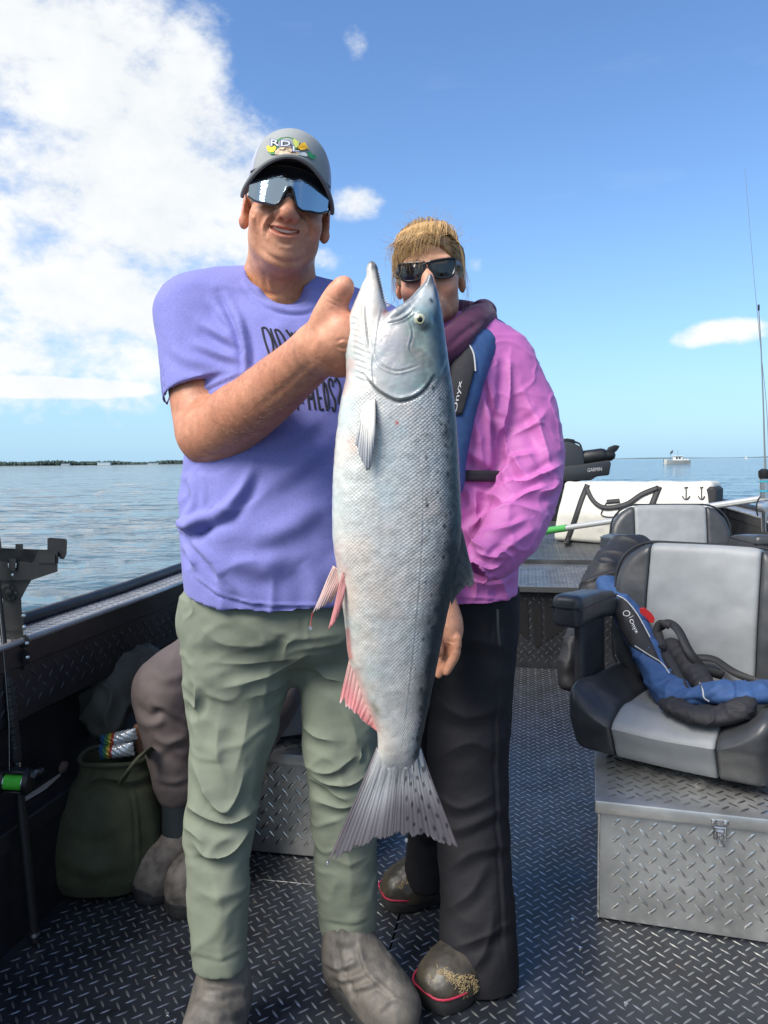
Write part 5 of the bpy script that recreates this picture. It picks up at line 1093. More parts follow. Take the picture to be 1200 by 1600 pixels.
    fin('pelvic_fin', [(536, 894), (539, 903), (541, 910)], [(513, 984), (523, 973), (533, 951)], -.026, -.034, lambda s_, q, r: mixc((.50, .22, .21), (.42, .14, .14), q), 6)
    fin('anal_fin', [(546, 1030), (560, 1066), (577, 1106), (590, 1140)], [(530, 1100), (545, 1109), (557, 1119), (573, 1133), (588, 1143)], 0, -.006, lambda s_, q, r: mixc(mixc((.60, .36, .33), (.56, .20, .20), sstep(.1, .7, q)), (.52, .45, .45), sstep(.85, 1, q)), 11, ragged=.10)
    fin('dorsal_fin', [(719, 818), (719, 850), (713, 890), (704, 936)], [(742, 906), (738, 920), (723, 922), (706, 946)], .004, .012, lambda s_, q, r: mixc((.06, .068, .074), (.17, .17, .17), sstep(.6, 1, q))*(1-.75*(math.sin(s_*23+q*31)*math.sin(q*19-s_*11) > .62)), 11, ragged=.09)
    def tailc(s_, q, r):
        c = mixc((.34, .345, .35), (.088, .080, .090), sstep(.12, .70, q)); c = mixc(c, (.22, .22, .23), .5*sstep(.95, 1, q)); c = mixc(c, (.36, .37, .40), .6*math.exp(-((s_-.30)/.16)**2)*math.exp(-((q-.38)/.3)**2)); c = mixc(c, (.10, .085, .095), sstep(.10, 0, s_)+sstep(.93, 1, s_)); c = mixc(c, (.07, .068, .075), .6*math.exp(-((s_-.52)/.03)**2))
        return c*(1-.7*((s_ > .62) and math.sin(s_*60)*math.sin(q*26+s_*20) > .72))
    fin('tail_fin', [(590.5, 1168), (606, 1176), (622, 1178), (640, 1176), (656, 1168)], [(511, 1349), (532, 1340), (556, 1330), (582, 1317), (604, 1309), (619, 1306), (640, 1309), (664, 1308), (690, 1320), (718, 1330)], 0, -.012, tailc, 27, nt_=44, ns=200, ragged=.045, th=.0035, base_th=.032)
    # hanging water drops
    dm = mat('water_drop', (.8, .85, .9), .03, trans=.9)
    for u, v in ((512, 1349), (485, 981), (635, 1313)): MB().sphere(W(u, v, FY-.010), (.0028, .0028, .0038), 10, 7).build('water_drop', dm, t)
    MB().tube([W(488.5, 957, FY), W(486, 970, FY), W(485, 980, FY-.008)], [.0012, .0007, .0009], 6).build('blood_thread', mat('thin_blood', (.30, .05, .04), .2), t)
salmon()
# ================================================================== THE WOMAN
JACK = mat('magenta_rain_jacket', (.49, .135, .40), .60, spec=.45, var=.06, vscale=16, bump=.35, bscale=42, bdist=.004, sheen=.1)
BPANT = mat('black_rain_trousers', (.012, .012, .015), .72, spec=.25, var=.2, vscale=14, bump=.35, bscale=45, bdist=.004)
HOOD = mat('plum_fleece', (.075, .018, .055), .95, bump=.5, bscale=320, bdist=.002, sheen=.2)
BLUE = mat('blue_vest_cloth', (.028, .075, .20), .75, var=.15, vscale=40, bump=.35, bscale=90, bdist=.002)
VBLK = mat('black_vest_cloth', (.018, .018, .022), .75, var=.2, vscale=50, bump=.35, bscale=110, bdist=.002)
WTXT = mat('white_vest_print', (.68, .68, .68), .6); TRIM = mat('grey_piping', (.45, .46, .47), .6)
WBOOT = mat('black_rubber_boot', (.017, .017, .016), .42, var=.38, vscale=20, vcol=(.13, .10, .06), bump=.3, bscale=60, bdist=.002); PINK = mat('pink_boot_stripe', (.36, .022, .055), .45)
GRASS = mat('dried_mud_grass', (.33, .25, .125), .95, var=.3, vscale=60)
woman = thing('person', 'woman in a magenta rain jacket and black trousers standing half hidden behind the salmon', 'person', W(700, 1540, 1.7)*[1, 1, 0])
WC = W(672, 443, 1.79); WR = rot('Y', -4)@rot('Z', -7)@rot('X', 7)
def HW(x, y, z): return WC+WR@np.array([x, y, z])
def w_trousers():
    s = SDF((.02, 1.46, -.02), (.40, 2.12, .95), .004)
    def rows(lst, f=.95):
        out = []
        for v, a, b, Y in lst:
            p, q = W(a, v, Y), W(b, v, Y); rx = (q[0]-p[0])/2; out.append(((p[2]+q[2])/2, (p[0]+q[0])/2, Y, rx, rx*f))
        return out
    s.loft(rows([(900, 640, 800, 1.80), (960, 632, 803, 1.80), (1010, 645, 796, 1.80), (1050, 668, 780, 1.80)], .75), .03)
    s.loft(rows([(920, 688, 803, 1.80), (1000, 686, 804, 1.79), (1060, 680, 802, 1.78), (1110, 674, 798, 1.77), (1150, 670, 795, 1.76), (1200, 672, 793, 1.75), (1260, 678, 793, 1.73), (1320, 684, 796, 1.71), (1400, 688, 801, 1.675), (1470, 688, 806, 1.65), (1524, 690, 810, 1.642)]), .03)
    s.loft(rows([(930, 634, 720, 1.83), (1050, 630, 716, 1.86), (1200, 636, 706, 1.90), (1300, 636, 702, 1.93), (1380, 634, 702, 1.935)]), .03)
    V, Q = s.mesh(2)
    F = [([(690, 1010), (740, 1000), (795, 1015)], 12, .005), ([(680, 1090), (730, 1120), (790, 1100)], 12, .006), ([(690, 1180), (740, 1160), (790, 1190)], 12, .006), ([(683, 1240), (720, 1262), (770, 1240)], 10, .007), ([(690, 1300), (730, 1290), (790, 1260)], 10, .007), ([(700, 1360), (740, 1330), (796, 1320)], 10, .006), ([(700, 1420), (735, 1395), (760, 1350)], 10, .006), ([(705, 1480), (740, 1470), (800, 1440)], 9, .006), ([(735, 1520), (760, 1480), (770, 1420)], 9, .006), ([(775, 960), (772, 1000), (774, 1010)], 3, .003), ([(783, 1040), (778, 1200), (786, 1400), (792, 1510)], 3, .003), ([(642, 1290), (665, 1310), (690, 1300)], 8, .005)]
    V = folds(V, Q, F, crisp=True); N = vnormals(V, Q); V = V+N*(.0028*fbm(V*[9, 9, 11], 3, 91)+.003*(1-np.abs(fbm(V*[7, 7, 14]+3, 2, 93))))[:, None]
    V[:, 2] = np.maximum(V[:, 2], .006)
    o = add('trousers', V, Q, BPANT, woman)
    MB().tube([W(777, 952, 1.685), W(778, 985, 1.68), W(780, 1008, 1.68)], .003, 6).build('zip', mat('zip_teeth', (.03, .03, .033), .3), o)
w_trousers()
def w_boots():
    b1 = boot(FL(750, 1518), FL(687, 1560), W(757, 1470, 1.66), .042, WBOOT, RUB, woman, .95, PINK, .0035, hz=.66, sh=1.25, wide=1.10)
    b2 = boot(FL(684, 1398), FL(622, 1409), W(676, 1360, 1.95), .046, WBOOT, RUB, woman, .93, PINK, .0035, hz=.70, sh=1.2, wide=1.08)
    for b, cl in ((b1, [(672, 1528), (690, 1517), (705, 1528), (722, 1540), (727, 1558)]), (b1, [(700, 1522), (725, 1526), (740, 1533), (745, 1547)]), (b2, [(622, 1384), (638, 1374), (655, 1382), (662, 1392)])):      # dried grass stuck to the uppers
        bv = bvh_of(b); mb = MB()
        for i in range(150):
            q = crv(cl, 40)[int(RNG.integers(0, 40))]; u, v = RNG.normal(q[0], 3.2), RNG.normal(q[1], 2.6); o = np.array([0, 0, CAMZ]); r = ray(u, v); r /= np.linalg.norm(r); h = bv.ray_cast(Vector(tuple(o)), Vector(tuple(r)))
            if h[0] is None: continue
            p = np.array(h[0]); n = np.array(h[1]); d = RNG.normal(0, 1, 3)+[.5, -.5, -.6]; d -= n*(d@n); d /= np.linalg.norm(d); l = RNG.uniform(.002, .010)
            mb.tube([p-n*.0003, p+d*l*.5+n*.0005+RNG.normal(0, .001, 3), p+d*l+n*.0001], [.0005, .0006, .0003], 4)
        mb.build('dried_grass', GRASS, b, kind='stuff')
w_boots()
TORW = [(540, 625, 800, 1.83, .085), (575, 606, 815, 1.82, .115), (620, 600, 812, 1.81, .13), (680, 600, 800, 1.80, .135), (740, 604, 795, 1.80, .130), (800, 602, 802, 1.80, .138), (870, 602, 808, 1.80, .142), (946, 604, 807, 1.80, .140)]
def w_jacket():
    s = SDF((-.02, 1.36, .80), (.50, 2.02, 1.56), .0032)
    rows = rowsY(TORW); s.loft(rows, .03, n=2.3)
    s.chain([W(640, 548, 1.83), W(710, 535, 1.84), W(788, 566, 1.82)], [.06, .062, .062], .05, n=8)
    s.chain([W(790, 580, 1.815), W(817, 650, 1.80), W(826, 715, 1.765), W(820, 770, 1.71)], [.067, .073, .074, .070], .03, n=12)
    s.chain([W(820, 768, 1.71), W(806, 815, 1.64), W(785, 850, 1.58), W(760, 875, 1.54)], [.071, .062, .051, .039], .025, n=10)
    s.chain([W(757, 868, 1.54), W(748, 888, 1.53)], [.040, .034], .008)
    s.chain([W(625, 585, 1.83), W(600, 700, 1.86), W(615, 800, 1.80)], [.07, .07, .06], .03, n=8)      # other arm, hanging hidden
    p = W(744, 893, 1.525); a = W(760, 872, 1.545)-p; a /= np.linalg.norm(a); s.cone(p+a*.02, p-a*.03, .026, .03, .002, 'sub')
    h0 = W(740, 946, 1.66); s.cut(h0, (0, .10, -1))
    r = rows[-1]; s.loft([(h0[2]-.08, r[1], r[2], r[3]-.010, r[4]-.010), (h0[2]+.03, r[1], r[2], r[3]-.010, r[4]-.010)], 0, 'sub', n=2.3)
    V, Q = s.mesh(2)
    F = [([(760, 600), (771, 655), (774, 735)], 5, -.011), ([(757, 560), (762, 600), (778, 640), (790, 650)], 5, .006), ([(797, 556), (795, 606), (788, 650), (776, 690)], 7, .009), ([(836, 707), (800, 722), (778, 750)], 7, .008), ([(877, 726), (830, 750), (795, 756), (768, 776)], 7, .012), ([(858, 757), (816, 776), (770, 796)], 7, .010), ([(845, 800), (800, 792), (760, 806), (732, 824)], 7, .009), ([(822, 812), (790, 826), (752, 834)], 6, .008), ([(835, 640), (850, 690), (864, 735)], 9, .006), ([(812, 600), (838, 660), (850, 700)], 12, .005), ([(855, 640), (838, 660), (800, 680)], 7, .005),
         ([(842, 770), (862, 765), (874, 752)], 7, .008), ([(798, 700), (815, 735), (850, 745)], 8, .007), ([(784, 660), (792, 700), (786, 730)], 6, .008), ([(728, 826), (738, 846), (760, 858)], 5, .007), ([(735, 852), (755, 868), (790, 872)], 5, .007), ([(800, 872), (782, 862), (770, 880)], 5, .006), ([(745, 880), (765, 890), (788, 880)], 4, .006), ([(836, 826), (806, 846), (780, 866)], 8, .006),
         ([(722, 700), (745, 715), (768, 735)], 9, .006), ([(735, 640), (750, 690), (752, 730)], 10, .005), ([(745, 600), (740, 640), (728, 690)], 10, .004), ([(725, 760), (742, 790), (738, 830)], 8, .007), ([(742, 756), (745, 800), (742, 830)], 3, .003), ([(740, 765), (772, 775), (795, 790)], 8, .004), ([(730, 905), (770, 915), (805, 900)], 9, .005), ([(715, 932), (760, 935), (804, 938)], 3, .003), ([(776, 900), (790, 925), (794, 944)], 8, .006), ([(740, 900), (745, 925), (738, 942)], 8, .005)]
    V = folds(V, Q, [(l, w*.95, a*1.35) for l, w, a in F], crisp=True); N = vnormals(V, Q); ar = sstep(.20, .26, V[:, 0]); wp = V+.03*np.stack([fbm(V*9, 2, 201), fbm(V*9, 2, 202), fbm(V*9, 2, 203)], 1); rg = np.clip(1-2.2*np.abs(fbm(wp*[13, 13, 17], 2, 205)), -.3, 1); V = V+N*(rg**3*np.where(rg > 0, 1, .3)*.0028*(.45+.55*ar)-.0025)[:, None]
    V = V+N*(.0022*fbm(V*[14, 14, 14], 3, 95)+.0030*(1-1.6*np.abs(fbm(V*[10, 10, 13]+7, 2, 97)))*(.5+.5*ar))[:, None]
    j = add('rain_jacket', relax(V, Q, 1, .5), Q, JACK, woman); r = np.array(rows); zb = W(745, 742, 1.67)[2]
    cx, cy, rx, ry = (np.interp(zb, r[::-1, 0], r[::-1, c]) for c in (1, 2, 3, 4)); e = 2/2.3
    G = [[np.array([cx+(rx+.006+.003*math.sin(k))*math.copysign(abs(math.cos(q))**e, math.cos(q)), cy+(ry+.006)*math.copysign(abs(math.sin(q))**e, math.sin(q)), zb+dz+.004*math.sin(q*2)]) for q in np.linspace(0, 2*math.pi, 72)] for k, dz in enumerate((-.0125, -.004, .004, .0125))]
    Vb, Fb = solid_sheet(G, .004); add('belt', Vb, Fb, VBLK, woman)
    return j
jacket = w_jacket()
def w_body():
    s = SDF((-.10, 1.40, 1.20), (.36, 2.02, 1.80), .0027)
    E = lambda c, r, k=.02, op='add', R=None: s.ell(HW(*c), r, WR if R is None else WR@R, k, op)
    K = lambda pts, rs, k=.01, op='add', n=None: s.chain([HW(*p) for p in pts], rs, k, op, n)
    E((0, .012, .045), (.072, .090, .080)); E((0, -.028, -.005), (.064, .058, .078), .03); E((0, -.028, -.055), (.046, .056, .042), .03); E((0, -.076, -.090), (.020, .018, .016), .03)
    for q in (-1, 1):
        E((q*.042, -.062, -.018), (.022, .020, .020), .025); E((q*.041, -.014, -.056), (.017, .036, .024), .03); E((q*.029, -.078, .042), (.026, .014, .010), .02); E((q*.028, -.092, .020), (.016, .014, .011), .012, 'sub'); E((q*.029, -.074, .020), (.014, .013, .012), .006)
        Re = rot('Z', q*22); E((q*.075, .010, .0), (.009, .016, .029), .008, R=Re); E((q*.081, .003, .003), (.0055, .009, .016), .004, 'sub', Re)
        E((q*.012, -.100, -.022), (.007, .009, .007), .008); K([(q*.022, -.096, -.022), (q*.034, -.086, -.046), (q*.037, -.080, -.060)], [.002, .003, .002], .012, 'sub', 6)
    K([(0, -.084, .028), (0, -.098, .002), (0, -.108, -.016)], [.008, .0095, .0105], .02)
    E((0, -.080, -.055), (.028, .017, .018), .02); K([(-.026, -.084, -.047), (0, -.0955, -.048), (.026, -.084, -.047)], [.0022, .004, .0022], .006, n=10); K([(-.024, -.084, -.055), (0, -.0945, -.0625), (.024, -.084, -.055)], [.0022, .0048, .0022], .006, n=10); K([(-.024, -.090, -.051), (0, -.1000, -.0545), (.024, -.090, -.051)], [.001, .0028, .001], .002, 'sub', 10)
    nb = W(695, 540, 1.84); s.cone(HW(0, .03, -.06), nb, .050, .055, .03); s.chain([W(640, 560, 1.83), W(700, 555, 1.84), W(780, 580, 1.82)], [.04, .045, .04], .04)
    # hidden upper arm and forearm run down inside the sleeve to the hand
    s.chain([W(780, 580, 1.82), W(830, 700, 1.77), W(828, 765, 1.71), W(790, 840, 1.59), W(757, 877, 1.54)], [.040, .040, .036, .030, .024], .02, n=14)
    s.chain([W(757, 877, 1.54), W(742, 892, 1.525)], [.024, .026], .01)
    for q in range(4):
        b = W(746-3*q, 884+6*q, 1.505+.012*q); d = W(726-2*q, 893+5*q, 1.49+.015*q); e = W(716, 904+3*q, 1.515+.012*q); s.chain([b, d, e], [.0105, .0095, .0080], .004, n=7)
    s.chain([W(750, 878, 1.51), W(738, 878, 1.485), W(728, 886, 1.475)], [.012, .0105, .0085], .006, n=6)
    V, Q = s.mesh(1); L = (V-WC)@WR; C = np.tile(np.array([.60, .31, .20]), (len(V), 1))*(1+.08*fbm(V*40, 3, 51)+.05*fbm(V*130, 2, 53))[:, None]
    red = np.exp(-((np.abs(L[:, 0])-.045)/.02)**2-((L[:, 2]+.022)/.022)**2)*sstep(-.03, -.06, L[:, 1])*.5+sstep(.070, .078, np.abs(L[:, 0]))*(np.abs(L[:, 2]) < .05)*.5; C = C*(1-red[:, None]*np.array([-.05, .24, .24]))
    U, Vv = px(V); V = folds(V, Q, [([(690, 470), (696, 490), (692, 508)], 2.5, -.002), ([(700, 470), (708, 486), (706, 505)], 2.5, -.0012)])
    add('body', V, Q, SKIN, woman, cols=np.clip(C, .02, 1))
w_body()
def w_hair():
    HM = mat('blonde_hair', (.40, .25, .10), .42, attr=True, spec=.45)
    s = SDF(WC-[.14, .16, .14], WC+[.15, .18, .18], .003)
    s.ell(HW(0, .014, .048), (.0825, .101, .087), WR, .01); s.ell(HW(0, .07, .0), (.060, .055, .070), WR, .03); s.ell(HW(0, .125, .035), (.028, .03, .03), WR, .02)
    s.ell(HW(0, -.088, .004), (.074, .062, .078), WR, .008, 'sub'); s.ell(HW(0, -.02, -.075), (.11, .10, .065), WR, .01, 'sub')
    for q in (-1, 1): s.ell(HW(q*.085, -.018, -.012), (.03, .036, .036), WR, .006, 'sub')
    V, Q = s.mesh(2); L = (V-WC)@WR; a = np.arctan2(L[:, 0], L[:, 1]+.12); N = vnormals(V, Q); V = V+N*(.0006*np.sin(a*110+5*fbm(L*18, 2, 5))+.0012*fbm(V*55, 3, 101))[:, None]
    col = lambda n: np.array([.27, .155, .062])*(1+.25*n)[:, None]
    root = add('hair', V, Q, HM, woman, cols=np.clip(col(fbm(np.stack([a*22, L[:, 2]*6, L[:, 1]*5], 1), 3, 103)), .02, 1))
    mb = MB(); cc = []
    def strand(pts, r, tone, n=9):
        c = crv([HW(*p) for p in pts], n); k = len(mb.V); mb.tube(c, [r*(1-.75*(i/(n-1))**1.5) for i in range(n)], 4, False); cc.append((len(mb.V)-k, tone))
    for i in range(900):          # combed back over the skull
        x = RNG.uniform(-.074, .074); z0 = .118-6.5*x*x+RNG.uniform(-.012, .008); y0 = -.062+5*x*x; f = lambda t: (x*(1-.35*t), y0+(.13-y0)*t, 0)
        pts = []; lift_ = RNG.uniform(.003, .012) if i % 6 == 0 else 0
        for t in np.linspace(0, 1, 5):
            xx = x*(1-.3*t); yy = y0+(.105-y0)*t; q = 1-(xx/.086)**2-((yy-.014)/.104)**2; zz = .048+.0935*math.sqrt(max(q, .02))
            pts.append((xx+RNG.normal(0, .002), yy, zz+RNG.uniform(-.0005, .003)+lift_*math.sin(t*3.1)))
        strand(pts, RNG.uniform(.0004, .0009), RNG.uniform(-.6, .9))
    for i in range(420):          # fringe, swept from the crown to the left over the brow
        x0 = RNG.triangular(-.066, -.03, .056); x1 = x0*1.0-RNG.uniform(-.004, .028)-.006; zl = .088-.078*RNG.random()**1.5+.30*max(x1, -.02)+.012*(x1 > .0)
        y1 = -.093+5.5*x1*x1
        strand([(x0*.8+.006, -.02, .137-3*x0*x0), (x0, -.060, .124-4*x0*x0), (x0*.6+x1*.4, -.089+4*x0*x0, .100-3*x0*x0), (x1+RNG.normal(0, .0035), y1-.007+RNG.normal(0, .003), (zl+.095)/2), (x1-.004+RNG.normal(0, .005), y1-.008+RNG.normal(0, .003), zl)], RNG.uniform(.00028, .0007), RNG.uniform(-.4, 1.9), 11)
    for sd in (-1, 1):
        for i in range(170):      # swept back over the temples
            z = RNG.uniform(.0, .085); k = math.sqrt(max(1-((z-.048)/.095)**2, .05)); y0 = -.058+RNG.uniform(-.006, .012)+.25*max(.04-z, 0)
            pts = []
            for t in np.linspace(0, 1, 5):
                yy = y0+(.10-y0)*t; zz = z+(.03-z)*t*.6; kk = math.sqrt(max(1-((zz-.048)/.095)**2-((yy-.014)/.104)**2, .02)); pts.append((sd*(.0845*kk+RNG.uniform(0, .0025)), yy, zz))
            strand(pts, RNG.uniform(.0004, .0009), RNG.uniform(-.6, .7))
        for i in range(20):       # wisps in front of the ears, loose at the neck
            z = RNG.uniform(.03, .09); x = sd*(.078-.12*max(z-.05, 0)); e = RNG.uniform(-.085, -.02)
            strand([(x, -.035, z), (sd*.083, -.038+RNG.normal(0, .008), z*.55), (sd*(.082+RNG.normal(0, .006)), -.030+RNG.normal(0, .012), e*.4), (sd*(.078+RNG.normal(0, .012)), -.018+RNG.normal(0, .02), e)], RNG.uniform(.0002, .0005), RNG.uniform(-.5, .9))
    for i in range(70):           # fly-aways in the wind
        a_ = RNG.uniform(-2.4, 1.5); x = .08*math.sin(a_); z = .06+.085*math.cos(a_); o = np.array([math.sin(a_), 0, math.cos(a_)]); w_ = np.array([-.6 if RNG.random() < .7 else .6, 0, .2])
        b = np.array([x, RNG.uniform(-.05, .06), z]); l = RNG.uniform(.02, .065)
        strand([b-o*.012, b+o*l*.3, b+o*l*.55+w_*l*.35, b+o*l*.5+w_*l*.9+RNG.normal(0, .004, 3)], RNG.uniform(.00012, .00026), RNG.uniform(-.2, .8), 8)
    tone = np.concatenate([np.full(n, t) for n, t in cc]); add('hair_strands', np.array(mb.V), mb.F, HM, root, True, kind='stuff', cols=np.clip(np.array([.40, .255, .11])*(1+.42*tone)[:, None], .02, 1))
w_hair()
def w_glasses():
    fr = mat('black_glasses', (.012, .012, .013), .28); ln = mat('dark_lens', (.012, .011, .012), .06, spec=.6); g = None
    for sd in (-1, 1):
        c = (sd*.033, 0, .020)
        out = [(-.028, .016), (0, .0185), (.027, .0195), (.0305, .013), (.0285, -.004), (.022, -.0165), (.008, -.0205), (-.010, -.0195), (-.021, -.011), (-.027, .003)]
        def pt(x, z): X = c[0]+sd*x; return HW(X, -.1010+5.0*X*X+.04*z, c[2]+z)
        ring = crv(out+out[:1], 50)[:-1]; P = [pt(*q) for q in ring]
        o = MB().tube(P, .0030, 8, closed=True)
        if g is None: g = o.build('sunglasses', fr, woman)
        else: o.build('rim', fr, g)
        cen = pt(0, 0)-np.array(WR@[0, .0035, 0]); R = [P, [p*.5+cen*.5-np.array(WR@[0, .0012, 0]) for p in P]]
        mb = MB().grid(R, True); mb.put([cen]+R[1], [(0, 1+i, 1+(i+1) % len(P)) for i in range(len(P))]); mb.build('lens', ln, g)
        MB().tube([pt(.0295, .011), HW(sd*.074, -.045, .031), HW(sd*.0765, -.005, .027), HW(sd*.077, .03, .012)], [.0055, .005, .004, .003], 8, flat=(1, .45)).build('temple_arm', mat('blue_grey_temple', (.10, .12, .19), .4) if sd > 0 else fr, g)
    MB().tube([HW(-.008, -.1005, .031), HW(0, -.1035, .0335), HW(.008, -.1005, .031)], .003, 8).build('bridge', fr, g)
w_glasses()
def w_hoodie_vest():
    s = SDF((.0, 1.52, 1.34), (.36, 2.06, 1.64), .004)
    s.chain([W(672, 560, 1.69), W(700, 543, 1.70), W(724, 520, 1.735), W(744, 500, 1.79), W(752, 494, 1.85)], [.030, .032, .031, .029, .029], .02, n=12)
    s.chain([W(640, 540, 1.72), W(672, 562, 1.69)], [.03, .03], .02); s.chain([W(640, 540, 1.72), W(625, 515, 1.80), W(640, 500, 1.9)], [.03, .03, .03], .02)
    s.chain([W(712, 500, 1.80), W(736, 488, 1.83), W(755, 481, 1.87), W(764, 486, 1.90)], [.014, .017, .019, .019], .010, n=8)
    s.chain([W(756, 504, 1.85), W(760, 518, 1.83)], [.028, .026], .03)
    s.chain([W(700, 500, 1.93), W(740, 500, 1.93)], [.055, .045], .03); s.ell(W(742, 484, 1.845), (.026, .035, .014), rot('Y', 12), .012, 'sub')
    V, Q = s.mesh(2); V = folds(V, Q, [([(698, 545), (725, 520), (752, 500)], 5, -.004), ([(700, 565), (722, 548), (745, 520)], 5, .004)]); V = V+vnormals(V, Q)*(.0016*fbm(V*25, 3, 111))[:, None]
    add('hoodie', V, Q, HOOD, woman)
    # inflatable vest yoke over the shoulder
    s = SDF((.0, 1.50, .95), (.40, 2.06, 1.60), .004)
    P = [W(774, 532, 1.88), W(760, 536, 1.80), W(744, 548, 1.735), W(729, 585, 1.685), W(718, 630, 1.668), W(708, 690, 1.660), W(702, 760, 1.655)]
    s.chain(P, [.038, .040, .040, .037, .034, .032, .03], .02, n=22, sq=(1, .62, 1)); s.chain([W(640, 540, 1.95), W(700, 520, 1.98), W(750, 520, 1.95), W(774, 530, 1.88)], [.04, .045, .045, .038], .02, n=10)
    V, Q = s.mesh(2); V = V+vnormals(V, Q)*(.0022*fbm(V*[16, 16, 16], 3, 113))[:, None]; U, Vv = px(V)
    vest = add('life_vest', V, Q, BLUE, woman); bv = bvh_of(vest)
    def patch(name, out, m_, lift, n=22, th=.003):
        L, Rr = crv(out[0], n), crv(out[1], n); G = []
        for i in range(n):
            G.append([W(*(L[i]+(Rr[i]-L[i])*k), 1.67) for k in np.linspace(0, 1, 12)])
        G = np.array(G); P_ = drape(G.reshape(-1, 3), bv, lift); Vp, Fp = solid_sheet(P_.reshape(G.shape), th); return add(name, Vp, Fp, m_, vest)
    patch('black_panel', ([(720, 532), (706, 565), (702, 600), (700, 650)], [(728, 532), (741, 556), (741, 580), (722, 648)]), VBLK, .0025)
    pl = drape([W(u, v, 1.67) for u, v in crv([(719, 530), (730, 535), (740, 553), (743, 580)], 16)], bv, .004); MB().tube(pl, .0022, 6).build('piping', TRIM, vest)
    V2, F2 = text2d('Onyx'); V2 = V2/V2.max(0)
    UU = np.stack([715+9*V2[:, 0]-8.5*V2[:, 1], 645-V2[:, 0]*50], 1)   # reads upwards along the strap, first letters hidden by the fish
    add('maker_lettering', drape([W(u, v, 1.67) for u, v in UU], bv, .0052), F2, WTXT, vest, False)
    # collar flap edge, black lining
    Gp = drape([W(u, v, 1.84) for u, v in ((781, 514), (786, 520), (786, 540), (781, 536))], bv, .002)
    MB().tube([W(779, 514, 1.90), W(785, 520, 1.90), W(786, 532, 1.89), W(783, 542, 1.87)], [.004, .009, .010, .004], 8).build('collar_lining', VBLK, vest)
w_hoodie_vest()
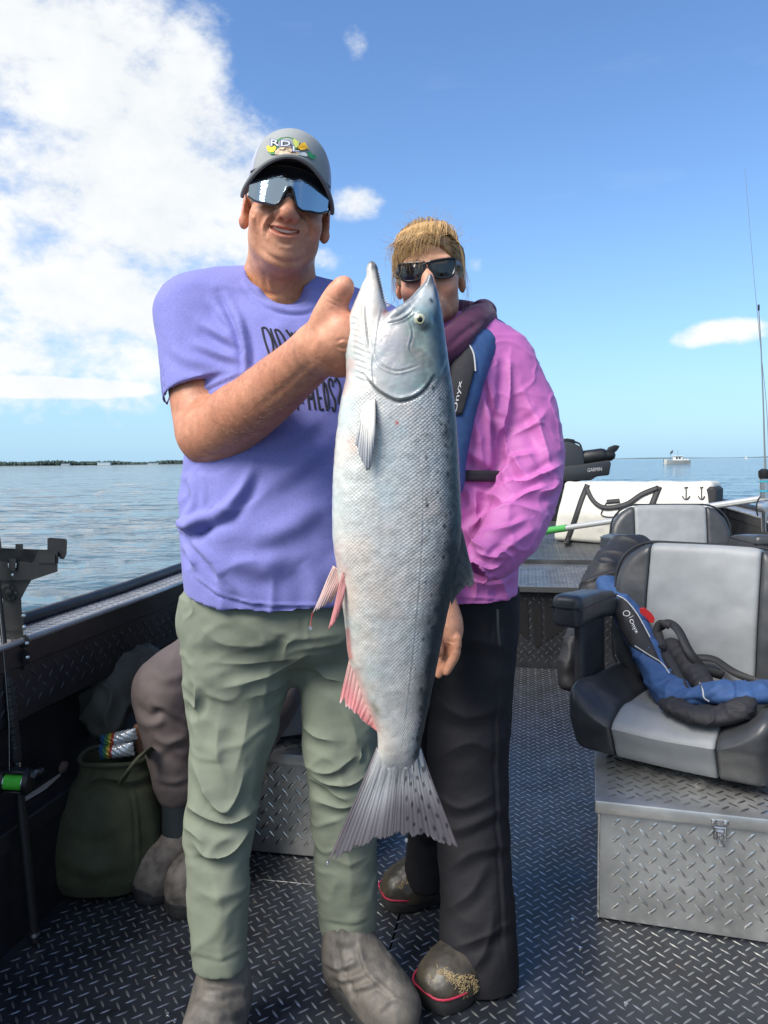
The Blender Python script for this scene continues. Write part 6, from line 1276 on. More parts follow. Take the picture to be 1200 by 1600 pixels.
# ================================================================== SEATED PERSON BEHIND
WADER = mat('grey_brown_wader_cloth', (.125, .098, .092), .75, var=.12, vscale=12, bump=.25, bscale=55, bdist=.003); GAIT = mat('dark_gravel_guard', (.014, .022, .026), .7); DJ = mat('dark_olive_jacket', (.045, .048, .044), .85, bump=.3, bscale=60, bdist=.003)
WAB = mat('wading_boot', (.10, .088, .078), .8, var=.5, vscale=30, bump=.3, bscale=90, bdist=.002)
sitter = thing('person', 'seated person in grey brown waders and boots, mostly hidden behind the man', 'person', W(330, 1385, 2.1)*[1, 1, 0])
def sitter_build():
    pel = np.array([W(418, 1000, 2.42)[0], 2.42, .645]); kl, kr = W(256, 1076, 2.06), W(425, 1082, 2.04); al, ar = W(283, 1310, 2.03), W(330, 1350, 2.03)
    s = SDF((-.85, 1.75, .05), (.05, 2.70, .95), .005)
    s.chain([pel+[-.07, 0, 0], pel+[.07, 0, 0]], [.13, .13], .03); s.chain([pel+[-.07, -.03, .0], (pel*.45+kl*.55)+[0, 0, .015], kl], [.115, .094, .080], .04, n=9); s.chain([pel+[.05, -.03, 0], (pel+kr)/2+[0, 0, .01], kr], [.115, .092, .078], .04, n=9)
    s.chain([kl, kl*.5+W(275, 1235, 2.05)*.5+[.004, 0, 0], W(277, 1238, 2.05)], [.080, .066, .052], .03, n=9); s.chain([kr, W(325, 1290, 2.04)], [.076, .052], .03, n=9); s.chain([pel, pel+[0, .03, .2]], [.13, .13], .03)
    V, Q = s.mesh(2); F = [([(212, 1100), (235, 1120), (255, 1112), (290, 1126)], 7, -.008), ([(238, 1098), (262, 1112), (300, 1130)], 6, .008), ([(240, 1150), (262, 1160), (295, 1150)], 7, .008), ([(232, 1180), (262, 1170), (295, 1182)], 7, .005), ([(245, 1215), (270, 1222), (296, 1216)], 5, .004), ([(235, 1045), (262, 1060), (295, 1050)], 9, .004)]
    V = folds(V, Q, F); V = V+vnormals(V, Q)*(.003*fbm(V*[12, 12, 12], 3, 121))[:, None]
    add('waders', V, Q, WADER, sitter)
    m = MB(); m.tube(crv([W(277, 1228, 2.05), W(280, 1280, 2.045), W(284, 1345, 2.04)], 8), [.049, .047, .046, .047, .05, .052, .053, .05], 18); m.build('gravel_guard', GAIT, sitter, True)
    m = MB(); m.tube(crv([W(322, 1288, 2.045), W(326, 1330, 2.04), W(330, 1360, 2.04)], 6), .05, 18); m.build('gravel_guard', GAIT, sitter, True)
    for h_, t_, a_ in ((FL(293, 1378), FL(238, 1399), W(286, 1335, 2.04)), (FL(338, 1398), FL(290, 1420), W(332, 1355, 2.03))):
        b = boot(h_, t_, a_, .048, WAB, RUB, sitter, .98, None, .005); d = (t_-h_)/np.linalg.norm(t_-h_); sd = np.array([-d[1], d[0], 0])
        cap_ = MB().sphere(t_*[1, 1, 0]-d*.005+[0, 0, .034], (.060, .060, .040), 16, 8).build('toe_cap', RUB, b)
        for q in range(4): c = h_*[1, 1, 0]+d*(.045+.022*q)+[0, 0, .135-.013*q]; MB().tube([c-sd*.025-[0, 0, .006], c+[0, 0, .006], c+sd*.025-[0, 0, .006]], .0028, 6).build('lace', VBLK, b)
    s = SDF((-.75, 1.95, .55), (.15, 2.75, 1.30), .006); ch = W(438, 800, 2.48)
    s.loft([(.68, pel[0], 2.43, .19, .15), (.85, pel[0], 2.44, .20, .15), (1.02, ch[0], 2.46, .185, .13), (1.12, ch[0], 2.47, .12, .10)], .03); sl, sr = np.array([ch[0]-.16, 2.46, 1.05]), np.array([ch[0]+.16, 2.46, 1.05])
    s.chain([sl, ch*[1, 0, 0]+[0, 2.47, 1.09], sr], [.07, .07, .07], .05); hl, hr = (pel+kl)/2+[.03, -.02, .14], (pel+kr)/2+[.0, -.02, .13]
    s.chain([sl, sl+[-.02, -.05, -.22], hl], [.07, .062, .045], .02, n=8); s.chain([sr, sr+[.03, -.05, -.22], hr], [.07, .062, .045], .02, n=8)
    V, Q = s.mesh(2); V = V+vnormals(V, Q)*(.004*fbm(V*11, 3, 131))[:, None]; add('jacket', V, Q, DJ, sitter)
    hc = np.array([ch[0], 2.43, 1.245]); s = SDF(hc-[.35, .45, .55], hc+[.25, .3, .16], .005); s.ell(hc+[0, .01, .03], (.074, .092, .082), k=.02); s.ell(hc+[0, -.03, -.03], (.064, .06, .08), k=.03); s.chain([hc+[0, -.09, .02], hc+[0, -.11, -.02]], [.010, .015], .015)
    for q in (-1, 1): s.ell(hc+[q*.078, .01, 0], (.009, .017, .03), k=.008); s.ell(hc+[q*.029, -.092, .02], (.014, .01, .009), k=.008, op='sub')
    s.chain([hc+[-.022, -.092, -.055], hc+[0, -.098, -.057], hc+[.022, -.092, -.055]], [.002, .004, .002], .005); s.chain([hc+[0, .02, -.05], [ch[0], 2.47, 1.08]], [.055, .06], .03); s.chain([[ch[0], 2.47, 1.08], sl, sl+[-.02, -.05, -.22], hl], [.05, .04, .035, .028], .02, n=12); s.chain([[ch[0], 2.47, 1.08], sr, sr+[.03, -.05, -.22], hr], [.05, .04, .035, .028], .02, n=12)
    for hp, kk in ((hl, kl), (hr, kr)):
        d = kk-hp; d /= np.linalg.norm(d); sd = np.cross(d, [0, 0, 1]); s.chain([hp, hp+d*.07-[0, 0, .02]], [.028, .034], .015)
        for q in range(4): b = hp+d*.085+sd*(.027-.018*q)-[0, 0, .02]; s.chain([b, b+d*.035-[0, 0, .006], b+d*.06-[0, 0, .024]], [.011, .010, .008], .004)
        s.chain([hp+d*.02+sd*.025, hp+d*.065+sd*.055-[0, 0, .02]], [.013, .010], .01)
    V, Q = s.mesh(1); C = np.tile([.50, .25, .16], (len(V), 1)); add('body', V, Q, SKIN, sitter, cols=C)
    s = SDF(hc-.14, hc+.14, .005); s.ell(hc+[0, .015, .035], (.080, .099, .086), k=.01); s.ell(hc+[0, -.08, -.02], (.075, .06, .085), k=.008, op='sub'); s.ell(hc+[0, 0, -.09], (.12, .12, .07), k=.01, op='sub'); V, Q = s.mesh(2); add('hair', V, Q, mat('brown_hair', (.06, .04, .025), .6, bump=.4, bscale=200), sitter)
sitter_build()

# ================================================================== GEAR ON THE LEFT
def tote():
    G = mat('olive_canvas', (.038, .043, .022), .85, var=.25, vscale=12, bump=.4, bscale=70, bdist=.004); c = W(170, 1290, 2.06); t = thing('tote_bag', 'soft dark olive bag standing open on the floor beside the seated person', 'bag', c*[1, 1, 0])
    zt = W(170, 1200, 2.06)[2]; s = SDF(c*[1, 1, 0]-[.25, .2, .03], c*[1, 1, 0]+[.25, .2, zt+.08], .005); R = rot('Z', 12)
    s.loft([(.012, c[0]-.010, c[1], .135, .105), (.06, c[0]-.010, c[1], .160, .125), (.16, c[0]-.003, c[1], .158, .122), (zt-.07, c[0]+.010, c[1]+.01, .128, .10), (zt, c[0]+.018, c[1]+.02, .098, .085), (zt+.035, c[0]+.018, c[1]+.02, .094, .08)], .01, n=2.6)
    s.loft([(zt-.04, c[0]+.018, c[1]+.02, .086, .073), (zt+.06, c[0]+.018, c[1]+.02, .086, .073)], .002, 'sub', n=2.6)
    V, Q = s.mesh(2); F = [([(135, 1225), (160, 1215), (200, 1222), (240, 1208)], 7, .010), ([(110, 1240), (140, 1222), (150, 1205)], 7, .008), ([(205, 1215), (215, 1280), (216, 1370)], 3, .004), ([(95, 1340), (140, 1360), (210, 1345)], 12, .007), ([(110, 1290), (150, 1300), (200, 1285)], 12, .006), ([(225, 1230), (240, 1290), (250, 1330)], 10, .007)]
    V = folds(V, Q, F); V = V+vnormals(V, Q)*(.005*fbm(V*9, 3, 141))[:, None]; V[:, 2] = np.maximum(V[:, 2], .004); b = add('bag_body', V, Q, G, t)
    rim = [np.array([c[0]+.018+.097*math.cos(q), c[1]+.02+.083*math.sin(q), zt+.030+.004*math.sin(3*q)]) for q in np.linspace(0, 2*math.pi, 48)[:-1]]; MB().tube(rim, .007, 8, closed=True).build('rim', G, t)
    h = crv([W(190, 1222, 1.94), W(200, 1205, 1.925), W(216, 1184, 1.93), W(230, 1172, 1.96), W(238, 1180, 2.0)], 30); P = [[p+np.array([a*.8, 0, a*.55]) for a in (-.014, 0, .014)] for p in h]; V, F = solid_sheet(P, .005); add('handle', V, F, G, t)
    def snack(u0, v0, u1, v1, Y, lab, tilt):
        a, bb = W(u0, v1, Y), W(u1, v0, Y); w_, h_ = bb[0]-a[0], bb[2]-a[2]; cc = (a+bb)/2; R = rot('Y', tilt); n = 18; o = []
        for sg in (-1, 1): o.append([[cc+R@np.array([(i/(n-1)-.5)*w_, sg*.018*math.sin(math.pi*i/(n-1))**.6*math.sin(math.pi*j/(n-1))**.5+.004*math.sin(i*2.1+j), (j/(n-1)-.5)*h_]) for j in range(n)] for i in range(n)])
        m, nt, bs = new_mat('snack_foil'); N, L = nt.nodes, nt.links; tc = N.new('ShaderNodeTexCoord'); sx = N.new('ShaderNodeSeparateXYZ'); L.new(tc.outputs['Generated'], sx.inputs[0]); r = N.new('ShaderNodeValToRGB'); L.new(sx.outputs[0], r.inputs[0]); e = r.color_ramp.elements
        for pos, col in ((0, (.05, .16, .36)), (.16, (.10, .32, .12)), (.26, (.62, .50, .06)), (.34, (.55, .08, .05)), (.42, (.62, .64, .66)), (1, (.55, .57, .60))):
            q = e.new(pos) if pos not in (0, 1) else e[0 if pos == 0 else -1]; q.color = col+(1,); q.position = pos
        r.color_ramp.interpolation = 'CONSTANT'; nz = N.new('ShaderNodeTexNoise'); nz.inputs['Scale'].default_value = 60; mx = N.new('ShaderNodeMix'); mx.data_type = 'RGBA'; mr = N.new('ShaderNodeMath'); mr.operation = 'GREATER_THAN'; mr.inputs[1].default_value = .60; L.new(nz.outputs['Fac'], mr.inputs[0]); L.new(mr.outputs[0], mx.inputs[0]); L.new(r.outputs[0], mx.inputs[6]); mx.inputs[7].default_value = (.12, .13, .16, 1); L.new(mx.outputs[2], bs.inputs['Base Color']); bs.inputs['Roughness'].default_value = .25; bs.inputs['Metallic'].default_value = .5
        V = []; F = []
        mb = MB().grid(o[0]).grid([r_[::-1] for r_ in o[1]]); x = mb.build('snack_bag', m, None, True, label=lab, cat='snack', group='snack bags in the olive tote'); return x
    snack(157, 1143, 214, 1162, 2.05, 'shiny printed snack bag lying uppermost in the olive tote', -12); snack(155, 1162, 209, 1184, 2.04, 'lower snack bag with a rainbow strip in the olive tote', -6)
    s = SDF(W(220, 1150, 2.09)-.07, W(220, 1150, 2.09)+.07, .004); s.rbox(W(220, 1154, 2.09), (.017, .010, .044), .008, rot('Y', -6)); V, Q = s.mesh(1); add('leather_case', V, Q, mat('tan_leather', (.22, .10, .05), .6, var=.2, vscale=40, bump=.3, bscale=120), label='flat tan leather case sticking up out of the olive tote', cat='case')
tote()
def left_gear():
    # damp jacket stuffed under the gunwale
    s = SDF((-1.12, 1.95, .22), (-.42, 2.9, .70), .006); s.chain([W(236, 1040, 2.50), W(205, 1050, 2.38), W(180, 1075, 2.30), W(165, 1110, 2.26), W(178, 1140, 2.24)], [.05, .06, .065, .06, .03], .04, n=10, sq=(1, .8, 1)); s.chain([W(150, 1070, 2.30), W(146, 1110, 2.26)], [.05, .03], .04)
    V, Q = s.mesh(2); wp = V+.05*np.stack([fbm(V*7, 2, 241), fbm(V*7, 2, 242), fbm(V*7, 2, 243)], 1); V = V+vnormals(V, Q)*(.008*fbm(V*[9, 9, 5], 3, 151)+.016*np.clip(1-2.0*np.abs(fbm(wp*[11, 11, 6], 2, 153)), 0, 1)**2)[:, None]; add('stowed_jacket', V, Q, mat('grey_green_raincoat', (.060, .062, .050), .7, bump=.3, bscale=60), label='crumpled grey green jacket stuffed under the left gunwale', cat='jacket')
    P = [FL(u, v, .3035) for u, v in ((4, 1243), (40, 1252), (72, 1233), (95, 1212), (78, 1206), (50, 1210), (24, 1218))]
    MB().prism(P, (0, 0, .004)).build('paper_sheet', mat('speckled_card', (.42, .40, .36), .8, var=.5, vscale=140, vcol=(.2, .18, .16)), None, False, label='pale speckled card lying on the left side ledge', cat='card')
    s = SDF(FL(88, 1203, .31)-.08, FL(88, 1203, .31)+.08, .004); s.chain([FL(68, 1206, .31), FL(90, 1202, .315), FL(102, 1195, .325)], [.010, .017, .010], .01, n=6); V, Q = s.mesh(1); V += vnormals(V, Q)*(.004*fbm(V*45, 3, 5))[:, None]; add('rag', V, Q, mat('brown_rag', (.10, .07, .055), .9), label='small brown rag lying on the ledge above the speckled card', cat='rag')
    # ---- rod holder clamped to the gunwale
    K = mat('black_glass_filled_nylon', (.008, .0085, .009), .46, bump=.15, bscale=300, bdist=.0005, var=.3, vscale=30); Y0 = 1.86
    t = thing('rod_holder', 'black plastic rod holder clamped on the left gunwale', 'rod holder', W(20, 985, Y0))
    def pr(name, pts, y0, y1, m_=K, par=t):
        P = [W(u, v, Y0+y0) for u, v in pts]; q = [W(u, v, Y0+y1) for u, v in pts]; n = len(P)
        return MB().put(P+q, [tuple(range(n)), tuple(range(2*n-1, n-1, -1))]+[(i, n+i, n+(i+1) % n, (i+1) % n) for i in range(n)]).build(name, m_, par, False)
    pr('cradle', [(-60, 878), (12, 877), (13, 887), (25, 887), (26, 877), (51, 879), (60, 861), (90, 862), (90, 893), (51, 906), (-60, 908)], -.03, .03)
    pr('cradle_recess', [(63, 866), (86, 867), (86, 880), (60, 880)], -.033, -.029, mat('nylon_dark', (.007, .007, .008), .6))
    pr('cradle_back', [(-60, 854), (74, 859), (92, 866), (91, 880), (-60, 880)], .02, .034)
    pr('cradle_tip', [(74, 841), (79, 840), (103, 842), (105, 845), (104, 866), (100, 874), (93, 873), (91, 866), (74, 860)], -.022, .026)
    pr('cradle_hook', [(-30, 836), (0, 838), (3, 858), (-30, 858)], -.02, .02); pr('lock_tab', [(24, 850), (36, 850), (36, 859), (24, 859)], -.018, .01)
    pr('latch', [(14, 872), (25, 873), (24, 892), (13, 892)], -.036, -.028)
    pr('neck', [(-20, 905), (50, 905), (40, 922), (34, 934), (-20, 934)], -.022, .022); pr('swivel_body', [(4, 930), (33, 930), (34, 956), (37, 958), (37, 984), (6, 986)], -.02, .02)
    c = W(15, 926, Y0-.024); f = np.array([.3, -1, 0.]); f /= np.linalg.norm(f); MB().lathe([(.022, -.02), (.022, .0), (.020, .003), (.009, .003), (.008, .007), (.004, .008)], c, f, 20).build('pivot_knob', K, t)
    for a in range(8): q = a*math.pi/4; MB().tube([c+f*.003+np.array([math.cos(q)*.012, 0, math.sin(q)*.012]), c+f*.003+np.array([math.cos(q)*.019, 0, math.sin(q)*.019])], .0018, 5).build('knob_rib', K, t)
    for pts in ([(-20, 1014), (30, 995), (40, 991), (46, 998), (44, 1010), (-20, 1036)], [(-20, 1040), (26, 1022), (42, 1016), (47, 1022), (44, 1036), (-20, 1056)]): pr('clamp_plate', pts, -.012, .028)
    pr('clamp_post', [(8, 980), (36, 976), (38, 1046), (10, 1052)], -.008, .012)
    for u, v in ((42, 1005), (43, 1027), (37, 962), (38, 980), (21, 898)): MB().lathe([(.0055, 0), (.0055, .002), (.004, .004), (.001, .0045)], W(u, v, Y0-.026 if v < 990 else Y0-.014), f, 12).build('bolt', STEEL, t)
    # ---- fishing rod stood on its butt
    t = thing('fishing_rod', 'black rod with a green spooled reel standing on its butt by the left side', 'fishing rod', FL(55, 1474)); a = FL(55, 1474)+[0, 0, .004]; b = W(6, 1000, 1.80); d = b-a; L = np.linalg.norm(d); d /= L; P = lambda k: a+d*L*k
    BK = mat('rod_butt_black', (.012, .012, .013), .45, bump=.2, bscale=200); kr = .52
    MB().tube([P(0), P(.02), P(.42), P(.5)], [.0105, .0125, .0125, .010], 12).build('butt_grip', BK, t); MB().tube([P(.022), P(.034)], .0134, 14).build('butt_ring', STEEL, t)
    MB().tube([P(.5), P(.60)], .0105, 12).build('reel_seat', STEEL, t)
    g = P(.62); MB().tube([P(.60), P(.62), P(.86), P(.88)], [.011, .0135, .0125, .009], 14).build('foregrip', BK, t)
    up = np.cross(d, [0, 1, 0]); up /= np.linalg.norm(up); w2 = np.cross(d, up)
    wrap = [P(.62+.24*k/90)+(up*math.cos(k*.75)+w2*math.sin(k*.75))*.0128 for k in range(91)]; MB().tube(wrap, .0022, 5).build('grip_wrap', K, t)
    MB().tube([P(.88), P(1.05), P(1.5), P(2.6)], [.0075, .0065, .0055, .0035], 8).build('blank', BK, t)
    rc = P(.555)+np.array([.008, -.034, 0]); ex = np.array([.97, .12, -.12]); ex /= np.linalg.norm(ex); ez = np.cross(ex, [0, -1, 0]); ez /= np.linalg.norm(ez); ez = -ez if ez[2] < 0 else ez; R = np.stack([ex, np.cross(ez, ex), ez], 1)
    r = MB().box(rc+R@[0, .014, .002], (.060, .022, .046), .006, R, 2).box(rc+R@[0, .004, .026], (.056, .030, .010), .003, R).box(rc+R@[0, .004, -.024], (.056, .030, .008), .003, R).build('reel', K, t)
    for s_ in (-1, 1): MB().lathe([(.030, -.007), (.030, .005), (.024, .009), (.010, .010)], rc+R@[s_*.030, .004, 0], R@[s_, 0, 0], 22).build('side_plate', K, r)
    MB().lathe([(.019, -.021), (.019, .021)], rc+R@[0, -.001, 0], ex, 22).build('spool_line', mat('green_braid', (.07, .55, .04), .6, bump=.6, bscale=900, stretch=(6, .4, .4)), r)
    for s_ in (-1, 1): MB().lathe([(.0205, -.0007), (.0205, .0007)], rc+R@[s_*.0215, -.001, 0], ex, 22).build('spool_rim', STEEL, r)
    MB().box(rc+R@[.058, -.004, .030], (.018, .022, .016), .004, R).build('handle_arm', K, r); MB().lathe([(.007, 0), (.009, .008), (.007, .02)], rc+R@[.052, -.014, .034], R@[0, -1, 0], 12).build('handle_knob', mat('dark_steel', (.14, .15, .16), .3, metal=.8), r)
    MB().tube([rc+R@[-.01, -.008, .02], W(14, 1130, 1.775), W(4, 1000, 1.77), W(-6, 900, 1.78)], .0006, 4).build('line', mat('pale_line', (.35, .36, .34), .4), t)
left_gear()

# ================================================================== GEAR ON THE RIGHT
def spare_vest():
    t = thing('life_vest', 'blue and black life vest draped over the seat at the right', 'life vest', W(1080, 1105, 2.05))
    s = SDF((.60, 1.75, .44), (1.25, 2.75, .86), .004)
    a = [W(945, 912, 2.56), W(958, 926, 2.50), W(978, 955, 2.40), W(1003, 1000, 2.29), W(1026, 1045, 2.19), W(1045, 1078, 2.11), W(1062, 1094, 2.05)]
    s.chain(a, [.026, .034, .040, .043, .044, .046, .042], .02, n=26, sq=(1, .6, .95))
    s.chain([W(1058, 1092, 2.05), W(1095, 1088, 1.99), W(1130, 1082, 1.95), W(1165, 1083, 1.93), W(1205, 1080, 1.94), W(1240, 1075, 2.0)], [.036, .035, .045, .047, .046, .04], .02, n=18, sq=(1, 1, .50))
    V, Q = s.mesh(2); V = folds(V, Q, [([(1010, 1050), (1030, 1075), (1060, 1088)], 6, .005), ([(1000, 1030), (1018, 1048), (1040, 1050)], 6, .004), ([(1095, 1092), (1120, 1075), (1150, 1066)], 5, .005), ([(1060, 1096), (1088, 1096), (1105, 1104)], 5, -.006), ([(1150, 1066), (1152, 1090), (1146, 1108)], 3, -.004), ([(1010, 1062), (1024, 1082), (1045, 1096)], 5, .004)]); V = V+vnormals(V, Q)*(.003*fbm(V*[20, 20, 20], 3, 161)+.006*np.clip(1-2.0*np.abs(fbm(V*[18, 18, 14], 2, 162)), 0, 1)**2)[:, None]
    v = add('blue_shell', V, Q, BLUE, t); bv = bvh_of(v)
    def patch(name, l, r, m_, Yr, n=20, lift=.0025, th=.003):
        A, B = crv(l, n), crv(r, n); G = np.array([[W(*(A[i]+(B[i]-A[i])*k), Yr) for k in np.linspace(0, 1, 12)] for i in range(n)]); P = drape(G.reshape(-1, 3), bv, lift, .5); Vp, Fp = solid_sheet(P.reshape(G.shape), th); return add(name, Vp, Fp, m_, t)
    patch('black_panel', [(952, 938), (960, 960), (971, 986), (984, 1008)], [(974, 934), (996, 962), (1014, 996), (1033, 1037)], VBLK, 2.3)
    tr = drape([W(u, v_, 2.25) for u, v_ in crv([(963, 930), (978, 938), (996, 960), (1016, 996)], 24)], bv, .004, .5); MB().tube(tr, .002, 6).build('piping', TRIM, t)
    tr = drape([W(u, v_, 2.2) for u, v_ in crv([(992, 1009), (1012, 1022), (1034, 1036), (1046, 1052)], 20)], bv, .004, .5); MB().tube(tr, .002, 6).build('piping', TRIM, t)
    tr = drape([W(u, v_, 1.95) for u, v_ in crv([(1093, 1067), (1098, 1078), (1100, 1090), (1108, 1096)], 16)], bv, .004, .5); MB().tube(tr, .002, 6).build('piping', TRIM, t)
    def lett(txt, p0, p1, hgt, Yr, flip=1):
        V2, F2 = text2d(txt); V2 = V2/V2.max(0); d = np.array(p1, float)-p0; u = np.array([d[1], -d[0]])/np.linalg.norm(d)*flip
        UV = np.array(p0)+V2[:, :1]*d+V2[:, 1:]*u*hgt; add('maker_lettering', drape([W(a_, b_, Yr) for a_, b_ in UV], bv, .0062, .5), F2, WTXT, t, False)
    lett('Onyx', (981, 970), (992, 991), 8, 2.33)
    rg = [W(979+5.2*math.cos(q), 958.5+4.2*math.sin(q), 2.36) for q in np.linspace(0, 2*math.pi, 22)[:-1]]; MB().tube(drape(rg, bv, .0055, .5), .0014, 5, closed=True).build('ring_emblem', WTXT, t); MB().tube(drape([W(983, 965.5, 2.35), W(990, 962, 2.35)], bv, .0055, .5), .0008, 4).build('emblem_bar', WTXT, t)
    # black pouch and folded webbing
    s = SDF((.68, 1.70, .44), (1.22, 2.3, .80), .004); s.chain([W(1043, 1098, 2.00), W(1075, 1112, 1.94), W(1110, 1120, 1.90), W(1145, 1114, 1.885), W(1164, 1096, 1.88)], [.024, .030, .031, .031, .025], .02, n=16, sq=(1, 1, .55)); V, Q = s.mesh(2); V = V+vnormals(V, Q)*(.003*fbm(V*22, 3, 163)+.006*np.clip(1-2.0*np.abs(fbm(V*[22, 22, 30], 2, 165)), 0, 1)**2)[:, None]; add('black_pouch', V, Q, VBLK, t)
    s = SDF((.70, 1.85, .50), (1.15, 2.5, .84), .004); s.chain([W(1046, 1010, 2.25), W(1066, 1030, 2.20), W(1090, 1060, 2.12), W(1104, 1076, 2.05)], [.026, .034, .034, .020], .02, n=10, sq=(1, .5, 1)); V, Q = s.mesh(1); V = V+vnormals(V, Q)*(.005*fbm(V*20, 3, 167))[:, None]; add('bladder_flap', V, Q, VBLK, t)
    web = mat('black_webbing', (.02, .02, .022), .65, bump=.4, bscale=600, bdist=.0008)
    def ribbon(pts, w_, tw=0):
        C = crv([W(*p) for p in pts], 36); G = []
        for i, p in enumerate(C):
            tn = C[min(i+1, 35)]-C[max(i-1, 0)]; tn /= np.linalg.norm(tn); vw = p-np.array([0, 0, CAMZ]); vw /= np.linalg.norm(vw); s_ = np.cross(tn, vw); s_ /= np.linalg.norm(s_); n_ = np.cross(s_, tn); a_ = tw*math.sin(i*.12); s_ = s_*math.cos(a_)+n_*math.sin(a_); G.append([p-s_*w_/2, p, p+s_*w_/2])
        V, F = solid_sheet(G, .003); add('strap', V, F, web, t)
    ribbon([(1026, 985, 2.28), (1036, 1015, 2.20), (1052, 1045, 2.12), (1070, 1080, 2.03)], .030); ribbon([(1028, 982, 2.29), (1044, 974, 2.26), (1060, 985, 2.20), (1078, 1020, 2.14), (1100, 1045, 2.13), (1130, 1056, 2.12)], .026, .5); ribbon([(1080, 1028, 2.24), (1115, 1030, 2.20), (1150, 1052, 2.12), (1210, 1075, 2.05)], .022, .6); ribbon([(1022, 1000, 2.27), (1030, 975, 2.27), (1046, 978, 2.24)], .022)
    MB().box(W(1035, 1010, 2.185), (.024, .012, .018), .004, rot('Y', 25)).build('buckle', K_ if False else VBLK, t)
    V2, F2 = text2d('A/M|24'); V2 = V2/V2.max(0); p0, d = np.array([1066, 1080.]), np.array([-20, -42.]); u = np.array([d[1], -d[0]])/np.linalg.norm(d)
    add('strap_lettering', [W(*(p0+V2[i, 0]*d+V2[i, 1]*u*9+[3, 3]), 2.025+.115*V2[i, 0]-.006) for i in range(len(V2))], F2, WTXT, t, False)
    P = [W(u_, v_, 2.30) for u_, v_ in ((1001, 951), (1008, 950), (1018, 958), (1023, 966), (1022, 973), (1016, 973), (1008, 964), (1001, 958))]; MB().prism(P, (0, .008, 0)).build('red_pull_tab', mat('red_pull_tab', (.62, .03, .03), .45), t, False)
spare_vest()
def black_coat():
    s = SDF((.55, 2.25, .40), (1.35, 3.35, 1.10), .006)
    s.chain([W(1000, 858, 2.98), W(978, 868, 2.95), W(962, 888, 2.88), W(945, 912, 2.80), W(930, 935, 2.74)], [.045, .062, .07, .065, .055], .04, n=12, sq=(1, .8, 1)); s.chain([W(990, 900, 2.82), W(965, 925, 2.76)], [.06, .06], .04); s.chain([W(925, 945, 2.72), W(905, 1000, 2.62), W(893, 1050, 2.58), W(898, 1092, 2.56)], [.05, .035, .030, .022], .03, n=10)
    V, Q = s.mesh(2); wp = V+.05*np.stack([fbm(V*7, 2, 231), fbm(V*7, 2, 232), fbm(V*7, 2, 233)], 1); V = V+vnormals(V, Q)*(.006*fbm(V*8, 3, 171)+.013*np.clip(1-2.0*np.abs(fbm(wp*[10, 10, 8], 2, 173)), 0, 1)**2)[:, None]; add('rain_coat', V, Q, mat('black_shell_cloth', (.014, .014, .017), .6, bump=.3, bscale=60, bdist=.003), label='black shell jacket crumpled between the two right hand seats', cat='jacket')
black_coat()
def fish_bag():
    Wm = mat('white_vinyl_bag', (.52, .505, .455), .55, var=.08, vscale=5, bump=.35, bscale=10, bdist=.01); a = np.array([W(862, 850, 6.0)[0], 6.0, .54]); b = np.array([W(1112, 850, 5.25)[0], 5.25, .54]); u = b-a; L = np.linalg.norm(u); u /= L; n = np.array([-u[1], u[0], 0]); R = np.stack([u, n, BZ], 1); c = (a+b)/2+n*.13+[0, 0, .245]
    t = thing('fish_bag', 'long white insulated bag with black straps lying on the bow deck', 'bag', c*[1, 1, 0]+[0, 0, .54]); s = SDF(c-.75, c+.75, .010)
    s.rbox(c, (L/2-.02, .13, .24), .032, R, .01); s.cut(c+u*(L/2-.10), u+n*.001) if False else None
    V, Q = s.mesh(2); q = (V-c)@R; V = V-n*(.035*np.cos(np.clip(q[:, 0]/L*3, -1.5, 1.5))*np.cos(np.clip(q[:, 2]*5.5, -1.5, 1.5))*(q[:, 1] < 0))[:, None]+n*(.07*sstep(-.05, .24, q[:, 2]))[:, None]+u*(.05*sstep(-.24, .2, q[:, 2])*(sstep(-.3, -.6, q[:, 0])))[:, None]; V = V+vnormals(V, Q)*(.010*fbm(V*5, 3, 181))[:, None]; bo = add('bag_shell', V, Q, Wm, t); bv = bvh_of(bo); web = MATS['black_webbing']
    def strap(name, pts, w_, m_=web, lift=.006):
        C = crv(pts, 30); G = []
        for i, p in enumerate(C):
            d = C[min(i+1, 29)]-C[max(i-1, 0)]; d /= np.linalg.norm(d); nn = np.array([-d[1], d[0]]); G.append([W(*(p+nn*w_*k), 5.6) for k in (-.5, 0, .5)])
        G = np.array(G); P = drape(G.reshape(-1, 3), bv, lift, 1.2).reshape(G.shape); V, F = solid_sheet(P, .006); add(name, V, F, m_, t)
    strap('strap', [(918, 757), (908, 782), (897, 815), (884, 850)], 7.5); strap('strap', [(1030, 760), (1024, 775), (1015, 798)], 9); strap('carry_handle', [(916, 762), (925, 780), (938, 791), (955, 793), (980, 787), (1003, 772), (1028, 762)], 7, lift=.016); strap('pocket_strap', [(948, 784), (968, 782)], 6, lift=.012)
    for l in ([(948, 785), (943, 794), (940, 805), (960, 807), (968, 794), (968, 785)], [(944, 793), (966, 791)]): strap('pocket_edge', l, 1.3, lift=.008)
    for q in (0,): 
        e = c+u*(L/2-.02); MB().box(e+u*.012-n*.0+[0, .02, .03], (.07, .22, .36), .02, R).build('end_flap', web, t)
    ink = mat('faded_black_ink', (.05, .05, .055), .7)
    for uu, sc in ((1072, 1.0), (1096, .85)):
        strap('anchor_print', [(uu, 761), (uu, 778)], 1.6, ink); strap('anchor_print', [(uu-6*sc, 775), (uu-3*sc, 779), (uu, 780), (uu+3*sc, 779), (uu+6*sc, 775)], 1.8, ink); strap('anchor_print', [(uu-3*sc, 762), (uu+3*sc, 761)], 1.4, ink)
fish_bag()
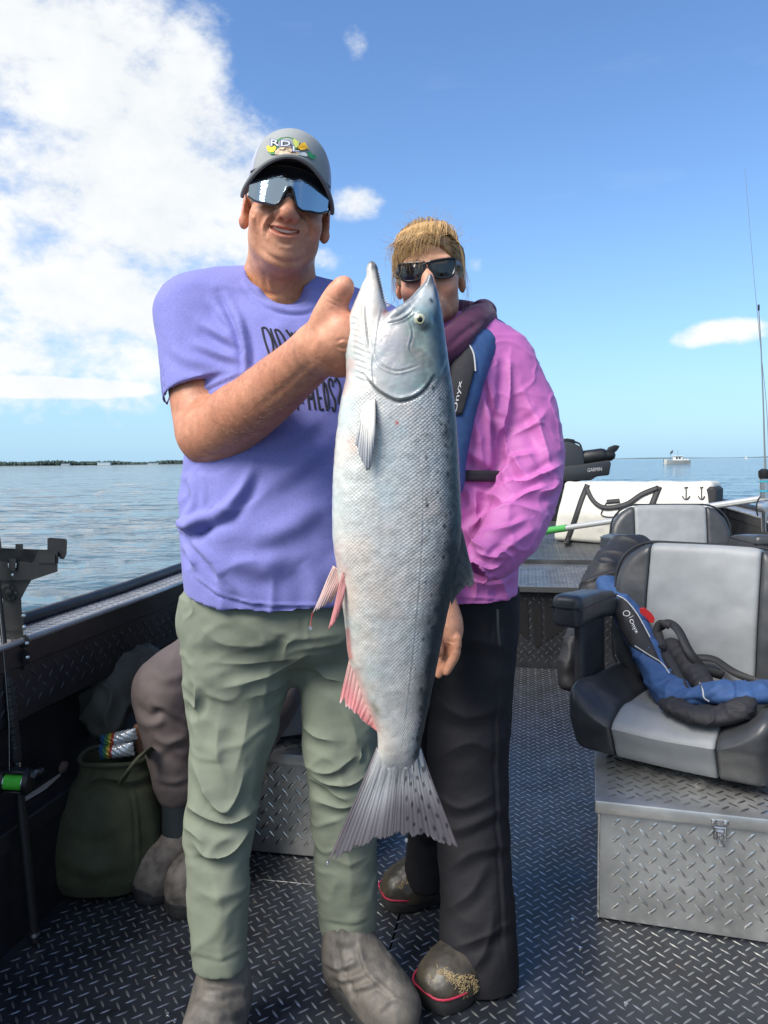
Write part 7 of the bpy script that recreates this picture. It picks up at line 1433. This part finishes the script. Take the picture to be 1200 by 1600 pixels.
def bow_motor():
    K = MATS['black_glass_filled_nylon']; Y = 6.75; t = thing('trolling_motor', 'black electric trolling motor stowed up at the bow behind the white bag', 'motor', W(905, 752, Y)); s = SDF(W(860, 760, Y)-.1, W(970, 680, Y)+.1, .006) if False else None
    def blk(name, pts, y0, y1, rnd=.012, m_=K, par=t):
        P = [W(u, v, Y) for u, v in pts]; n = len(P); Q = [p+[0, y1, 0] for p in P]; P = [p+[0, y0, 0] for p in P]; bm = bmesh.new(); vs = [bm.verts.new(tuple(p)) for p in P+Q]
        for f in [tuple(range(n)), tuple(range(2*n-1, n-1, -1))]+[(i, n+i, n+(i+1) % n, (i+1) % n) for i in range(n)]: bm.faces.new([vs[i] for i in f])
        bmesh.ops.recalc_face_normals(bm, faces=bm.faces); bmesh.ops.bevel(bm, geom=list(bm.edges), offset=rnd, segments=2, profile=.5, affect='EDGES'); bm.verts.index_update(); V = [np.array(v.co) for v in bm.verts]; F = [[v.index for v in f.verts] for f in bm.faces]; bm.free(); return add(name, V, F, m_, par, 40)
    G2 = mat('dark_grey_motor_shell', (.032, .034, .037), .38)
    blk('steering_housing', [(862, 694), (882, 690), (892, 692), (907, 700), (910, 728), (905, 744), (862, 748)], -.10, .12, .02, G2); blk('top_latch', [(872, 688), (884, 685), (896, 687), (897, 694), (872, 694)], -.05, .05, .006)
    MB().tube(crv([W(897, 690, Y), W(906, 694, Y-.06), W(909, 703, Y-.08)], 10), .009, 6).build('cable', K, t)
    a, b = W(908, 716, Y-.02), W(946, 711, Y-.06); d = b-a; MB().tube([a, a+d*.1, a+d*.85, b, b+d*.12], [.060, .066, .066, .055, .03], 20).build('motor_pod', K, t)
    blk('propeller_blade', [(943, 707), (948, 699), (957, 695.5), (964, 697), (960, 704), (951, 711)], -.09, -.04, .006); MB().lathe([(.05, 0), (.05, .05), (.03, .08), (.005, .09)], W(946, 712, Y-.06), (1, -.05, .05), 18).build('prop_hub', K, t)
    ft = blk('foot_bracket', [(862, 730), (900, 726), (945, 719), (947, 724), (944, 742), (925, 744), (916, 750), (862, 752)], -.16, -.04, .012, G2)
    put_text('maker_lettering', 'GARMIN', W(918, 737.5, Y-.163), np.array(W(940, 735.5, Y-.163))-np.array(W(918, 737.5, Y-.163)), (0, 0, 1), .033, mat('grey_lettering', (.5, .5, .5), .6), t, width=.128)
    q = W(890, 750, Y); MB().box([q[0], Y+.02, (q[2]+.53)/2], (.16, .20, q[2]-.53), .01).build('mount', K, t)
bow_motor()
def right_end():
    a, b = W(884, 825, 5.65), W(1200, 777.5, 4.5); AL = mat('silver_pole', (.62, .62, .60), .3, metal=.6); t = thing('net_handle', 'long silver net pole with a green end lying over the bow past the white bag', 'pole', a); d = (a-b)/np.linalg.norm(a-b)
    MB().tube([b, a], .021, 12).build('pole', AL, t); MB().tube([a-d*.01, a+d*.16, a+d*.20], [.027, .027, .02], 12).build('green_collar', mat('green_plastic', (.06, .30, .07), .45), t); MB().tube([a+d*.17-[0, 0, .015], a+d*.42-[0, 0, .035]], [.012, .008], 8).build('green_yoke', MATS['green_plastic'], t)
    MB().tube(crv([W(832, 843, 5.55), W(834, 852, 5.5), W(829, 862, 5.5), W(832, 868, 5.5)], 10), .006, 6).build('cord', RUB, t)
    sil = mat('silver_reel', (.55, .57, .60), .25, metal=.9); teal = mat('teal_ring', (.03, .30, .40), .4); K = MATS['black_glass_filled_nylon']; Y = 4.42
    t = thing('fishing_rod', 'slim upright rod with a black tip and a silver reel on the right gunwale', 'fishing rod', W(1196, 822, Y), 'rods on the right gunwale'); P = lambda u, v: W(u, v, Y)
    MB().tube([P(1196, 830), P(1195.5, 800)], .022, 12).build('holder_post', STEEL, t); MB().lathe([(.035, -.03), (.035, .03), (.02, .035)], P(1196, 792), (0, -1, 0), 18).build('reel_drum', sil, t); MB().tube([P(1195.5, 778), P(1195, 748)], .030, 16).build('reel_body', sil, t)
    for v in (752, 767): MB().tube([P(1195, v+1.3), P(1195, v-1.3)], .0315, 16).build('reel_ring', teal, t)
    MB().tube([P(1195, 748), P(1195, 744), P(1195, 736), P(1195.5, 733)], [.03, .036, .036, .02], 16).build('reel_cap', K, t); MB().tube([P(1195.5, 735), P(1195, 715), P(1193, 640), P(1189, 540), P(1185.5, 484)], [.008, .0055, .0042, .0035, .003], 8).build('blank', mat('grey_blank', (.17, .19, .19), .4), t); MB().tube([P(1185.5, 485), P(1185.3, 476)], .006, 8).build('tip', K, t)
    MB().tube(crv([P(1192, 772), P(1184, 782), P(1182, 795), P(1184, 806)], 12), .005, 6).build('cord', K, t)
    t = thing('fishing_rod', 'long whippy rod rising past the slim one at the right edge', 'fishing rod', W(1204, 830, Y+.3), 'rods on the right gunwale'); P = lambda u, v: W(u, v, Y+.3)
    MB().tube(crv([P(1207, 826), P(1203, 760), P(1198, 640), P(1188, 540), P(1177, 420), P(1167, 300), P(1164, 262)], 30), [.003*(1-k/40) for k in range(30)], 6).build('blank', MATS['grey_blank'], t); MB().tube([P(1207, 835), P(1205, 790)], .016, 10).build('grip', K, t)
right_end()
